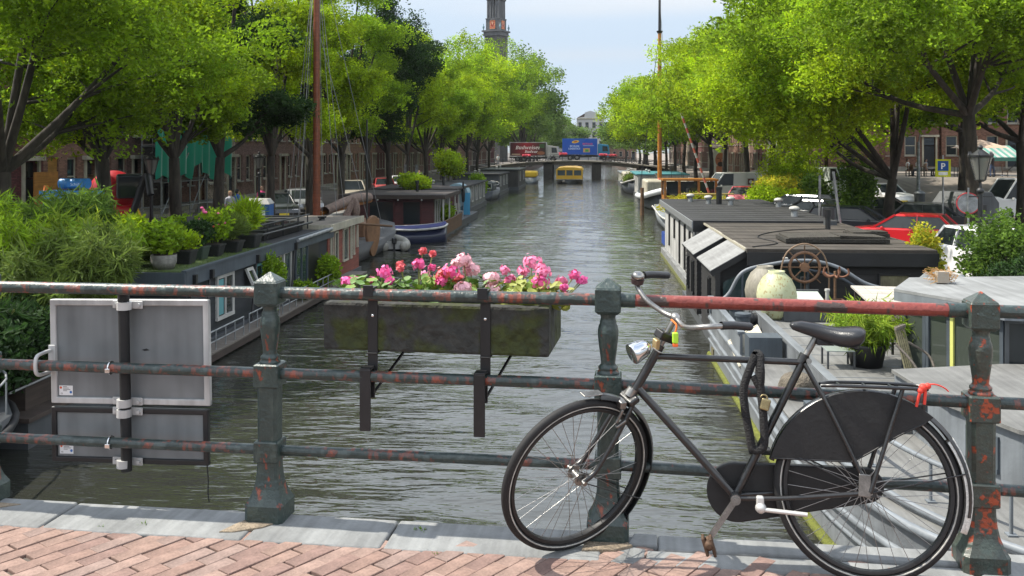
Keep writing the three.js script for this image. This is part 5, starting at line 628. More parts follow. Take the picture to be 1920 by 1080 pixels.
  const lv = thing('louvre_panel', 'cream slatted louvre panel lying on the barge side deck', 'panel', [3.32, 0.97, -19.2]); lv.rotation.set(0.15, 0, 0.55); P(lv, 'frame', K.cream, B(0.05, 0.04, 1.4, -0.33, 0.1, 0), B(0.05, 0.04, 1.4, 0.33, 0.1, 0), B(0.7, 0.04, 0.05, 0, 0.1, 0.7), B(0.7, 0.04, 0.05, 0, 0.1, -0.7)); for (let i = 0; i < 13; i++) P(lv, 'slat', K.cream, B(0.62, 0.015, 0.06, 0, 0.1, -0.62 + i * 0.103, 0.5));
  const bx = thing('straw_basket', 'wire basket of dried straw on the deckhouse roof corner', 'basket', [6.35, 2.61, -17.4]); { const r = rng(9), gs = []; for (let i = 0; i < 90; i++) gs.push(BAR([rr(-0.22, 0.22, r), 0.02 + r() * 0.2, rr(-0.18, 0.18, r)], [rr(-0.28, 0.28, r), r() * 0.3, rr(-0.22, 0.22, r)], 0.005, 4)); P(bx, 'straw', M([0.42, 0.24, 0.09], { rough: 0.9 }), gs); P(bx, 'box', M([0.35, 0.3, 0.24], { rough: 0.9 }), B(0.2, 0.2, 0.15, 0, 0.12, 0.1)); }
  const rm = thing('corrugated_roof', 'narrow grey corrugated roof strips beside the glazed deckhouse', 'roof', [6.9, 2.3, -19.2], -0.5); P(rm, 'sheet', K.galv, ...[0, 1, 2, 3, 4, 5].map(i => C(0.07, 0.07, 2.2, i * 0.13 - 0.3, 0.02, 0, 8, Math.PI / 2 + 0.05))); P(rm, 'post', K.woodDark, BAR([-0.2, -1.1, -0.8], [-0.2, 0, -0.8], 0.03), BAR([0.3, -1.1, 0.9], [0.3, 0, 0.9], 0.03));
  const wt = thing('side_table', 'dark four-legged frame table beside the glass deckhouse', 'table', [6.0, deckY, -17.9]); P(wt, 'top', K.woodDark, B(0.9, 0.04, 0.6, 0, 0.6, 0)); for (const [a, b] of [[-1, -1], [1, -1], [-1, 1], [1, 1]]) P(wt, 'leg', K.black, B(0.04, 0.6, 0.04, a * 0.4, 0.3, b * 0.26)); P(wt, 'stretcher', K.black, B(0.8, 0.03, 0.03, 0, 0.2, 0.26));
}
// ---------- black houseboat with corrugated awnings ----------
{
  const t = thing('houseboat', 'black timber houseboat with corrugated awnings and weathered brown roof', 'houseboat', [6.1, 0, -27.4]);
  const blk = [[0.022, 0.021, 0.022], [0.028, 0.027, 0.027]].map(c => M(c, { rough: 0.7, map: 'grain', s: 0.4, sy: 1.4 }));
  P(t, 'hull', K.greyDark, B(5.4, 0.7, 8.6, -0.2, -0.05, 0)); P(t, 'walls', blk[0], B(4.2, 2.2, 8.0, 0, 1.4, 0)); P(t, 'bay', blk[0], B(0.85, 1.65, 2.6, -2.5, 1.1, 2.6), B(0.85, 1.65, 2.9, -2.5, 1.1, -1.2), EX([[-2.93, 1.925], [-2.075, 1.925], [-2.075, 2.42]], 2.6).translate(0, 0, 1.3), EX([[-2.93, 1.925], [-2.075, 1.925], [-2.075, 2.42]], 2.9).translate(0, 0, -2.65));
  siding(t, blk, 2.6, 0.3, 1.9, 0.13, [-2.93, 0, 2.6], -Math.PI / 2, false); siding(t, blk, 2.9, 0.3, 1.9, 0.13, [-2.93, 0, -1.2], -Math.PI / 2, false); siding(t, blk, 4.2, 0.3, 2.3, 0.16, [0, 0, 4.02], 0);
  P(t, 'roof', K.feltBrown, B(4.5, 0.1, 8.6, 0.05, 2.55, -0.05)); P(t, 'fascia', K.black, B(4.5, 0.32, 0.05, 0.05, 2.36, 4.27), B(0.05, 0.2, 8.6, 2.32, 2.42, -0.05)); P(t, 'roof_edge', K.cream, B(0.06, 0.06, 8.4, -2.2, 2.57, -0.05));
  const corr = (z0, len) => { const n = Math.round(len / 0.075 * 4), rings = []; for (let i = 0; i <= n; i++) { const z = z0 - len / 2 + len * i / n, k = 0.018 * Math.cos(i * Math.PI / 2); rings.push([[-2.12, 2.58 + k, z], [-3.06, 2.03 + k, z], [-3.06, 2.015 + k, z], [-2.12, 2.565 + k, z]]); } return HULL(rings); };
  const zinc = M([0.30, 0.31, 0.31], { rough: 0.6, metal: 0.1, map: 'stain', s: 0.5 }); for (const [z, l] of [[2.65, 2.8], [-1.15, 3.1]]) { P(t, 'awning', zinc, corr(z, l)); P(t, 'awning_edge', K.black, BEAM([-2.1, 2.50, z + l / 2], [-3.04, 1.95, z + l / 2], 0.05, 0.14), BEAM([-2.1, 2.50, z - l / 2], [-3.04, 1.95, z - l / 2], 0.05, 0.14)); }
  const pane = P(t, 'bay_window', K.glassG, EX([[-2.75, 0.5], [-0.75, 0.5], [-0.75, 2.1], [-2.05, 2.1], [-2.75, 1.75]], 0.03).translate(0, 0, 4.06)); P(pane, 'mullion', K.black, B(0.05, 1.6, 0.06, -1.6, 1.3, 4.09)); P(t, 'bay', blk[1], B(0.12, 1.7, 0.2, -2.88, 1.15, 3.98));
  for (const [z, w] of [[-0.6, 0.45], [-1.9, 0.45], [3.1, 0.4]]) win(t, -2.96, 1.25, z, -Math.PI / 2, w, 1.0, K.black, 1, 1, 0.05);
  const pic = win(t, 1.35, 1.52, 4.06, 0, 0.75, 0.95, K.black, 1, 1, 0.04, M([0.28, 0.26, 0.16], { rough: 0.25, map: 'stain', s: 1.5 })); 
  for (const [x, z, w, d] of [[0.3, 2.3, 2.6, 1.3], [1.6, 0.9, 1.0, 0.9]]) { P(t, 'roof_hatch', M([0.06, 0.055, 0.045], { rough: 0.95, map: 'stain', s: 1, bump: 'rough', bs: 3, bh: 0.04 }), B(w, 0.1, d, x, 2.68, z)); P(t, 'hatch_board', M([0.085, 0.075, 0.06], { rough: 0.95, map: 'stain', s: 1.3, bump: 'rough', bs: 3, bh: 0.04 }), B(w * 0.5, 0.05, d * 0.9, x - w * 0.22, 2.755, z, 0.02, 0.02, 0.02), B(w * 0.44, 0.05, d * 0.85, x + w * 0.26, 2.76, z, -0.02, -0.03, -0.03)); }
  for (let i = 0; i < 8; i++) P(t, 'roof_seam', K.feltBrown, B(4.4, 0.008, 0.08, 0.05, 2.604, 3.6 - i * 1.03)); P(t, 'cable', K.rubber, TUBE([[-2.0, 2.615, 3.9], [-1.2, 2.615, 2.9], [-1.4, 2.615, 1.2], [-0.6, 2.615, -0.5], [0.4, 2.615, -1.4], [1.2, 2.62, -1.6]], 0.015, 5));
  P(t, 'flue', K.black, C(0.08, 0.08, 0.5, 1.2, 2.85, -1.6), C(0.11, 0.11, 0.2, 1.2, 3.1, -1.6)); P(t, 'spotlight', K.white, RB(0.12, 0.1, 0.1, 0.02, -1.3, 2.36, 4.34)); P(t, 'roof_box', K.greyDark, B(0.35, 0.14, 0.3, 1.7, 2.67, -3.3));
  P(t, 'stern_deck', K.woodGrey, B(0.9, 0.08, 1.4, -2.5, 0.28, 4.75)); P(t, 'stern_rail', K.black, BAR([-2.9, 0.95, 4.3], [-2.9, 0.95, 5.4], 0.02), BAR([-2.9, 0.65, 4.3], [-2.9, 0.65, 5.4], 0.02), BAR([-2.9, 0.3, 5.4], [-2.9, 0.95, 5.4], 0.02)); P(t, 'pile', M([0.16, 0.14, 0.07], { rough: 1, map: 'grain', s: 1 }), B(0.35, 0.6, 0.35, -2.95, 0.0, 4.9));
}
// ---------- white houseboat with the black felt roof ----------
{
  const t = thing('houseboat', 'white boarded houseboat with slit windows and a large black felt roof', 'houseboat', [5.9, 0, -38.3]);
  const wh = M([0.70, 0.70, 0.68], { rough: 0.6, map: 'stain', s: 0.4 }), moss = M([0.15, 0.16, 0.04], { rough: 1, map: 'blotch', s: 1 });
  P(t, 'hull', M([0.30, 0.31, 0.31], { rough: 0.8, map: 'stain', s: 0.4 }), B(4.7, 0.75, 13.6, 0, 0.0, 0)); P(t, 'weed_line', moss, B(0.05, 0.14, 13.6, -2.37, 0.05, 0)); P(t, 'walls', wh, B(4.3, 2.2, 13.2, 0, 1.45, 0));
  for (let i = 0; i < 42; i++) P(t, 'board', wh, B(0.03, 2.1, 0.29, -2.165, 1.42, 6.4 - i * 0.3125));
  for (const [z, h, y] of [[5.6, 1.55, 1.4], [4.3, 0.7, 1.75], [2.6, 1.7, 1.35], [0.6, 1.7, 1.35], [-1.6, 0.8, 1.7], [-4.0, 1.4, 1.45]]) win(t, -2.2, y, z, -Math.PI / 2, 0.34, h, K.black, 1, 1, 0.04);
  P(t, 'roof', M([0.05, 0.05, 0.053], { rough: 0.9, map: 'stain', s: 0.25, bump: 'fine', bs: 2, bh: 0.004 }), B(4.75, 0.1, 13.8, 0, 2.62, 0)); P(t, 'fascia', K.black, B(4.75, 0.32, 0.05, 0, 2.45, 6.88)); P(t, 'fascia', K.galv, B(0.05, 0.24, 13.8, -2.39, 2.52, 0)); P(t, 'corner_pipe', K.galv, BAR([-2.3, 0.4, 6.75], [-2.3, 2.4, 6.75], 0.05));
  [[1.4, 4.7], [-0.6, -3.0], [0.2, -2.0], [-1.2, -4.6], [2.0, -1.0]].forEach(([x, z]) => { const v = P(t, 'roof_vent', K.galv, C(0.1, 0.12, 0.28, x, 2.8, z, 14)); P(v, 'cap', K.white, SP(0.19, x, 2.95, z, 1, 0.5, 1, 14)); }); P(t, 'flue', K.black, C(0.12, 0.12, 0.7, -0.2, 3.0, -2.6, 14), C(0.14, 0.14, 0.12, -0.2, 3.36, -2.6, 14));
  for (let i = 0; i < 13; i++) P(t, 'roof_seam', K.black, B(4.7, 0.008, 0.07, 0, 2.674, 6.3 - i * 1.04));
  const b = thing('plank_bench', 'yellow plank laid on trestles at the far end of the black roof', 'bench', [5.6, 2.67, -44.0]); P(b, 'plank', M([0.62, 0.45, 0.12], { rough: 0.6, map: 'grain', s: 0.5 }), B(2.4, 0.06, 0.3, 0, 0.3, 0)); for (const x of [-0.9, 0.9]) P(b, 'leg', K.woodGrey, B(0.06, 0.28, 0.28, x, 0.14, 0));
  bush('shrub', 'yellow-green shrub growing at the end of the black roof', 'shrub', [5.6, 1.9, -46.0], 3.4, 0.95, 1.0, 700, 'small', 'yellow', 860, { size: 1.5 });
}
// ---------- wheelhouse barge, white-bowed sailing barge, teal roof, far boats ----------
{
  const t = thing('motor_barge', 'grey motor barge with varnished teak wheelhouse', 'boat', [6.7, 0, -58]); P(t, 'hull', K.greyPaint, boatHull([[-12, 1.7, 1.0, 0.85], [-6, 2.1, 0.95, 0.9], [4, 2.1, 0.95, 0.9], [8, 1.5, 1.15, 0.7], [9.6, 0.3, 1.35, 0.4]])); P(t, 'deck', K.greyDark, B(3.8, 0.06, 18, 0, 0.9, -2)); P(t, 'hatch', K.cream, RB(2.8, 0.7, 8, 0.1, 0, 1.2, 2)); P(t, 'rail', K.white, TUBE([[-2.1, 1.1, -8], [-2.15, 1.05, 4], [-1.5, 1.3, 8], [-0.2, 1.5, 9.7]], 0.06, 6));
  const wh = P(t, 'wheelhouse', K.teak, B(3.5, 0.9, 2.4, 0.3, 1.45, -7), B(3.7, 0.12, 2.7, 0.3, 3.0, -7), ...[-1.4, -0.45, 0.85, 2.0].flatMap(x => [B(0.16, 1.1, 0.16, x, 2.4, -5.85), B(0.16, 1.1, 0.16, x, 2.4, -8.15)])); P(wh, 'window', K.glass, B(3.2, 0.95, 0.03, 0.3, 2.42, -5.9), B(0.03, 0.95, 2.1, -1.4, 2.42, -7)); P(t, 'stove_pipe', K.iron, C(0.1, 0.1, 1.2, -0.6, 2.1, 1));
  const sp = thing('striped_pole', 'leaning white and red striped pole by the teak wheelhouse', 'pole', [7.1, 2.2, -61]); for (let i = 0; i < 16; i++) P(sp, 'band', i % 2 ? M([0.5, 0.12, 0.08], { rough: 0.6 }) : K.white, BAR([-1.0 + i * 0.11, 5.2 - i * 0.32, 0], [-0.89 + i * 0.11, 4.88 - i * 0.32, 0], 0.07, 8));
  const w = thing('sailing_barge', 'sailing barge with white cabin, pale bow and tall varnished mast', 'sailing boat', [6.9, 0, -85]);
  P(w, 'hull', M([0.07, 0.08, 0.095], { rough: 0.45 }), boatHull([[-10, 1.8, 1.0, 0.85], [0, 2.3, 0.95, 0.9], [5, 2.1, 1.15, 0.8], [8, 1.3, 1.6, 0.6], [9, 0.25, 1.85, 0.4]])); P(w, 'bow_stripe', M([0.6, 0.63, 0.65], { rough: 0.5 }), TUBE([[-2.32, 0.95, 0], [-2.14, 1.12, 5], [-1.34, 1.55, 8], [-0.25, 1.85, 9.1], [0.25, 1.85, 9.1], [1.34, 1.55, 8], [2.14, 1.12, 5]], 0.24, 8, 40)); P(w, 'cabin', K.cream, RB(3.6, 1.3, 6, 0.2, 0, 1.75, 1)); P(w, 'deck', K.greyDark, B(3.6, 0.06, 14, 0, 1.0, -2)); P(w, 'hatch', M([0.5, 0.08, 0.06], { rough: 0.6 }), B(1.4, 0.15, 1.2, 0.2, 2.45, 1));
  P(w, 'mast', M([0.52, 0.22, 0.045], { rough: 0.35, map: 'grain', s: 0.6, sy: 0.3 }), BAR([-0.25, 1.0, -1], [-0.25, 15.8, -1], 0.21, 16, 0.16)); P(w, 'mast_top', K.black, BAR([-0.25, 15.8, -1], [-0.25, 20.5, -1], 0.14, 12, 0.09), C(0.3, 0.22, 0.2, -0.25, 15.8, -1)); P(w, 'boom', K.black, BAR([-0.25, 2.2, -1.3], [0, 2.6, -9], 0.16, 8)); rigging(w, K.iron, [[[-0.25, 16, -1], [-2.1, 1, -2]], [[-0.25, 16, -1], [-2.1, 1, -0.5]], [[-0.25, 16, -1], [2.1, 1, -2]], [[-0.25, 16, -1], [2.1, 1, -0.5]], [[-0.25, 19, -1], [0, 1.9, 8.9]]], 0.02);
  const ps = thing('mooring_post', 'weathered mooring post standing in the water by the white bow', 'post', [4.3, 0, -73]); P(ps, 'post', K.woodBrown, C(0.14, 0.17, 3.4, 0, 0.4, 0, 10)); 
  const g = thing('work_boat', 'small grey work boat with blue fenders between white houseboat and wheelhouse barge', 'boat', [5.3, 0, -48.5]); P(g, 'hull', K.greyPaint, boatHull([[-2.6, 1.0, 0.9], [0, 1.2, 0.8], [1.8, 0.9, 1.0], [2.7, 0.15, 1.2]])); P(g, 'cover', M([0.10, 0.14, 0.15], { rough: 0.8 }), smooth(HULL([[-2.4, 0.9, 1.2], [0, 1.1, 1.45], [2, 0.6, 1.3]].map(([z, hw, y]) => [[-hw, 0.95, z], [0, y + 0.1, z], [hw, 0.95, z]].reverse())))); P(g, 'fender', M([0.03, 0.07, 0.28], { rough: 0.5 }), ...[0.8, 0.2, -0.4].map(z => C(0.12, 0.12, 0.6, -1.3, 0.5, z)));
}
plainBoat('white houseboat with a teal roof edge beyond the varnished mast', 8.0, 106, 5.2, 14, 2.0, K.white, M([0.05, 0.2, 0.23], { rough: 0.6 }), { n: 4, vents: 0 });
{ const t = thing('motor_barge', 'dark-bowed barge with white garden chairs and planters on its deck', 'boat', [6.2, 0, -116]); P(t, 'hull', K.navy, boatHull([[-10, 1.8, 1.0, 0.85], [4, 2.0, 1.0, 0.85], [9, 1.5, 1.4, 0.7], [11, 0.2, 1.8, 0.4]])); P(t, 'rail', K.white, TUBE([[-2.0, 1.05, 0], [-2, 1.1, 4], [-1.5, 1.5, 9], [-0.2, 1.9, 11]], 0.08, 6)); P(t, 'cabin', K.cream, RB(3.2, 1.3, 8, 0.2, 0, 1.6, -4)); bush('shrub', 'planters of green shrubs on the dark-bowed barge', 'shrub', [5.6, 1.0, -109], 2.4, 1.2, 3, 500, 'small', 'olive', 870, { size: 3 });
  for (const [x, s, l] of [[6.4, 110, 'white plastic garden chair on the dark-bowed barge deck'], [7.3, 111, 'second white garden chair, beside the barge cabin']]) { const c = thing('garden_chair', l, 'chair', [x, 1.0, -s], 0.4, 'garden chairs on the barge'); P(c, 'seat', K.white, RB(0.55, 0.06, 0.55, 0.02, 0, 0.45, 0)); P(c, 'backrest', K.white, RB(0.55, 0.6, 0.06, 0.02, 0, 0.8, -0.25)); for (const [a, b] of [[-1, -1], [1, -1], [-1, 1], [1, 1]]) P(c, 'leg', K.white, B(0.06, 0.45, 0.06, a * 0.24, 0.22, b * 0.24)); } }
plainBoat('low grey-green houseboat beside the far bridge', 7.0, 138, 4.2, 14, 1.4, M([0.34, 0.34, 0.28], { rough: 0.8 }), K.greyPaint, { n: 3 });
{ // yellow tour boat coming through the bridge
  const t = thing('tour_boat', 'yellow canal tour boat with wide windows heading this way', 'boat', [-2.6, 0, -148]); const ye = M([0.72, 0.42, 0.03], { rough: 0.4 });
  P(t, 'hull', K.black, boatHull([[-8, 2.1, 0.55, 0.85], [5, 2.1, 0.55, 0.85], [7.5, 1.7, 0.6, 0.7], [8.4, 0.8, 0.65, 0.5]])); P(t, 'cabin', ye, B(4.0, 0.7, 14, 0, 0.85, -0.6), ...[-1.9, -0.55, 0.6, 1.9].map(x => B(0.2, 0.9, 0.12, x, 1.6, 6.4)), ...[0, 1, 2, 3, 4, 5, 6].flatMap(k => [B(0.1, 0.9, 0.15, -1.95, 1.6, 6.2 - k * 2.2), B(0.1, 0.9, 0.15, 1.95, 1.6, 6.2 - k * 2.2)])); P(t, 'roof', ye, EX([[-2.1, 2.0], [2.1, 2.0], [1.8, 2.3], [0.8, 2.45], [-0.8, 2.45], [-1.8, 2.3]], 14).translate(0, 0, -7.5)); P(t, 'windows', K.glassG, B(3.7, 0.9, 0.03, 0, 1.6, 6.38), B(0.03, 0.9, 13, -1.93, 1.6, -0.4), B(0.03, 0.9, 13, 1.93, 1.6, -0.4)); P(t, 'bow_trim', K.cream, B(3.9, 0.12, 0.3, 0, 0.62, 7.2));
}

// ---------- people ----------
function personGeo(seed, pose, cols, o = {}) {
  const N = 40, mc = new MarchingCubes(N, K.skin, false, false, 60000); mc.isolation = 0;
  const hy = pose === 'sit' ? -0.42 : 0, r = rng(seed), sw = o.step || 0.06, b = [];                        // metres, y up, facing +z
  const hip = 0.92 + hy, sh = 1.42 + hy, add = (a, c, r0, r1, k) => b.push([a, c, r0, r1, k]);
  add([0, hip, 0], [0, sh - 0.06, 0], 0.135, 0.155, 1); add([-0.12, sh - 0.03, 0], [0.12, sh - 0.03, 0], 0.075, 0.075, 1); add([0, sh, 0], [0, sh + 0.12, 0.01], 0.055, 0.05, 0); add([0, sh + 0.19, 0.015], [0, sh + 0.25, 0.0], 0.085, 0.095, 0); add([0, sh + 0.27, -0.02], [0, sh + 0.22, -0.045], 0.1, 0.09, 3);
  for (const s of [-1, 1]) {
    const el = [s * 0.25, sh - 0.3, o.reach ? 0.1 : -0.02], wr = [s * 0.22, sh - (o.reach ? 0.3 : 0.52), o.reach ? 0.34 : 0.08]; add([s * 0.19, sh - 0.04, 0], el, 0.056, 0.044, o.short ? 0 : 1); add(el, wr, 0.042, 0.032, 0); add(wr, [wr[0], wr[1] - 0.07, wr[2] + 0.03], 0.036, 0.025, 0);
    if (pose === 'sit') { add([s * 0.09, hip, 0], [s * 0.11, hip + 0.0, 0.42], 0.09, 0.068, 2); add([s * 0.11, hip, 0.42], [s * 0.11, 0.1, 0.4], 0.062, 0.042, 2); add([s * 0.11, 0.05, 0.38], [s * 0.11, 0.04, 0.54], 0.045, 0.035, 4); }
    else { add([s * 0.085, hip - 0.02, 0], [s * 0.1, 0.5, s * sw], 0.092, 0.066, 2); add([s * 0.1, 0.5, s * sw], [s * 0.1, 0.1, s * sw * 1.2 - 0.03], 0.06, 0.042, 2); add([s * 0.1, 0.05, s * sw * 1.2 - 0.04], [s * 0.11, 0.04, s * sw * 1.2 + 0.13], 0.045, 0.035, 4); }
  }
  const size = 1.0, C0 = [0, 0.9 + hy * 0.5, 0.05], sd = (p, [a, c, r0, r1]) => { const ab = [c[0] - a[0], c[1] - a[1], c[2] - a[2]], ap = [p[0] - a[0], p[1] - a[1], p[2] - a[2]], l = ab[0] ** 2 + ab[1] ** 2 + ab[2] ** 2, t = Math.min(1, Math.max(0, (ap[0] * ab[0] + ap[1] * ab[1] + ap[2] * ab[2]) / l)); return [Math.hypot(ap[0] - ab[0] * t, ap[1] - ab[1] * t, ap[2] - ab[2] * t) - (r0 + (r1 - r0) * t)]; };
  const SX = 0.45, SY = 0.98, SZ = 0.6;
  for (let k = 0; k < N; k++) for (let j = 0; j < N; j++) for (let i = 0; i < N; i++) { const p = [((i - N / 2) / (N / 2)) * SX + C0[0], ((j - N / 2) / (N / 2)) * SY + C0[1], ((k - N / 2) / (N / 2)) * SZ + C0[2]]; let d = 9; for (const q of b) { const e = sd(p, q)[0], h = Math.max(0, 0.04 - Math.abs(d - e)) / 0.04; d = Math.min(d, e) - h * h * 0.01; } mc.field[i + j * N + k * N * N] = -d; }
  mc.update(); const n = mc.count, pos = new Float32Array(n * 3), nor = new Float32Array(n * 3), col = new Float32Array(n * 3);
  for (let i = 0; i < n; i++) { const p = [mc.positionArray[i * 3] * SX + C0[0], mc.positionArray[i * 3 + 1] * SY + C0[1], mc.positionArray[i * 3 + 2] * SZ + C0[2]]; pos.set(p, i * 3); nor.set([mc.normalArray[i * 3] / SX, mc.normalArray[i * 3 + 1] / SY, mc.normalArray[i * 3 + 2] / SZ], i * 3); let bd = 9, bk = 0; for (const q of b) { const e = sd(p, q)[0]; if (e < bd) { bd = e; bk = q[4]; } } col.set(cols[bk], i * 3); }
  const g = new THREE.BufferGeometry(); g.setAttribute('position', new THREE.BufferAttribute(pos, 3)); g.setAttribute('normal', new THREE.BufferAttribute(nor, 3)); g.setAttribute('color', new THREE.BufferAttribute(col, 3)); g.setAttribute('uv', new THREE.BufferAttribute(new Float32Array(n * 2), 2)); const q = mergeVertices(g, 1e-3); q.computeVertexNormals(); return q;
}
const personMat = new THREE.MeshStandardMaterial({ vertexColors: true, roughness: 0.8 });
const SKIN = [0.42, 0.25, 0.18], HAIR = [[0.05, 0.03, 0.02], [0.25, 0.16, 0.07], [0.02, 0.02, 0.02]];
function person(label, pos, ry, shirt, trousers, pose = 'stand', o = {}) { const m = shadow(new THREE.Mesh(personGeo(o.seed || 1, pose, [SKIN, shirt, trousers, HAIR[(o.hair || 0) % 3], [0.03, 0.03, 0.03]], o), personMat)); m.name = numbered('person'); m.position.set(...pos); m.rotation.y = ry; m.userData = { label, category: 'person', group: o.group }; if (!o.group) delete m.userData.group; scene.add(m); return m; }

// ---------- cars ----------
function car(label, pos, ry, color, o = {}) {
  const t = thing(o.name || 'parked_car', label, o.cat || 'car', pos, ry, o.group), L = o.len || 4.2, hw = o.hw || 0.86, belt = o.belt || 0.92, top = o.top || 1.46, van = o.van;
  const bodyM = M(color, { rough: 0.3, clearcoat: 0.7, clearcoatRoughness: 0.22, metal: o.metal || 0 }), f = L / 2, wr = 0.32, zf = f - 0.8, zr = -f + 0.75;
  const arch = (z) => { const a = []; for (let i = 0; i <= 8; i++) { const k = i / 8 * Math.PI; a.push([z + Math.cos(k) * (wr + 0.05), 0.3 + Math.sin(k) * (wr + 0.05)]); } return a; };
  const hood = van ? belt + 0.1 : belt - 0.1, prof = [[f - 0.02, 0.3], [f, 0.55], [f - 0.08, hood - 0.1], [f - 0.3, hood], [van ? f - 0.6 : f - 1.05, belt], [-f + 0.12, belt + 0.03], [-f, 0.75], [-f + 0.02, 0.3], ...arch(zr).reverse().map(p => p), ...arch(zf).reverse()];
  const body = P(t, 'body', bodyM, EX(prof.map(p => [p[0], p[1]]), hw * 2 - 0.12, { bevel: 0.06 }).translate(0, 0, -hw + 0.06).rotateY(-Math.PI / 2).scale(1, 1, 1));
  const b0 = van ? [f - 0.62, -f + 0.06] : [f - 1.1, -f + (o.wagon ? 0.08 : 0.2)], r0 = van ? [f - 1.35, -f + 0.1] : [f - 1.95, -f + (o.wagon ? 0.45 : o.sedan ? 1.15 : 0.75)], tw = hw - (van ? 0.1 : 0.22);
  const ring = (z0, z1, w, y) => [[-w, y, z0], [w, y, z0], [w, y, z1], [-w, y, z1]];
  P(t, 'windows', K.carGlass, HULL([ring(b0[0], b0[1], hw - 0.06, belt), ring(r0[0], r0[1], tw, top)]));
  P(t, 'roof', bodyM, HULL([ring(r0[0] + 0.04, r0[1] - 0.03, tw + 0.03, top - 0.04), ring(r0[0] - 0.05, r0[1] + 0.06, tw - 0.02, top + 0.03)]), ...[[0, -1], [0, 1], [1, -1], [1, 1]].map(([e, s]) => BEAM([s * (hw - 0.05), belt, b0[e]], [s * (tw + 0.005), top, r0[e]], 0.07, 0.07)), ...[-1, 1].map(s => BEAM([s * (hw - 0.045), belt, (b0[0] * 0.45 + b0[1] * 0.55)], [s * (tw + 0.01), top, (r0[0] * 0.5 + r0[1] * 0.5)], 0.03, 0.09)), van ? HULL([ring(r0[0] - 0.7, b0[1] + 0.02, hw - 0.045, belt), ring(r0[0] - 0.75, r0[1] + 0.02, tw + 0.012, top)]) : null);
  for (const z of [zf, zr]) for (const s of [-1, 1]) { const w = P(t, 'wheel', K.rubber, C(wr, wr, 0.2, s * (hw - 0.1), wr, z, 24, 0, 0, Math.PI / 2)); P(w, 'rim', K.steel, C(0.2, 0.2, 0.02, s * (hw + 0.003), wr, z, 18, 0, 0, Math.PI / 2)); }
  for (const s of [-1, 1]) { P(t, 'headlight', M([0.75, 0.76, 0.78], { rough: 0.1 }), RB(0.36, 0.16, 0.1, 0.04, s * (hw - 0.28), hood - 0.14, f - 0.06)); P(t, 'tail_light', M([0.5, 0.02, 0.02], { rough: 0.2 }), RB(0.2, 0.26, 0.08, 0.03, s * (hw - 0.16), belt - 0.12, -f - 0.01)); P(t, 'mirror', bodyM, RB(0.2, 0.14, 0.1, 0.04, s * (hw + 0.09), belt + 0.06, b0[0] - 0.45)); }
  P(t, 'bumper', o.bumper ? M(o.bumper, { rough: 0.6 }) : K.black, RB(hw * 1.7, 0.16, 0.1, 0.04, 0, 0.38, f + 0.02), RB(hw * 1.7, 0.16, 0.1, 0.04, 0, 0.42, -f - 0.02)); P(t, 'number_plate', M([0.75, 0.58, 0.05], { rough: 0.5 }), B(0.5, 0.11, 0.02, 0, 0.5, f + 0.075), B(0.5, 0.11, 0.02, 0, 0.62, -f - 0.07));
  return t;
}
const y0 = QY;
car('bright red hatchback parked behind the yellow-flowered plant', [11.6, y0, -35.4], -2.05, [0.62, 0.012, 0.02]);
car('white hatchback parked behind the leafy shrubs', [11.3, y0, -27.0], 0.15, [0.72, 0.72, 0.72], { top: 1.6, belt: 1.0 });
car('black sedan with windscreen glare, parked by the grey post', [10.7, y0, -45.5], -2.3, [0.012, 0.013, 0.015], { sedan: 1 });
car('dark blue estate car beside the red hatchback', [11.2, y0, -39.6], 1.1, [0.02, 0.026, 0.036], { wagon: 1, group: 'cars parked on the right quay' });
car('silver-grey estate car at the shrub end of the quay', [11.0, y0, -50.5], -2.3, [0.10, 0.11, 0.12], { wagon: 1, metal: 0.5 });
car('black estate car further along the quay under the trees', [14.8, y0, -47], 1.2, [0.014, 0.015, 0.018], { wagon: 1 });
car('graphite hatchback behind the black cars', [15.4, y0, -42.4], 1.2, [0.03, 0.034, 0.04]);
car('red hatchback half hidden by the yellow bushes', [10.6, y0, -61.5], 2.6, [0.55, 0.03, 0.05]);
{ const v = car('white delivery van with a square emblem, parked before the poster', [11.2, y0, -72], -1.35, [0.72, 0.72, 0.70], { name: 'delivery_van', cat: 'van', van: 1, len: 5, hw: 0.95, belt: 1.1, top: 2.1 }); const e = PK(v, 'emblem', textPanel(0.6, 0.6, (x, w, h) => { x.fillStyle = '#b9b9b4'; x.fillRect(0, 0, w, h); x.fillStyle = '#5a2020'; x.fillRect(w * 0.1, h * 0.1, w * 0.8, h * 0.8); x.fillStyle = '#ddd'; x.beginPath(); x.arc(w / 2, h / 2, w * 0.25, 0, 7); x.fill(); }), new THREE.PlaneGeometry(0.55, 0.55)); e.position.set(0.955, 1.45, -0.9); e.rotation.y = Math.PI / 2; }
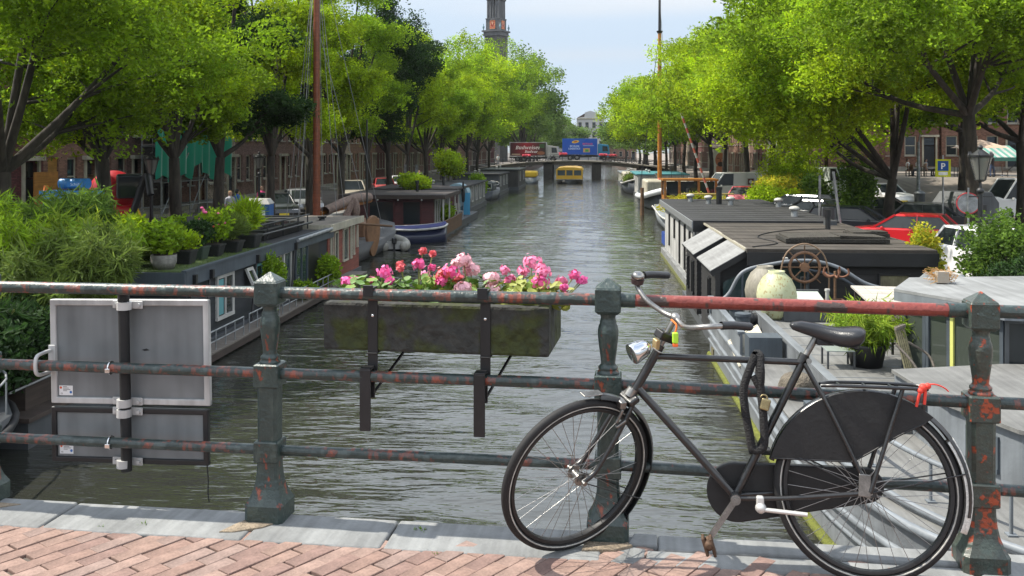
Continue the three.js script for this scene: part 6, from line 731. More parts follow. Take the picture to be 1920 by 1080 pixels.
{ const v = car('white shipping van with black nose and lettering on its side', [24.2, groundR(24, 53), -53], -1.45, [0.74, 0.74, 0.74], { name: 'delivery_van', cat: 'van', van: 1, len: 5.4, hw: 0.98, belt: 1.15, top: 2.25 });
  const p = PK(v, 'lettering', textPanel(2.6, 1.0, (x, w, h) => { x.fillStyle = '#dedede'; x.fillRect(0, 0, w, h); x.fillStyle = '#222'; x.font = `bold ${h * 0.34 | 0}px sans-serif`; x.fillText('S', w * 0.03, h * 0.36); x.font = `${h * 0.15 | 0}px sans-serif`; x.fillText('S H I P', w * 0.01, h * 0.62); x.font = `${h * 0.1 | 0}px sans-serif`; x.fillText('www.', w * 0.05, h * 0.86); }, 384), new THREE.PlaneGeometry(2.5, 0.95)); p.position.set(0.985, 1.25, -1.2); p.rotation.y = Math.PI / 2;
  P(v, 'roof_rack', K.galv, ...[0, 1, 2, 3].map(i => BAR([-0.8, 2.4, -2 + i * 1.0], [0.8, 2.4, -2 + i * 1.0], 0.03)), BAR([-0.8, 2.4, -2.2], [-0.8, 2.4, 1.3], 0.03), BAR([0.8, 2.4, -2.2], [0.8, 2.4, 1.3], 0.03)); P(v, 'nose_panel', K.black, RB(1.9, 0.7, 0.5, 0.1, 0, 0.75, 2.5)); }
car('pale green camper van parked under the trees by the square', [17.8, groundR(17.8, 68), -68], 0.3, [0.5, 0.55, 0.5], { name: 'camper_van', cat: 'van', van: 1, len: 4.8, belt: 1.15, top: 2.1 });
car('white hatchback standing on the square behind the tree trunk', [18.6, groundR(18.6, 60), -60], 0.2, [0.68, 0.68, 0.68]);
car('beige estate car parked under the left bank trees', [-16.9, y0, -66.5], 0.35, [0.42, 0.38, 0.30], { wagon: 1, top: 1.6 });
car('black hatchback parked beside the blue portable toilet', [-16.6, y0, -49], 0.5, [0.014, 0.015, 0.017], { group: 'cars parked on the left quay' });
car('silver hatchback parked behind the brown mast', [-16.8, y0, -54], 0.5, [0.35, 0.36, 0.37], { metal: 0.4 });
car('red hatchback parked behind the maroon houseboat', [-16.9, y0, -77], 0.3, [0.4, 0.03, 0.03]);
car('white sedan parked beyond the red hatchback', [-17, y0, -84], 0.3, [0.7, 0.7, 0.7], { sedan: 1 });
car('silver sedan at the far end of the left quay', [-17, y0, -92], 0.3, [0.45, 0.46, 0.47], { sedan: 1 });

// ---------- street furniture ----------
function lantern(label, pos, k = 1, group) {
  const t = thing('street_lamp', label, 'lamp', pos, 0, group), ir = K.iron; t.scale.setScalar(k);
  P(t, 'post', ir, C(0.06, 0.09, 2.6, 0, 1.6, 0, 12), C(0.16, 0.2, 0.5, 0, 0.25, 0, 12), C(0.12, 0.14, 0.15, 0, 0.55, 0, 12), SP(0.1, 0, 2.9, 0), C(0.03, 0.05, 0.3, 0, 3.05, 0, 8), BAR([-0.3, 2.75, 0], [0.3, 2.75, 0], 0.02));
  const la = P(t, 'lantern_frame', ir, ...[0, 1, 2, 3, 4, 5].map(i => { const a = i / 6 * 6.283; return BAR([Math.cos(a) * 0.14, 3.2, Math.sin(a) * 0.14], [Math.cos(a) * 0.3, 3.82, Math.sin(a) * 0.3], 0.014, 5); }), C(0.33, 0.32, 0.06, 0, 3.84, 0, 6), C(0.05, 0.26, 0.16, 0, 3.95, 0, 6), SP(0.07, 0, 4.08, 0), ...[0, 1, 2, 3, 4, 5].map(i => { const a = i / 6 * 6.283; return C(0.001, 0.04, 0.12, Math.cos(a) * 0.3, 3.93, Math.sin(a) * 0.3, 5); }), C(0.16, 0.08, 0.06, 0, 3.18, 0, 6)); P(la, 'glass', M([0.5, 0.5, 0.46], { rough: 0.2, transmission: 0.7, thickness: 0 }), C(0.29, 0.13, 0.6, 0, 3.51, 0, 6)); return t;
}
lantern('ornate crowned street lamp beside the shrubs on the right quay', [10.1, y0, -24.9], 0.95);
[[-16.5, 34.3, 'black crowned street lamp nearest the scaffolding on the left quay'], [-16.5, 46, 'black crowned street lamp behind the blue portable toilet'], [-16.5, 62, 'black crowned street lamp under the trees by the beige estate car']].forEach(([x, s, l]) => lantern(l, [x, y0, -s], 0.9, 'street lamps on the left quay'));
{
  const g = thing('street_lamp', 'pale grey slender lamp column on the square', 'lamp', [21.3, groundR(21.3, 62), -62]); P(g, 'post', K.galv, C(0.09, 0.12, 3.6, 0, 1.8, 0), C(0.2, 0.22, 0.5, 0, 0.25, 0)); P(g, 'arm', K.galv, BAR([0, 3.5, 0], [0.2, 4.6, 0], 0.04));
  const b = thing('litter_bin', 'grey cylindrical litter bin on the square', 'bin', [19.99, groundR(20, 58), -58]); P(b, 'body', K.greyDark, C(0.3, 0.3, 1.0, 0, 0.5, 0, 20)); P(b, 'lid', K.galv, LATHE([[0, 0.2], [0.2, 0.17], [0.32, 0.05], [0.32, 0], [0, 0]], 0, 0.98, 0));
  const d = thing('recycling_container', 'dark domed recycling container near the shipping van', 'container', [16.6, y0, -42.5], 0.4); P(d, 'body', K.greyDark, EX([[-1.1, 0], [1.1, 0], [1.1, 1.5], [0.7, 1.95], [-0.7, 1.95], [-1.1, 1.5]], 1.4, { bevel: 0.05 }).translate(0, 0, -0.7)); P(d, 'chute', K.black, RB(0.8, 0.3, 0.1, 0.03, 0, 1.3, 0.76));
  const p = thing('parking_sign', 'yellow bordered blue P parking sign on a pole', 'sign', [15.1, y0, -41]); P(p, 'pole', K.galv, C(0.035, 0.035, 3.6, 0, 1.8, -0.04)); PK(p, 'face', textPanel(0.6, 0.75, (x, w, h) => { x.fillStyle = '#d9dc2c'; x.fillRect(0, 0, w, h); x.fillStyle = '#1f56a8'; x.fillRect(w * 0.15, h * 0.1, w * 0.7, h * 0.56); x.fillStyle = '#fff'; x.font = `bold ${h * 0.48 | 0}px sans-serif`; x.textAlign = 'center'; x.fillText('P', w / 2, h * 0.56); x.fillRect(w * 0.2, h * 0.72, w * 0.6, h * 0.18); }), new THREE.BoxGeometry(0.6, 0.75, 0.03).translate(0, 3.05, 0)); p.rotation.y = -0.25;
  const r = thing('road_sign', 'round sign seen from behind on a post by the shrubs', 'sign', [12.2, y0, -31], -0.3); P(r, 'pole', K.galv, C(0.03, 0.03, 2.6, 0, 1.3, 0)); P(r, 'disc', K.galv, C(0.33, 0.33, 0.02, 0, 2.1, -0.04, 28, Math.PI / 2)); P(r, 'rim', M([0.5, 0.04, 0.05], { rough: 0.5 }), mv(new THREE.TorusGeometry(0.33, 0.02, 8, 32), 0, 2.1, -0.04));
  for (const [x, s, h, tilt, l] of [[9.25, 38, 2.8, 0, 'upright grey steel pole behind the black houseboat'], [9.65, 36, 3.0, 0.13, 'leaning grey steel pole behind the black houseboat']]) { const o = thing('steel_pole', l, 'pole', [x, y0, -s]); P(o, 'shaft', K.galv, BAR([0, 0, 0], [-tilt * h, h, 0], 0.05, 10)); if (!tilt) P(o, 'meter', K.greyDark, RB(0.5, 0.5, 0.3, 0.05, 0.3, 1.3, 0)); }
  const po = thing('advertising_billboard', 'tall poster of a bearded face on the right quay', 'billboard', [14.8, y0, -105]); PK(po, 'poster', textPanel(1.6, 2.8, (x, w, h) => { x.fillStyle = '#c9c4bc'; x.fillRect(0, 0, w, h); x.fillStyle = '#b5704f'; x.beginPath(); x.ellipse(w / 2, h * 0.45, w * 0.36, h * 0.3, 0, 0, 7); x.fill(); x.fillRect(w * 0.2, h * 0.7, w * 0.6, h * 0.3); x.fillStyle = '#3a2a20'; x.fillRect(w * 0.25, h * 0.36, w * 0.18, h * 0.03); x.fillRect(w * 0.57, h * 0.36, w * 0.18, h * 0.03); x.beginPath(); x.ellipse(w / 2, h * 0.62, w * 0.2, h * 0.1, 0, 0, 7); x.fill(); x.fillStyle = '#94503a'; x.fillRect(w * 0.46, h * 0.4, w * 0.08, h * 0.13); }), new THREE.BoxGeometry(1.6, 2.7, 0.1).translate(0, 2.6, 0)); P(po, 'frame', K.greyDark, B(1.8, 1.3, 0.2, 0, 0.65, -0.02), B(1.8, 0.12, 0.2, 0, 4.0, -0.02));
}
// terrace on the square
{
  const wood = K.woodBrown, gy = (x, s) => groundR(x, s), r = rng(88);
  [[25.2, 74], [27.0, 75.5], [28.6, 73.6], [30.4, 75]].forEach(([x, s], i) => { const t = thing('terrace_table', ['first terrace table, nearest the tree trunk', 'terrace table with people in white', 'terrace table between standing guests', 'terrace table under the beige parasol'][i], 'table', [x, gy(x, s), -s]); P(t, 'top', wood, B(1.3, 0.05, 0.8, 0, 0.74, 0)); for (const [a, b] of [[-1, -1], [1, -1], [-1, 1], [1, 1]]) P(t, 'leg', K.iron, C(0.025, 0.025, 0.72, a * 0.55, 0.36, b * 0.32, 6)); });
  [[24.6, 73.6], [25.9, 74.6], [27.7, 76], [29.3, 73.2], [31.1, 74.6], [31.4, 73]].forEach(([x, s]) => { const t = thing('terrace_chair', 'brown slatted terrace chair', 'chair', [x, gy(x, s), -s], r() * 6, 'chairs on the terrace'); P(t, 'seat', wood, B(0.42, 0.04, 0.42, 0, 0.45, 0)); P(t, 'backrest', wood, B(0.42, 0.45, 0.04, 0, 0.72, -0.2)); for (const [a, b] of [[-1, -1], [1, -1], [-1, 1], [1, 1]]) P(t, 'leg', K.iron, B(0.03, 0.45, 0.03, a * 0.18, 0.22, b * 0.18)); });
  [['seated guest in white shirt at the first terrace table', 24.7, 74.2, 1.2, [0.7, 0.7, 0.68], [0.05, 0.06, 0.1], 'sit'], ['seated guest in pale top beside the tree trunk', 25.7, 75, -1.4, [0.6, 0.58, 0.55], [0.1, 0.1, 0.12], 'sit'], ['seated guest in grey top at the terrace', 26.4, 75.2, 1.3, [0.3, 0.3, 0.32], [0.05, 0.05, 0.06], 'sit'], ['seated guest in white at the second terrace table', 27.6, 75.8, -1.2, [0.72, 0.7, 0.7], [0.12, 0.1, 0.08], 'sit'], ['person standing on the terrace in beige top and jeans', 28.9, 72.3, 0.3, [0.45, 0.36, 0.26], [0.05, 0.08, 0.16], 'stand'], ['person standing on the terrace in dark top and jeans, arms forward', 30.3, 72.6, -2.6, [0.06, 0.05, 0.06], [0.06, 0.09, 0.18], 'stand', { reach: 1 }]].forEach(([l, x, s, ry, a, b, pose, o], i) => person(l, [x, gy(x, s), -s], ry, a, b, pose, { seed: i, hair: i, short: 1, ...o }));
  const pa = thing('parasol', 'open beige market parasol over the terrace', 'parasol', [31.6, gy(31.6, 78), -78]); P(pa, 'pole', K.woodBrown, C(0.04, 0.04, 2.7, 0, 1.35, 0)); P(pa, 'canopy', M([0.55, 0.38, 0.26], { rough: 0.85, transmission: 0.2, thickness: 0, side: THREE.DoubleSide }), new THREE.ConeGeometry(2.3, 0.7, 8, 1, true).translate(0, 2.55, 0));
}
person('person in a blue shirt walking beside the blue portable toilet', [-18.2, y0, -47.5], 2.6, [0.02, 0.10, 0.42], [0.05, 0.05, 0.07], 'stand', { step: 0.14, hair: 2 });
person('worker in pale trousers standing by the scaffolding', [-17.8, y0, -45.5], 0.6, [0.35, 0.36, 0.4], [0.5, 0.5, 0.5], 'stand', { hair: 1 });
person('person in a white and red shirt among the left bank trunks', [-17.5, y0, -82], 0.2, [0.6, 0.45, 0.45], [0.06, 0.07, 0.1], 'stand', { step: 0.12 });
person('person in a white shirt walking on the far left quay', [-16.8, y0, -93], 0.4, [0.72, 0.72, 0.72], [0.1, 0.1, 0.12], 'stand', { step: 0.14, hair: 1 });
person('person in a pink top bending behind the parked black hatchback', [-18.5, y0, -52], 0.4, [0.6, 0.05, 0.2], [0.06, 0.06, 0.1], 'stand', { reach: 1 });
person('person in white standing on the far bridge approach', [-15.2, 2.5, -160], 0.1, [0.7, 0.7, 0.7], [0.3, 0.3, 0.32], 'stand', {});
{ // portable toilet, scaffold, site machines
  const t = thing('portable_toilet', 'blue portable toilet with white roof and lettering', 'toilet', [-14.9, y0 - 0.18, -41.5], 0.15), blue = M([0.02, 0.10, 0.30], { rough: 0.5 }); P(t, 'cabin', blue, RB(1.15, 1.55, 1.15, 0.04, 0, 0.78, 0), ...[-0.4, 0, 0.4].map(x => B(0.05, 1.4, 0.03, x, 0.76, 0.585))); P(t, 'roof', K.white, HULL([[[-0.6, 1.55, 0.6], [0.6, 1.55, 0.6], [0.6, 1.55, -0.6], [-0.6, 1.55, -0.6]], [[-0.45, 1.78, 0.42], [0.45, 1.78, 0.42], [0.45, 1.78, -0.42], [-0.45, 1.78, -0.42]]])); PK(t, 'lettering', textPanel(0.85, 0.3, (x, w, h) => { x.fillStyle = '#e8ecf2'; x.fillRect(0, 0, w, h); x.fillStyle = '#123a80'; x.font = `bold ${h * 0.62 | 0}px sans-serif`; x.textAlign = 'center'; x.fillText('WC-ije', w / 2, h * 0.6); x.font = `${h * 0.22 | 0}px sans-serif`; x.fillRect(w * 0.15, h * 0.75, w * 0.7, h * 0.12); }), new THREE.BoxGeometry(0.8, 0.3, 0.02).translate(0, 1.12, 0.6));
  const s = thing('scaffold', 'steel tube scaffold along the brick house front', 'scaffold', [-24.0, y0, -54.2]), tubeM = K.galv; for (let i = 0; i < 8; i++) for (const x of [-0.5, 0.6]) P(s, 'upright', tubeM, BAR([x, 0, 4.4 - i * 1.25], [x, 7.6, 4.4 - i * 1.25], 0.035, 6)); for (const y of [0.6, 2.0, 4.0, 6.0]) P(s, 'ledger', tubeM, BAR([0.6, y, 4.5], [0.6, y, -4.5], 0.03, 6), BAR([-0.5, y, 4.5], [-0.5, y, -4.5], 0.03, 6), ...[0, 1, 2, 3, 4, 5, 6, 7].map(i => BAR([-0.5, y + 0.05, 4.4 - i * 1.25], [0.6, y + 0.05, 4.4 - i * 1.25], 0.025, 5))); P(s, 'brace', tubeM, BAR([0.65, 0.3, 4.4], [0.65, 4, 0.6], 0.03, 6), BAR([0.65, 0.3, 0.6], [0.65, 4, -3.1], 0.03, 6)); for (const y of [2.05, 4.05, 6.05]) P(s, 'deck_board', K.woodGrey, B(1.0, 0.05, 8.9, 0.05, y + 0.08, 0));
  const n = thing('debris_net', 'green debris netting hung on the scaffold', 'netting', [-23.25, y0, -54.2]); { const rings = []; for (let i = 0; i <= 48; i++) { const z = 5.4 - i * 0.23, w = 0.12 * Math.sin(i * 1.3) + 0.08 * Math.sin(i * 0.6), lo = 2.2 + 0.25 * Math.sin(i * 0.5) + (i > 20 && i < 26 ? 0.9 : 0); rings.push([[w, 7.4, z], [w * 1.4, 4.8, z], [w, lo, z], [w - 0.01, lo, z], [w * 1.4 - 0.01, 4.8, z], [w - 0.01, 7.4, z]]); } P(n, 'net', M([0.012, 0.36, 0.24], { rough: 1, transmission: 0.4, thickness: 0, side: THREE.DoubleSide }), smooth(HULL(rings))); }
  const k = thing('tank_trailer', 'blue cylinder tank trailer with white lettering behind the bamboo', 'trailer', [-16.3, y0, -28.6], -0.15), tb = M([0.02, 0.19, 0.50], { rough: 0.4 }); P(k, 'tank', tb, C(0.17, 0.17, 1.0, 0, 2.74, 0, 24, 0, 0, Math.PI / 2)); P(k, 'cradle', tb, B(1.7, 0.12, 0.9, -0.1, 2.46, 0), B(1.5, 1.9, 0.8, -0.1, 1.45, 0)); PK(k, 'lettering', textPanel(1.0, 0.3, (x, w, h) => { x.fillStyle = '#2a7fc9'; x.fillRect(0, 0, w, h); x.fillStyle = '#e8f0f8'; x.font = `${h * 0.75 | 0}px sans-serif`; x.fillText('Schijf', w * 0.22, h * 0.75); }), new THREE.PlaneGeometry(0.6, 0.16).translate(0.15, 2.72, 0.175)); for (const x of [-0.8, 0.8]) P(k, 'wheel', K.rubber, C(0.35, 0.35, 0.2, x, 0.35, 0.7, 18, Math.PI / 2)); P(k, 'beacon', M([0.8, 0.2, 0.02], { rough: 0.3 }), C(0.07, 0.09, 0.16, -0.8, 2.6, 0.3));
  const e = thing('mini_excavator', 'red and black mini excavator on the left quay', 'excavator', [-17.2, y0, -33], 0.5), rd = M([0.38, 0.012, 0.02], { rough: 0.4 }); P(e, 'tracks', K.rubber, RB(0.4, 0.55, 2.0, 0.2, -0.6, 0.3, 0), RB(0.4, 0.55, 2.0, 0.2, 0.6, 0.3, 0)); P(e, 'body', rd, RB(1.5, 1.2, 1.5, 0.2, 0, 1.2, -0.2), SP(0.85, -0.1, 2.3, -0.2, 1.0, 0.9, 0.8, 20)); P(e, 'cab_window', K.glass, RB(0.9, 0.9, 0.9, 0.1, 0.42, 2.5, 0.25)); P(e, 'boom', K.black, TUBE([[0.5, 1.4, 0.6], [0.9, 2.7, 0.8], [1.0, 2.9, 1.0], [1.1, 2.2, 1.3]], 0.13, 8)); P(e, 'stripe', M([0.7, 0.45, 0.02], { rough: 0.5 }), B(0.1, 0.5, 0.06, 0.7, 1.6, 0.66, 0, 0, 0.4));
  const sp = thing('bollard_sign', 'two narrow grey sign posts before the maroon houseboat', 'sign', [-15.3, y0, -78]); P(sp, 'post', K.galv, B(0.2, 2.6, 0.08, 0, 1.3, 0), B(0.2, 2.6, 0.08, 1.0, 1.3, 0.2));
}
// planting on the right quay
bush('shrub', 'yellow flowering tall plant in a dark pot behind the black houseboat', 'plant', [8.55, 1.45, -24.6], 0.8, 1.5, 0.8, 900, 'small', 'yellow', 880, { size: 1.3 });
{ const p = thing('plant_pot', 'dark round pot holding the yellow flowering plant', 'pot', [8.55, 1.02, -24.6]); P(p, 'body', K.black, LATHE([[0, 0], [0.3, 0], [0.36, 0.43], [0.32, 0.43], [0.3, 0.38], [0, 0.38]])); }
[[9.7, 22.9, 1.7, 2.3, 620, 'shrub', 'tall loose leafy shrub in front of the white hatchback'], [11.2, 23.4, 2.0, 1.6, 600, 'shrub', 'broad leafy shrub on the quay by the lamp post'], [9.5, 21.0, 1.7, 1.4, 700, 'dark', 'dark glossy shrub at the quay edge'], [11.9, 21.6, 1.7, 2.1, 340, 'shrub', 'tall shrub with large leaves beside the bridge end']].forEach(([x, s, w, h, n, c, l], i) => bush('shrub', l, 'shrub', [x, y0, -s], w, h, w, n, 'small', c, 890 + i, { size: i === 3 ? 2.6 : 1.7, lumps: 10, stem: 1.6, group: 'shrubs on the right quay' }));
bush('grass_clump', 'long arching grass at the quay edge above the glass deckhouse', 'grass', [9.8, y0, -18.9], 2.4, 1.1, 1.6, 900, 'grassy', 'lime', 899, { size: 2.2 });
[[11.4, 55.5, 3.2, 2.2, 'yellow', 'broad yellow-green bush on the quay behind the black roof'], [12.9, 60, 3.2, 3.6, 'lime', 'tall bright green bush between the right bank trunks'], [10.2, 52, 2.2, 1.7, 'lime', 'low lime-green bush behind the parked cars'], [12.6, 52, 1.6, 2.6, 'shrub', 'young leafy sapling by the leaning steel pole'], [12.3, 43.5, 1.5, 3.2, 'shrub', 'slim leafy sapling between parked cars']].forEach(([x, s, w, h, c, l], i) => bush('shrub', l, 'shrub', [x, y0, -s], w, h, w, i > 2 ? 420 : 1300, 'small', c, 910 + i, { size: 2.4, lumps: 9, stem: 2 }));

// mooring lines
[['mooring rope from the black houseboat to the quay', [8.2, 0.5, -24.2], [9.3, 1.35, -22.6]], ['mooring rope from the navy houseboat to the quay', [-13.8, 0.6, -21.2], [-14.6, 1.35, -20.0]], ['slack mooring rope at the bow of the white-bowed barge', [6.4, 1.5, -76.2], [5.0, 0.6, -73.2]]].forEach(([l, a, b]) => { const t = thing('mooring_rope', l, 'rope', a); P(t, 'rope', M([0.3, 0.26, 0.2], { rough: 0.9 }), TUBE([[0, 0, 0], [(b[0] - a[0]) / 2, (b[1] - a[1]) / 2 - 0.3, (b[2] - a[2]) / 2], [b[0] - a[0], b[1] - a[1], b[2] - a[2]]], 0.022, 6)); });

// ---------- houses ----------
const brickTex = tex(512, 512, (u, v) => { const rows = 32, cols = 10, y = v * rows, row = Math.floor(y), x = u * cols + (row % 2) * 0.5, cx = Math.floor(x), fx = x - cx, fy = y - row; const j = fx < 0.04 || fy < 0.14; const n = PERM[((cx + 40) * 131 + row * 17) & 65535], f = fbm(u, v, 60, 60, 2, 3), b = fbm(u, v, 4, 4, 4, 6); const k = 0.68 + 0.28 * n + 0.12 * (f - 0.5) + 0.25 * (b - 0.5); return j ? [0.62 * (0.8 + 0.3 * b), 0.6 * (0.8 + 0.3 * b), 0.57 * (0.8 + 0.3 * b)] : [k, k, k]; });
const brickM = c => { const m = M(c, { rough: 0.9 }); m.map = at(brickTex, 0.45, 0.45); return m; };
const houseCols = [[0.155, 0.043, 0.043], [0.31, 0.163, 0.116], [0.109, 0.078, 0.07], [0.264, 0.155, 0.124], [0.326, 0.186, 0.132], [0.232, 0.116, 0.085], [0.465, 0.372, 0.295], [0.186, 0.109, 0.085]].map(brickM);
const stoneTrim = M([0.48, 0.45, 0.39], { rough: 0.8, map: 'stain', s: 0.3 });
function house(label, x, s, ry, w, hgt, m, o = {}) {           // front faces local +z
  const t = thing('canal_house', label, 'house', [x, y0, -s], ry, o.group), cols = o.cols || Math.max(2, Math.round(w / 1.9)), rows = o.rows || [[1.55, 1.7], [4.6, 1.85], [7.7, 1.75], [10.5, 1.4]], holes = [], ww = o.ww || 0.95, spots = [];
  const door = o.door ?? cols - 1; rows.forEach(([y, h], j) => { if (y + h > hgt - 0.6) return; for (let i = 0; i < cols; i++) { const cx = -w / 2 + w * (i + 0.5) / cols; const isDoor = j === 0 && i === door; const yy = isDoor ? 0.35 : y, hh = isDoor ? 2.95 : h + 0.2 * (j === 0 ? 1 : 0); holes.push([[cx - ww / 2, yy], [cx + ww / 2, yy], [cx + ww / 2, yy + hh], [cx - ww / 2, yy + hh]]); spots.push([cx, yy, hh, isDoor, j, i]); } });
  const gable = o.gable ? [[w / 2, hgt], [w * 0.22, hgt + 0.4], [w * 0.2, hgt + 2], [0, hgt + 2.6], [-w * 0.2, hgt + 2], [-w * 0.22, hgt + 0.4], [-w / 2, hgt]] : [[w / 2, hgt], [-w / 2, hgt]];
  P(t, 'wall', m, EX([[-w / 2 + 0.01, 0], [w / 2 - 0.01, 0], ...gable.map(p => [Math.max(-w / 2 + 0.01, Math.min(w / 2 - 0.01, p[0])), p[1]])], 0.35, { holes }).translate(0, 0, -0.35), B(w - 0.02, hgt, 7, 0, hgt / 2, -4.2)); 
  P(t, 'roof', M([0.10, 0.06, 0.05], { rough: 0.9, map: 'stain', s: 0.5 }), HULL([[[-w / 2, hgt, -0.4], [w / 2, hgt, -0.4], [w / 2, hgt, -7.7], [-w / 2, hgt, -7.7]], [[-w * 0.1, hgt + 2.3, -0.6], [w * 0.1, hgt + 2.3, -0.6], [w * 0.1, hgt + 2.3, -7], [-w * 0.1, hgt + 2.3, -7]]]));
  P(t, 'plinth', stoneTrim, B(w - 0.06, 0.5, 0.06, 0, 0.25, 0.03)); P(t, 'cornice', K.cream, B(w - 0.04, 0.35, 0.3, 0, hgt - 0.2, 0.15), B(w - 0.1, 0.1, 0.16, 0, hgt - 0.5, 0.08));
  for (const [cx, yy, hh, isDoor, j, i] of spots) {
    if (isDoor) { const d = P(t, 'door', o.doorM || K.navy, B(ww - 0.1, 2.1, 0.06, cx, yy + 1.05, -0.18)); P(d, 'fanlight', K.glass, B(ww - 0.1, 0.7, 0.03, cx, yy + 2.55, -0.18)); P(d, 'surround', K.cream, B(0.16, 3.1, 0.1, cx - ww / 2 - 0.08, yy + 1.5, 0.05), B(0.16, 3.1, 0.1, cx + ww / 2 + 0.08, yy + 1.5, 0.05), B(ww + 0.6, 0.2, 0.3, cx, yy + 3.08, 0.12)); P(t, 'stoop', stoneTrim, B(1.6, 0.35, 1.1, cx, 0.175, 0.55), B(1.5, 0.17, 0.5, cx, 0.085, 1.3)); continue; }
    if (o.boards && o.boards.some(([a, b]) => a === i && b === j)) { P(t, 'boarding', M([0.50, 0.24, 0.045], { rough: 0.7, map: 'grain', s: 0.6 }), B(ww - 0.02, hh - 0.02, 0.03, cx, yy + hh / 2, -0.1)); continue; }
    const f = win(t, cx, yy + hh / 2, -0.14, 0, ww - 0.01, hh - 0.01, K.cream, 1, 2, 0.1); P(f, 'sill', stoneTrim, B(ww + 0.1, 0.09, 0.2, 0, -hh / 2 - 0.04, 0.16));
  }
  return t;
}
{
  const NTH = 'next door,two doors,three doors,four doors,five doors,six doors,seven doors,eight doors,nine doors,ten doors,eleven doors,twelve doors,thirteen doors,fourteen doors,fifteen doors,sixteen doors,seventeen doors,eighteen doors,nineteen doors,twenty doors,twenty-one doors,twenty-two doors,twenty-three doors,twenty-four doors,twenty-five doors,twenty-six doors,twenty-seven doors,twenty-eight doors,twenty-nine doors'.split(',');
  const r = rng(17); let s = 33.4; const labels = ['brown brick canal house left of the maroon front', 'dark maroon canal house with a pale doorway', 'brown brick canal house with orange boarded openings', 'brown brick canal house with three tall window bays', 'near-black painted canal house between brick fronts', 'brown brick canal house behind the red excavator', 'brick canal house with pale pilasters behind the scaffold', 'canal house behind the green netting'];
  const w0 = [4.6, 4.0, 5.0, 5.0, 3.6, 5.4, 5.0, 5.4];
  for (let i = 0; s < 250; i++) { const w = w0[i] || (s > 150 ? rr(9, 12, r) : rr(5, 7, r)), c = [1, 0, 1, 3, 2, 5, 6, 3][i] ?? (r() * houseCols.length | 0); house(labels[i] || `brick canal house ${NTH[i - 8]} beyond the green netting on the left bank`, -25.5, s + w / 2, Math.PI / 2, w, i === 4 ? 10.5 : rr(11, 13.5, r), houseCols[c], { gable: r() < 0.5, group: i < 8 ? undefined : 'canal houses behind the left bank trees', boards: i === 2 ? [[0, 0], [0, 1]] : null, ww: i === 6 ? 1.25 : rr(0.85, 1.1, r), door: i === 1 ? 1 : undefined, doorM: [K.navy, K.black, K.woodBrown][i % 3] }); s += w + 0.02; }
  const gb = thing('plywood_hoarding', 'orange plywood hoarding with scrawled graffiti against the brick house', 'hoarding', [-25.2, y0, -41.6], Math.PI / 2); P(gb, 'sheet', M([0.52, 0.22, 0.04], { rough: 0.7, map: 'grain', s: 0.6 }), B(1.9, 2.5, 0.06, 0, 1.55, 0.1)); P(gb, 'graffiti', M([0.03, 0.05, 0.07], { rough: 0.7 }), TUBE([[-0.7, 1.5, 0.135], [-0.4, 1.85, 0.135], [-0.5, 1.4, 0.135], [-0.2, 1.8, 0.135], [-0.05, 1.35, 0.135], [0.15, 1.85, 0.135], [0.2, 1.3, 0.135], [0.5, 1.7, 0.135], [0.35, 1.45, 0.135], [0.75, 1.4, 0.135]], 0.02, 5, 60), TUBE([[-0.6, 1.2, 0.135], [0, 1.3, 0.135], [0.3, 0.95, 0.135], [0.6, 1.25, 0.135]], 0.018, 5, 30));
  // right bank
  let q = 92; for (let i = 0; q < 250; i++) { const w = q > 150 ? rr(9, 12, r) : rr(5.5, 7.5, r); house(i === 3 ? 'white-fronted canal house with wide shop windows on the right bank' : i < 3 ? `brick canal house ${NTH[2 - i]} before the white-fronted house` : `brick canal house ${NTH[i - 4]} beyond the white-fronted house`, 22.5, q + w / 2, -Math.PI / 2, w, rr(11, 13, r), i === 3 ? K.white : houseCols[(i * 3 + 4) % 8], { group: i === 3 ? undefined : 'canal houses behind the right bank trees', ww: 1.1 }); q += w + 0.02; }
  for (const [x, s2, w, c, l] of [[30, 92, 7, 5, 'brick house facing the terrace behind the trees'], [37.5, 92, 7.5, 1, 'brown brick corner house behind the terrace'], [45.5, 92, 8, 4, 'brick house at the far corner of the square'], [54, 92, 8.5, 7, 'dark brick house at the end of the square']]) { const h = house(l, x, s2, 0, w, 11.5, houseCols[c], { ww: 1.1 }); h.position.y = groundR(x, s2) - 0.05; }
  const aw = thing('shop_awning', 'green and white striped awning above the terrace', 'awning', [36.5, groundR(36.5, 88) + 1.9, -88]); for (let i = 0; i < 16; i++) P(aw, 'stripe', i % 2 ? M([0.10, 0.27, 0.22], { rough: 0.8 }) : K.white, B(0.3, 0.03, 3.4, -2.25 + i * 0.3, 0, 0, 0.32)); P(aw, 'valance', M([0.08, 0.24, 0.2], { rough: 0.8 }), B(4.8, 0.3, 0.03, 0, -0.7, 1.65)); P(aw, 'arm', K.iron, BAR([-2.2, -1.9, -1.7], [-2.2, -0.55, 1.6], 0.03), BAR([2.2, -1.9, -1.7], [2.2, -0.55, 1.6], 0.03));
}
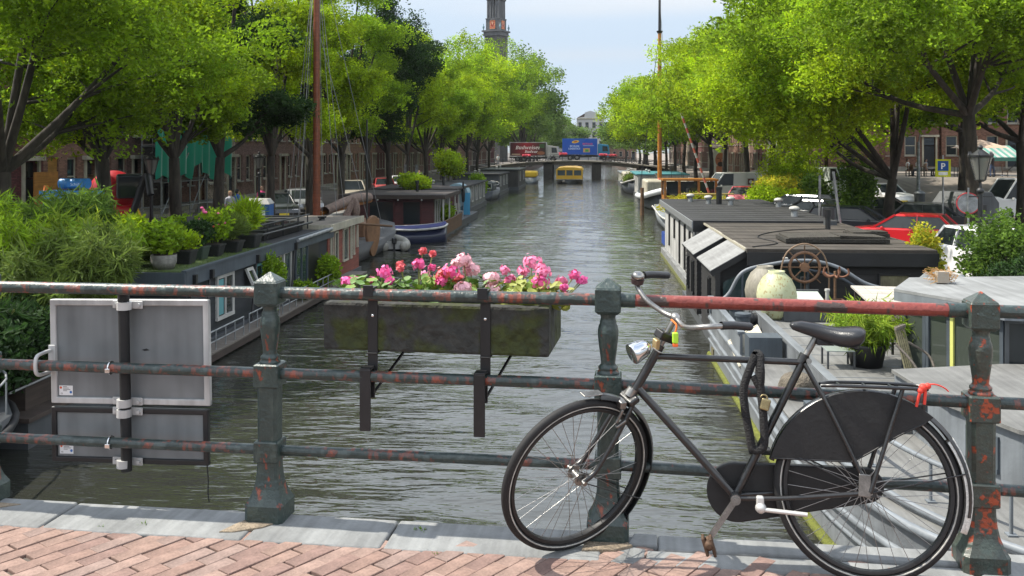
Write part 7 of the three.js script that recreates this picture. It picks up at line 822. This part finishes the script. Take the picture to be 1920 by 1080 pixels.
// ---------- the far bridge with trucks ----------
{
  const b = thing('canal_bridge', 'low arched road bridge on two dark piers across the canal', 'bridge', [-2.7, 0, -168]), conc = M([0.16, 0.14, 0.12], { rough: 0.9, map: 'stain', s: 0.2 });
  const top = x => 3.25 - 0.0048 * (x - 0) * (x - 0), deck = []; for (let i = 0; i <= 24; i++) { const x = -17 + i * 34 / 24; deck.push([x, top(x)]); } for (let i = 24; i >= 0; i--) { const x = -17 + i * 34 / 24; deck.push([x, top(x) - 0.62 - 0.0012 * x * x]); }
  P(b, 'deck', conc, EX(deck, 9).translate(0, 0, -4.5)); P(b, 'edge_beam', M([0.25, 0.23, 0.2], { rough: 0.9 }), TUBE(deck.slice(0, 25).map(([x, y]) => [x, y - 0.1, 4.55]), 0.14, 6));
  for (const x of [-4.05, 4.4]) P(b, 'pier', M([0.085, 0.075, 0.07], { rough: 0.9, map: 'stain', s: 0.3 }), B(1.6, 4.2, 9, x, 0.7, 0)); P(b, 'abutment', conc, B(6, 4.2, 9, -14.8, 0.2, 0), B(6, 4.2, 9, 14.8, 0.2, 0));
  for (let i = 0; i <= 22; i++) { const x = -16.5 + i * 1.5; P(b, 'railing_post', K.iron, C(0.05, 0.06, 1.05, x, top(x) + 0.5, 4.3, 6)); } for (const y of [0.4, 0.72, 1.02]) P(b, 'railing_bar', K.iron, TUBE(deck.slice(0, 25).map(([x, yy]) => [x, yy + y, 4.3]), 0.035, 5));
  const fl = (x, l) => { const t = thing('flower_trough', l, 'planter', [x - 2.7, top(x) + 0.75, -163.55]); P(t, 'trough', K.black, B(1.3, 0.3, 0.3, 0, 0, 0)); const r = rng(x * 10 + 99 | 0), gs = []; for (let i = 0; i < 60; i++) gs.push(SP(0.1, rr(-0.7, 0.7, r), 0.25 + r() * 0.3, rr(-0.15, 0.25, r), 1, 1, 1, 6)); P(t, 'flowers', M([0.62, 0.07, 0.10], { rough: 0.8 }), gs); };
  fl(-1.4, 'red flower trough on the far bridge below the blue truck'); fl(-11.0 + 3.2, 'red flower trough on the far bridge below the beer truck'); fl(5.6, 'red flower trough on the far bridge beside the blue cab'); fl(7.2, 'red flower trough at the right end of the far bridge');
  function truck(label, x, len, hgt, boxM, side, cabM, cabX, ry = 0) {
    const t = thing('delivery_truck', label, 'truck', [x, top(x + 2.7) + 0.02, -167.2], ry); P(t, 'cargo_box', boxM, B(len, hgt, 2.4, 0, 0.95 + hgt / 2, 0)); const p = PK(t, 'side_panel', side, new THREE.PlaneGeometry(len - 0.25, hgt - 0.25)); p.position.set(0, 0.95 + hgt / 2, 1.212); P(t, 'chassis', K.black, B(len + 2.4, 0.3, 1.0, 1.1, 0.75, 0), B(len - 2, 0.35, 2.3, 0, 0.65, 0)); const cb = P(t, 'cab', cabM, EX([[0, 0.5], [1.9, 0.5], [2.0, 1.2], [1.75, 2.55], [0.1, 2.75], [0, 2.7]], 2.2, { bevel: 0.06 }).translate(len / 2 + 0.15, 0.1, -1.1)); P(cb, 'window', K.glass, EX([[0.75, 1.5], [1.75, 1.5], [1.6, 2.35], [0.75, 2.4]], 2.36).translate(len / 2 + 0.15, 0.1, -1.18)); for (const wx of [len / 2 + 1.15, -len / 2 + 1.4, -len / 2 + 2.6]) for (const z of [-1, 1]) { const w = P(t, 'wheel', K.rubber, C(0.48, 0.48, 0.3, wx, 0.48, z * 1.02, 20, Math.PI / 2)); P(w, 'rim', K.steel, C(0.26, 0.26, 0.02, wx, 0.48, z * 1.18, 16, Math.PI / 2)); } return t;
  }
  truck('beer truck with dark red lettered panel and white cab on the far bridge', -10.4, 6.6, 2.55, K.white, textPanel(6.3, 2.3, (x, w, h) => { const g = x.createLinearGradient(0, 0, w, 0); g.addColorStop(0, '#3a0c12'); g.addColorStop(0.45, '#a01f2c'); g.addColorStop(1, '#2c2620'); x.fillStyle = g; x.fillRect(0, 0, w, h); x.fillStyle = '#efe9e2'; x.font = `italic bold ${h * 0.36 | 0}px serif`; x.fillText('Budweiser', w * 0.14, h * 0.5); x.font = `italic bold ${h * 0.27 | 0}px serif`; x.fillText('Budvar', w * 0.4, h * 0.78); x.fillStyle = '#c9b79a'; x.fillRect(w * 0.04, h * 0.86, w * 0.24, h * 0.06); x.fillStyle = '#8f5a3c'; x.beginPath(); x.ellipse(w * 0.86, h * 0.8, w * 0.11, h * 0.14, 0, 0, 7); x.fill(); x.fillStyle = '#3c5a30'; x.fillRect(w * 0.82, h * 0.1, w * 0.14, h * 0.3); }, 320), K.white, 1);
  const bl = M([0.015, 0.11, 0.50], { rough: 0.4 }); truck('blue logistics truck with lettering and blue cab on the far bridge', -1.2, 6.2, 2.9, bl, textPanel(6.0, 2.65, (x, w, h) => { x.fillStyle = '#1d55b8'; x.fillRect(0, 0, w, h); x.fillStyle = '#e8c23a'; x.beginPath(); x.ellipse(w * 0.37, h * 0.17, w * 0.11, h * 0.09, -0.15, 0, 7); x.fill(); x.fillStyle = '#c33a2a'; x.beginPath(); x.ellipse(w * 0.37, h * 0.17, w * 0.06, h * 0.045, -0.15, 0, 7); x.fill(); x.fillStyle = '#cfe0f8'; x.font = `bold ${h * 0.16 | 0}px sans-serif`; x.fillText('DE KLOK', w * 0.2, h * 0.52); x.fillText('LOGISTICS', w * 0.16, h * 0.69); x.fillStyle = '#d8587c'; x.font = `bold ${h * 0.18 | 0}px sans-serif`; x.fillText('RETOUR', w * 0.58, h * 0.38); x.fillStyle = '#bcd'; x.fillRect(w * 0.6, h * 0.42, w * 0.32, h * 0.03); x.fillStyle = '#c8a070'; x.fillRect(w * 0.6, h * 0.6, w * 0.2, h * 0.28); x.fillStyle = '#4a9a50'; x.fillRect(w * 0.66, h * 0.68, w * 0.1, h * 0.16); }, 320), M([0.03, 0.22, 0.40], { rough: 0.4 }), 1);
  // bicycles parked along the bridge rail
  const proto = thing('parked_bicycle', 'dark bicycle parked against the far bridge railing', 'bicycle', [-12.6, top(-9.9), -163.0], 0, 'bicycles along the far bridge'); for (const x of [-0.52, 0.52]) { const w = P(proto, 'wheel', K.rubber, new THREE.TorusGeometry(0.33, 0.03, 6, 24).translate(x, 0.36, 0)); P(w, 'spokes', K.steel, ...[0, 1, 2, 3, 4, 5].map(i => BAR([x, 0.36, 0], [x + Math.cos(i * 1.047) * 0.32, 0.36 + Math.sin(i * 1.047) * 0.32, 0], 0.004, 4))); } P(proto, 'frame', K.black, BAR([-0.52, 0.36, 0], [0, 0.32, 0], 0.025), BAR([0, 0.32, 0], [-0.2, 0.85, 0], 0.025), BAR([0, 0.32, 0], [0.4, 0.8, 0], 0.025), BAR([-0.15, 0.75, 0], [0.38, 0.8, 0], 0.025), BAR([0.52, 0.36, 0], [0.36, 1.02, 0], 0.025), BAR([-0.52, 0.36, 0], [-0.2, 0.8, 0], 0.02)); P(proto, 'saddle', K.black, RB(0.26, 0.06, 0.16, 0.03, -0.22, 0.92, 0)); P(proto, 'handlebar', K.black, BAR([0.34, 1.05, -0.28], [0.34, 1.05, 0.28], 0.02));
  for (const x of [-10.5, -8.9, -7.4, -6.1, 3.6, 5.1, 6.2, 7.6, 8.8]) copyOf(proto, [x, top(x + 2.7), -163.0], (x * 7 % 3) * 0.15);
}
// ---------- church tower, far houses ----------
{
  const t = thing('church_tower', 'tall church tower with orange clock faces and columned belfry', 'tower', [-30.1, 0, -310], -0.38), br = M([0.115, 0.11, 0.11], { rough: 0.9, map: 'stain', s: 0.15 }), st = M([0.16, 0.165, 0.175], { rough: 0.9, map: 'stain', s: 0.15 });
  t.scale.set(0.76, 1, 0.76);
  P(t, 'shaft', br, B(7.6, 43, 7.6, 0, 21.5, 0)); P(t, 'cornice', st, B(8.6, 0.6, 8.6, 0, 43.3, 0), B(9.4, 0.5, 9.4, 0, 44.6, 0), B(8.2, 0.9, 8.2, 0, 44, 0)); P(t, 'clock_stage', st, B(6.6, 4, 6.6, 0, 46.8, 0), B(7.0, 0.3, 7.0, 0, 48.7, 0));
  const dial = textPanel(2.6, 2.8, (x, w, h) => { x.fillStyle = '#b0471f'; x.fillRect(0, 0, w, h); x.strokeStyle = '#d9b27a'; x.lineWidth = w * 0.03; x.strokeRect(w * 0.03, h * 0.03, w * 0.94, h * 0.94); x.fillStyle = '#8e2a14'; x.beginPath(); x.arc(w / 2, h / 2, w * 0.42, 0, 7); x.fill(); x.fillStyle = '#f0d9a8'; for (let i = 0; i < 12; i++) { x.save(); x.translate(w / 2, h / 2); x.rotate(i / 12 * 6.283); x.fillRect(-w * 0.02, -w * 0.42, w * 0.04, w * 0.12); x.restore(); } x.save(); x.translate(w / 2, h / 2); x.rotate(-0.03); x.fillRect(-w * 0.025, -w * 0.3, w * 0.05, w * 0.32); x.rotate(-0.25); x.fillRect(-w * 0.02, -w * 0.38, w * 0.04, w * 0.4); x.restore(); });
  for (let i = 0; i < 4; i++) { const c = PK(t, 'clock_face', dial, new THREE.BoxGeometry(2.6, 2.8, 0.15)); c.position.set(Math.sin(i * Math.PI / 2) * 3.4, 46.7, Math.cos(i * Math.PI / 2) * 3.4); c.rotation.y = i * Math.PI / 2; P(c, 'pediment', st, EX([[-1.6, 1.45], [1.6, 1.45], [0, 2.1]], 0.3).translate(0, 0, -0.1)); }
  P(t, 'belfry', st, ...[[-1, -1], [1, -1], [-1, 1], [1, 1]].map(([x, z]) => B(1.3, 7, 1.3, x * 2.1, 52, z * 2.1)), B(5.4, 0.4, 5.4, 0, 48.95, 0)); P(t, 'bell', M([0.16, 0.19, 0.15], { rough: 0.5, metal: 0.5 }), LATHE([[0, 1.6], [0.4, 1.55], [0.6, 1.1], [0.75, 0.4], [1.05, 0], [0.95, 0], [0, 0.2]], 0, 51.2, 0, 14), C(0.08, 0.08, 2.6, 0, 53.9, 0)); for (let i = 0; i < 4; i++) for (const k of [-2.7, -1.2, 0.0, 1.2]) { const a = i * Math.PI / 2; P(t, 'column', st, C(0.36, 0.42, 6.4, Math.sin(a) * 2.7 + Math.cos(a) * k, 51.8, Math.cos(a) * 2.7 - Math.sin(a) * k, 10)); } P(t, 'entablature', st, B(6.6, 1.0, 6.6, 0, 55.4, 0), B(7.4, 0.4, 7.4, 0, 56.1, 0), B(5.6, 8, 5.6, 0, 60, 0)); P(t, 'spire', M([0.08, 0.14, 0.16], { rough: 0.6 }), C(0.3, 3.4, 18, 0, 73, 0, 8));
  for (const [a, b] of [[-1, -1], [1, -1], [-1, 1], [1, 1]]) P(t, 'urn', M([0.16, 0.26, 0.30], { rough: 0.6 }), LATHE([[0, 0], [0.3, 0], [0.16, 0.3], [0.5, 1.0], [0.4, 1.4], [0.12, 1.7], [0.2, 2.0], [0, 2.3]], a * 4.1, 44.85, b * 4.1, 10));
  house('white and grey corner building with dark roof closing the canal view', 1.4, 338, 0, 10, 15.5, M([0.42, 0.42, 0.42], { rough: 0.8 }), { cols: 4, ww: 1.3, rows: [[1.5, 2.2], [5, 2.2], [8.4, 2.2], [11.8, 2.2]], gable: 1 });
  house('low grey building left of the white corner building', -9.5, 345, 0, 11, 13, M([0.30, 0.29, 0.28], { rough: 0.8 }), { cols: 5, ww: 1.2 }); house('brown building right of the white corner building', 12.5, 345, 0, 11.5, 12, houseCols[4], { cols: 5, ww: 1.2 });
  ST('quay_wall', quayBrick, B(60, 3.5, 1, 0, -0.3, -330));
}

// ---------- trees ----------
function makeTree(seed, o) {                                   // trunk, limbs and leaf clumps gathered round the branch ends
  const r = rng(seed), H = o.h, rad = o.r, woods = [], ends = [];
  const fork = o.fork || H * 0.24, lean = o.lean || [0, 0];
  const limb = (a, b, r0, r1, sag = 0) => { const m = [(a[0] + b[0]) / 2 + rr(-0.15, 0.15, r) * rad * 0.2, (a[1] + b[1]) / 2 - sag, (a[2] + b[2]) / 2 + rr(-0.15, 0.15, r) * rad * 0.2]; const c = new THREE.CatmullRomCurve3([V(...a), V(...m), V(...b)]); const n = 6, seg = r0 > 0.12 ? 9 : 6, rings = []; const fr = c.computeFrenetFrames(n); for (let i = 0; i <= n; i++) { const p = c.getPoint(i / n), q = r0 + (r1 - r0) * i / n, ring = []; for (let k = 0; k < seg; k++) { const an = -k / seg * 6.283, x = Math.cos(an) * q, y = Math.sin(an) * q; ring.push([p.x + fr.normals[i].x * x + fr.binormals[i].x * y, p.y + fr.normals[i].y * x + fr.binormals[i].y * y, p.z + fr.normals[i].z * x + fr.binormals[i].z * y]); } rings.push(ring); } woods.push(smooth(HULL(rings))); return m; };
  const tr = o.trunk || H * 0.019, top = [lean[0] * H * 0.2, fork, lean[1] * H * 0.2];
  limb([0, -0.2, 0], top, tr * 1.15, tr * 0.85); woods.push(C(tr * 1.15, tr * 1.7, 0.5, 0, 0.05, 0, 10));
  const nl = o.limbs || 6;
  for (let i = 0; i < nl; i++) {
    const a = i / nl * 6.283 + rr(-0.4, 0.4, r), up = i < 2 ? rr(0.8, 0.98, r) : rr(0.2, 0.9, r), out = rad * (up > 0.75 ? rr(0.12, 0.42, r) : rr(0.5, 0.72, r)), e = [top[0] + Math.cos(a) * out + (o.over || 0) * rad * 0.2, fork + (H - fork) * up * 0.82, top[2] + Math.sin(a) * out];
    const m = limb(top, e, tr * 0.56, tr * 0.2, (1 - up) * 0.5); ends.push([...e, 1]);
    for (let k = 0; k < 5; k++) { const b0 = r() < 0.5 ? m : [(m[0] + e[0]) / 2, (m[1] + e[1]) / 2, (m[2] + e[2]) / 2], a2 = a + rr(-1.5, 1.5, r), l = rad * rr(0.25, 0.5, r), e2 = [b0[0] + Math.cos(a2) * l, b0[1] + rr(-0.1, 0.6, r) * l + (b0[1] < fork + 1.5 ? 0.6 : 0), b0[2] + Math.sin(a2) * l]; limb(b0, e2, tr * 0.24, tr * 0.07); ends.push([...e2, 0.85]); if (k < 3) { const a3 = a2 + rr(-0.8, 0.8, r), l3 = l * 0.7, e3 = [e2[0] + Math.cos(a3) * l3, e2[1] + rr(-0.4, 0.5, r) * l3, e2[2] + Math.sin(a3) * l3]; limb(e2, e3, tr * 0.07, tr * 0.03); ends.push([...e3, 0.75]); } }
  }
  ends.push([top[0], H * 0.86, top[2], 0.9]);
  const pts = [], n = o.n, tot = ends.reduce((s, e) => s + e[3], 0);
  for (const e of ends) { const k = e[3] * rad * rr(0.19, 0.29, r), m = Math.round(n * e[3] / tot), cnt = 3; for (let c = 0; c < cnt; c++) { const ox = rr(-0.6, 0.6, r) * k, oy = rr(-0.4, 0.4, r) * k, oz = rr(-0.6, 0.6, r) * k; const tone = rr(0.62, 1.25, r); pts.push(...blob(Math.round(m / cnt), e[0] + ox, e[1] + oy, e[2] + oz, k * rr(0.8, 1.15, r), k * rr(0.55, 0.85, r), k * rr(0.8, 1.15, r), r, 0.2).map(p => { if (r() < 0.07) { p[0] += rr(-0.5, 0.5, r) * k; p[1] += rr(-0.6, 0.35, r) * k; p[2] += rr(-0.5, 0.5, r) * k; } p[3] = rr(0.8, 1.15, r); p[4] = tone; return p; })); } }
  for (const p of pts) { if (p[1] < fork * 0.75) p[1] = fork * 0.75 + r() * 1.2; }
  return { woods: geo(woods), pts };
}
function tree(name, label, x, s, seed, col, o, group) {
  const t = thing(name, label, 'tree', [x, o.y ?? (x > 0 ? groundR(x, s) : QY), -s], 0, group), g = makeTree(seed, o);
  const tk = shadow(new THREE.Mesh(g.woods, K.bark)); tk.name = 'trunk'; t.add(tk);
  for (const c of cloud(t, 'crown', o.far ? 'elmFar' : 'elm', g.pts, GREEN[col], seed + 3, o.size || 1.15)) c.userData.kind = 'stuff'; return t;
}
const LT = [[24.0, 'mid', 13.5, 5.6, 'spreading elm with long bare limbs, nearest the bridge on the left bank'], [29.2, 'lime', 14, 4.3, 'bright green elm reaching over the red excavator'], [39.0, 'dark', 17, 3.0, 'dark-leaved elm in front of the green netting'], [34.5, 'mid', 16, 2.9, 'slim green elm between the lime elm and the green netting'], [45.5, 'lime', 16.5, 3.3, 'yellow-green elm behind the blue portable toilet'], [52, 'lime', 17, 3.6, 'yellow-green elm behind the brown mast'], [59, 'mid', 19, 4.2, 'tall green elm behind the mast rigging'], [66, 'dark', 19, 4.4, 'deep green elm by the beige estate car'], [73, 'dark', 18.5, 4.5, 'shadowy elm behind the maroon houseboat'], [81, 'lime', 17, 4.6, 'light green elm with a pale wispy top'], [90, 'mid', 16.5, 4.9, 'green elm beside the people on the left quay'], [100, 'lime', 17.5, 5.6, 'broad light green elm before the charcoal houseboats'], [111, 'mid', 19.5, 6.2, 'broad green elm by the charcoal houseboats'], [122, 'lime', 21.5, 6.9, 'rounded pale green elm near the far bridge'], [135, 'mid', 23, 7.8, 'large rounded elm near the far bridge'], [150, 'mid', 25, 8.8, 'tallest rounded elm beside the far bridge']];
LT.forEach(([s, col, h, r, l], i) => tree('elm_tree', l, -15.7, s, 1000 + i * 7, col, { h: h - 1, r, n: i === 0 ? 6500 : s < 60 ? 8000 : s < 100 ? 6500 : 3600, fork: i === 0 ? 3.2 : 3.5, limbs: 8, over: i === 0 ? 0.5 : 0.15, far: s > 106, size: s > 106 ? 0.9 : s < 60 ? 0.82 : 1.05, trunk: s < 30 ? 0.24 : 0.23 }, 'elms along the left bank'));
const RT = [[33, 13.0, 'mid', 15, 6.5, 5, 'straight-trunked elm standing behind the shrub and street lamp'], [40.6, 12.9, 'lime', 14.5, 7, 2.6, 'wide elm forking low into several limbs behind the red hatchback'], [52, 14.2, 'mid', 15, 6.5, 4.4, 'elm behind the parked estate cars'], [61, 13.4, 'lime', 15.5, 6.5, 4.6, 'bright elm with slim trunk beside the tall bush'], [69.5, 13.6, 'mid', 15.5, 6.5, 4.4, 'elm with dark trunk beside the tall bush on the right bank'], [79, 13.2, 'lime', 15.5, 6.6, 4.4, 'bright elm behind the teak wheelhouse'], [89, 13, 'mid', 15.5, 6.8, 4.4, 'elm behind the tall varnished mast'], [100, 13, 'lime', 15.5, 7, 4.4, 'bright elm beside the face poster'], [112, 13, 'mid', 15.5, 7, 4.4, 'elm behind the teal roofed houseboat'], [125, 13, 'lime', 15.5, 7.2, 4.4, 'pale elm near the far bridge on the right bank'], [139, 13, 'mid', 16, 7.4, 4.4, 'rounded elm near the far bridge on the right bank'], [155, 13, 'lime', 16, 7.6, 4.4, 'last elm before the far bridge on the right bank']];
RT.forEach(([s, x, col, h, r, fork, l], i) => tree('elm_tree', l, x, s, 2000 + i * 7, col, { h: h - 1 + (s > 65 ? 2.6 : s > 50 ? 1.2 : 0), r: r + (s > 65 ? 0.5 : 0), n: s < 60 ? 12500 : s < 100 ? 9500 : 4000, fork, limbs: i === 1 ? 8 : 7, over: -0.6, far: s > 95, size: s > 95 ? 0.92 : s < 60 ? 0.85 : 1.1, trunk: 0.23 }, 'elms along the right bank'));
[[24, 62, 12.5, 6, 'dark', 'dark chestnut shading the square behind the low-forked elm'], [30, 67, 12.5, 6, 'mid', 'tree shading the terrace'], [37, 69, 12.5, 6, 'lime', 'light green tree at the outer side of the terrace'], [34, 55, 12.5, 5.5, 'mid', 'tree at the outer side of the square'], [22, 80, 14, 6.5, 'mid', 'tree at the back of the square'], [20.5, 46, 13, 5.6, 'mid', 'tree behind the recycling container'], [44, 80, 13, 7, 'dark', 'dark tree at the far corner of the square']].forEach(([x, s, h, r, col, l], i) => tree('square_tree', l, x, s, 3000 + i, col, { h, r, n: 4200, fork: 4.2, size: 1.5, trunk: 0.25 }, 'trees on the square'));
[[-13, 188, 27, 10, 'big rounded tree beyond the far bridge on the left'], [-14, 208, 28, 10, 'second big tree beyond the far bridge on the left'], [-14, 232, 19, 9, 'third tree beyond the far bridge on the left'], [-15, 262, 17, 10, 'distant tree on the left at the canal end'], [-16, 300, 18, 10, 'most distant tree on the left at the canal end'], [13, 180, 15, 8.5, 'tree beyond the far bridge on the right'], [13, 202, 15, 8.5, 'second tree beyond the far bridge on the right'], [14, 230, 15, 9, 'third tree beyond the far bridge on the right'], [15, 268, 15, 9, 'distant tree on the right at the canal end'], [-6, 318, 13, 7, 'tree before the low grey building closing the view'], [13, 312, 12, 7, 'tree before the brown building closing the view']].forEach(([x, s, h, r, l], i) => tree('distant_tree', l, x, s, 4000 + i, 'far', { h, r, n: 1500, fork: 4, far: 1, size: 1.7, trunk: 0.35 }, 'trees beyond the far bridge'));

renderer.render(scene, camera);
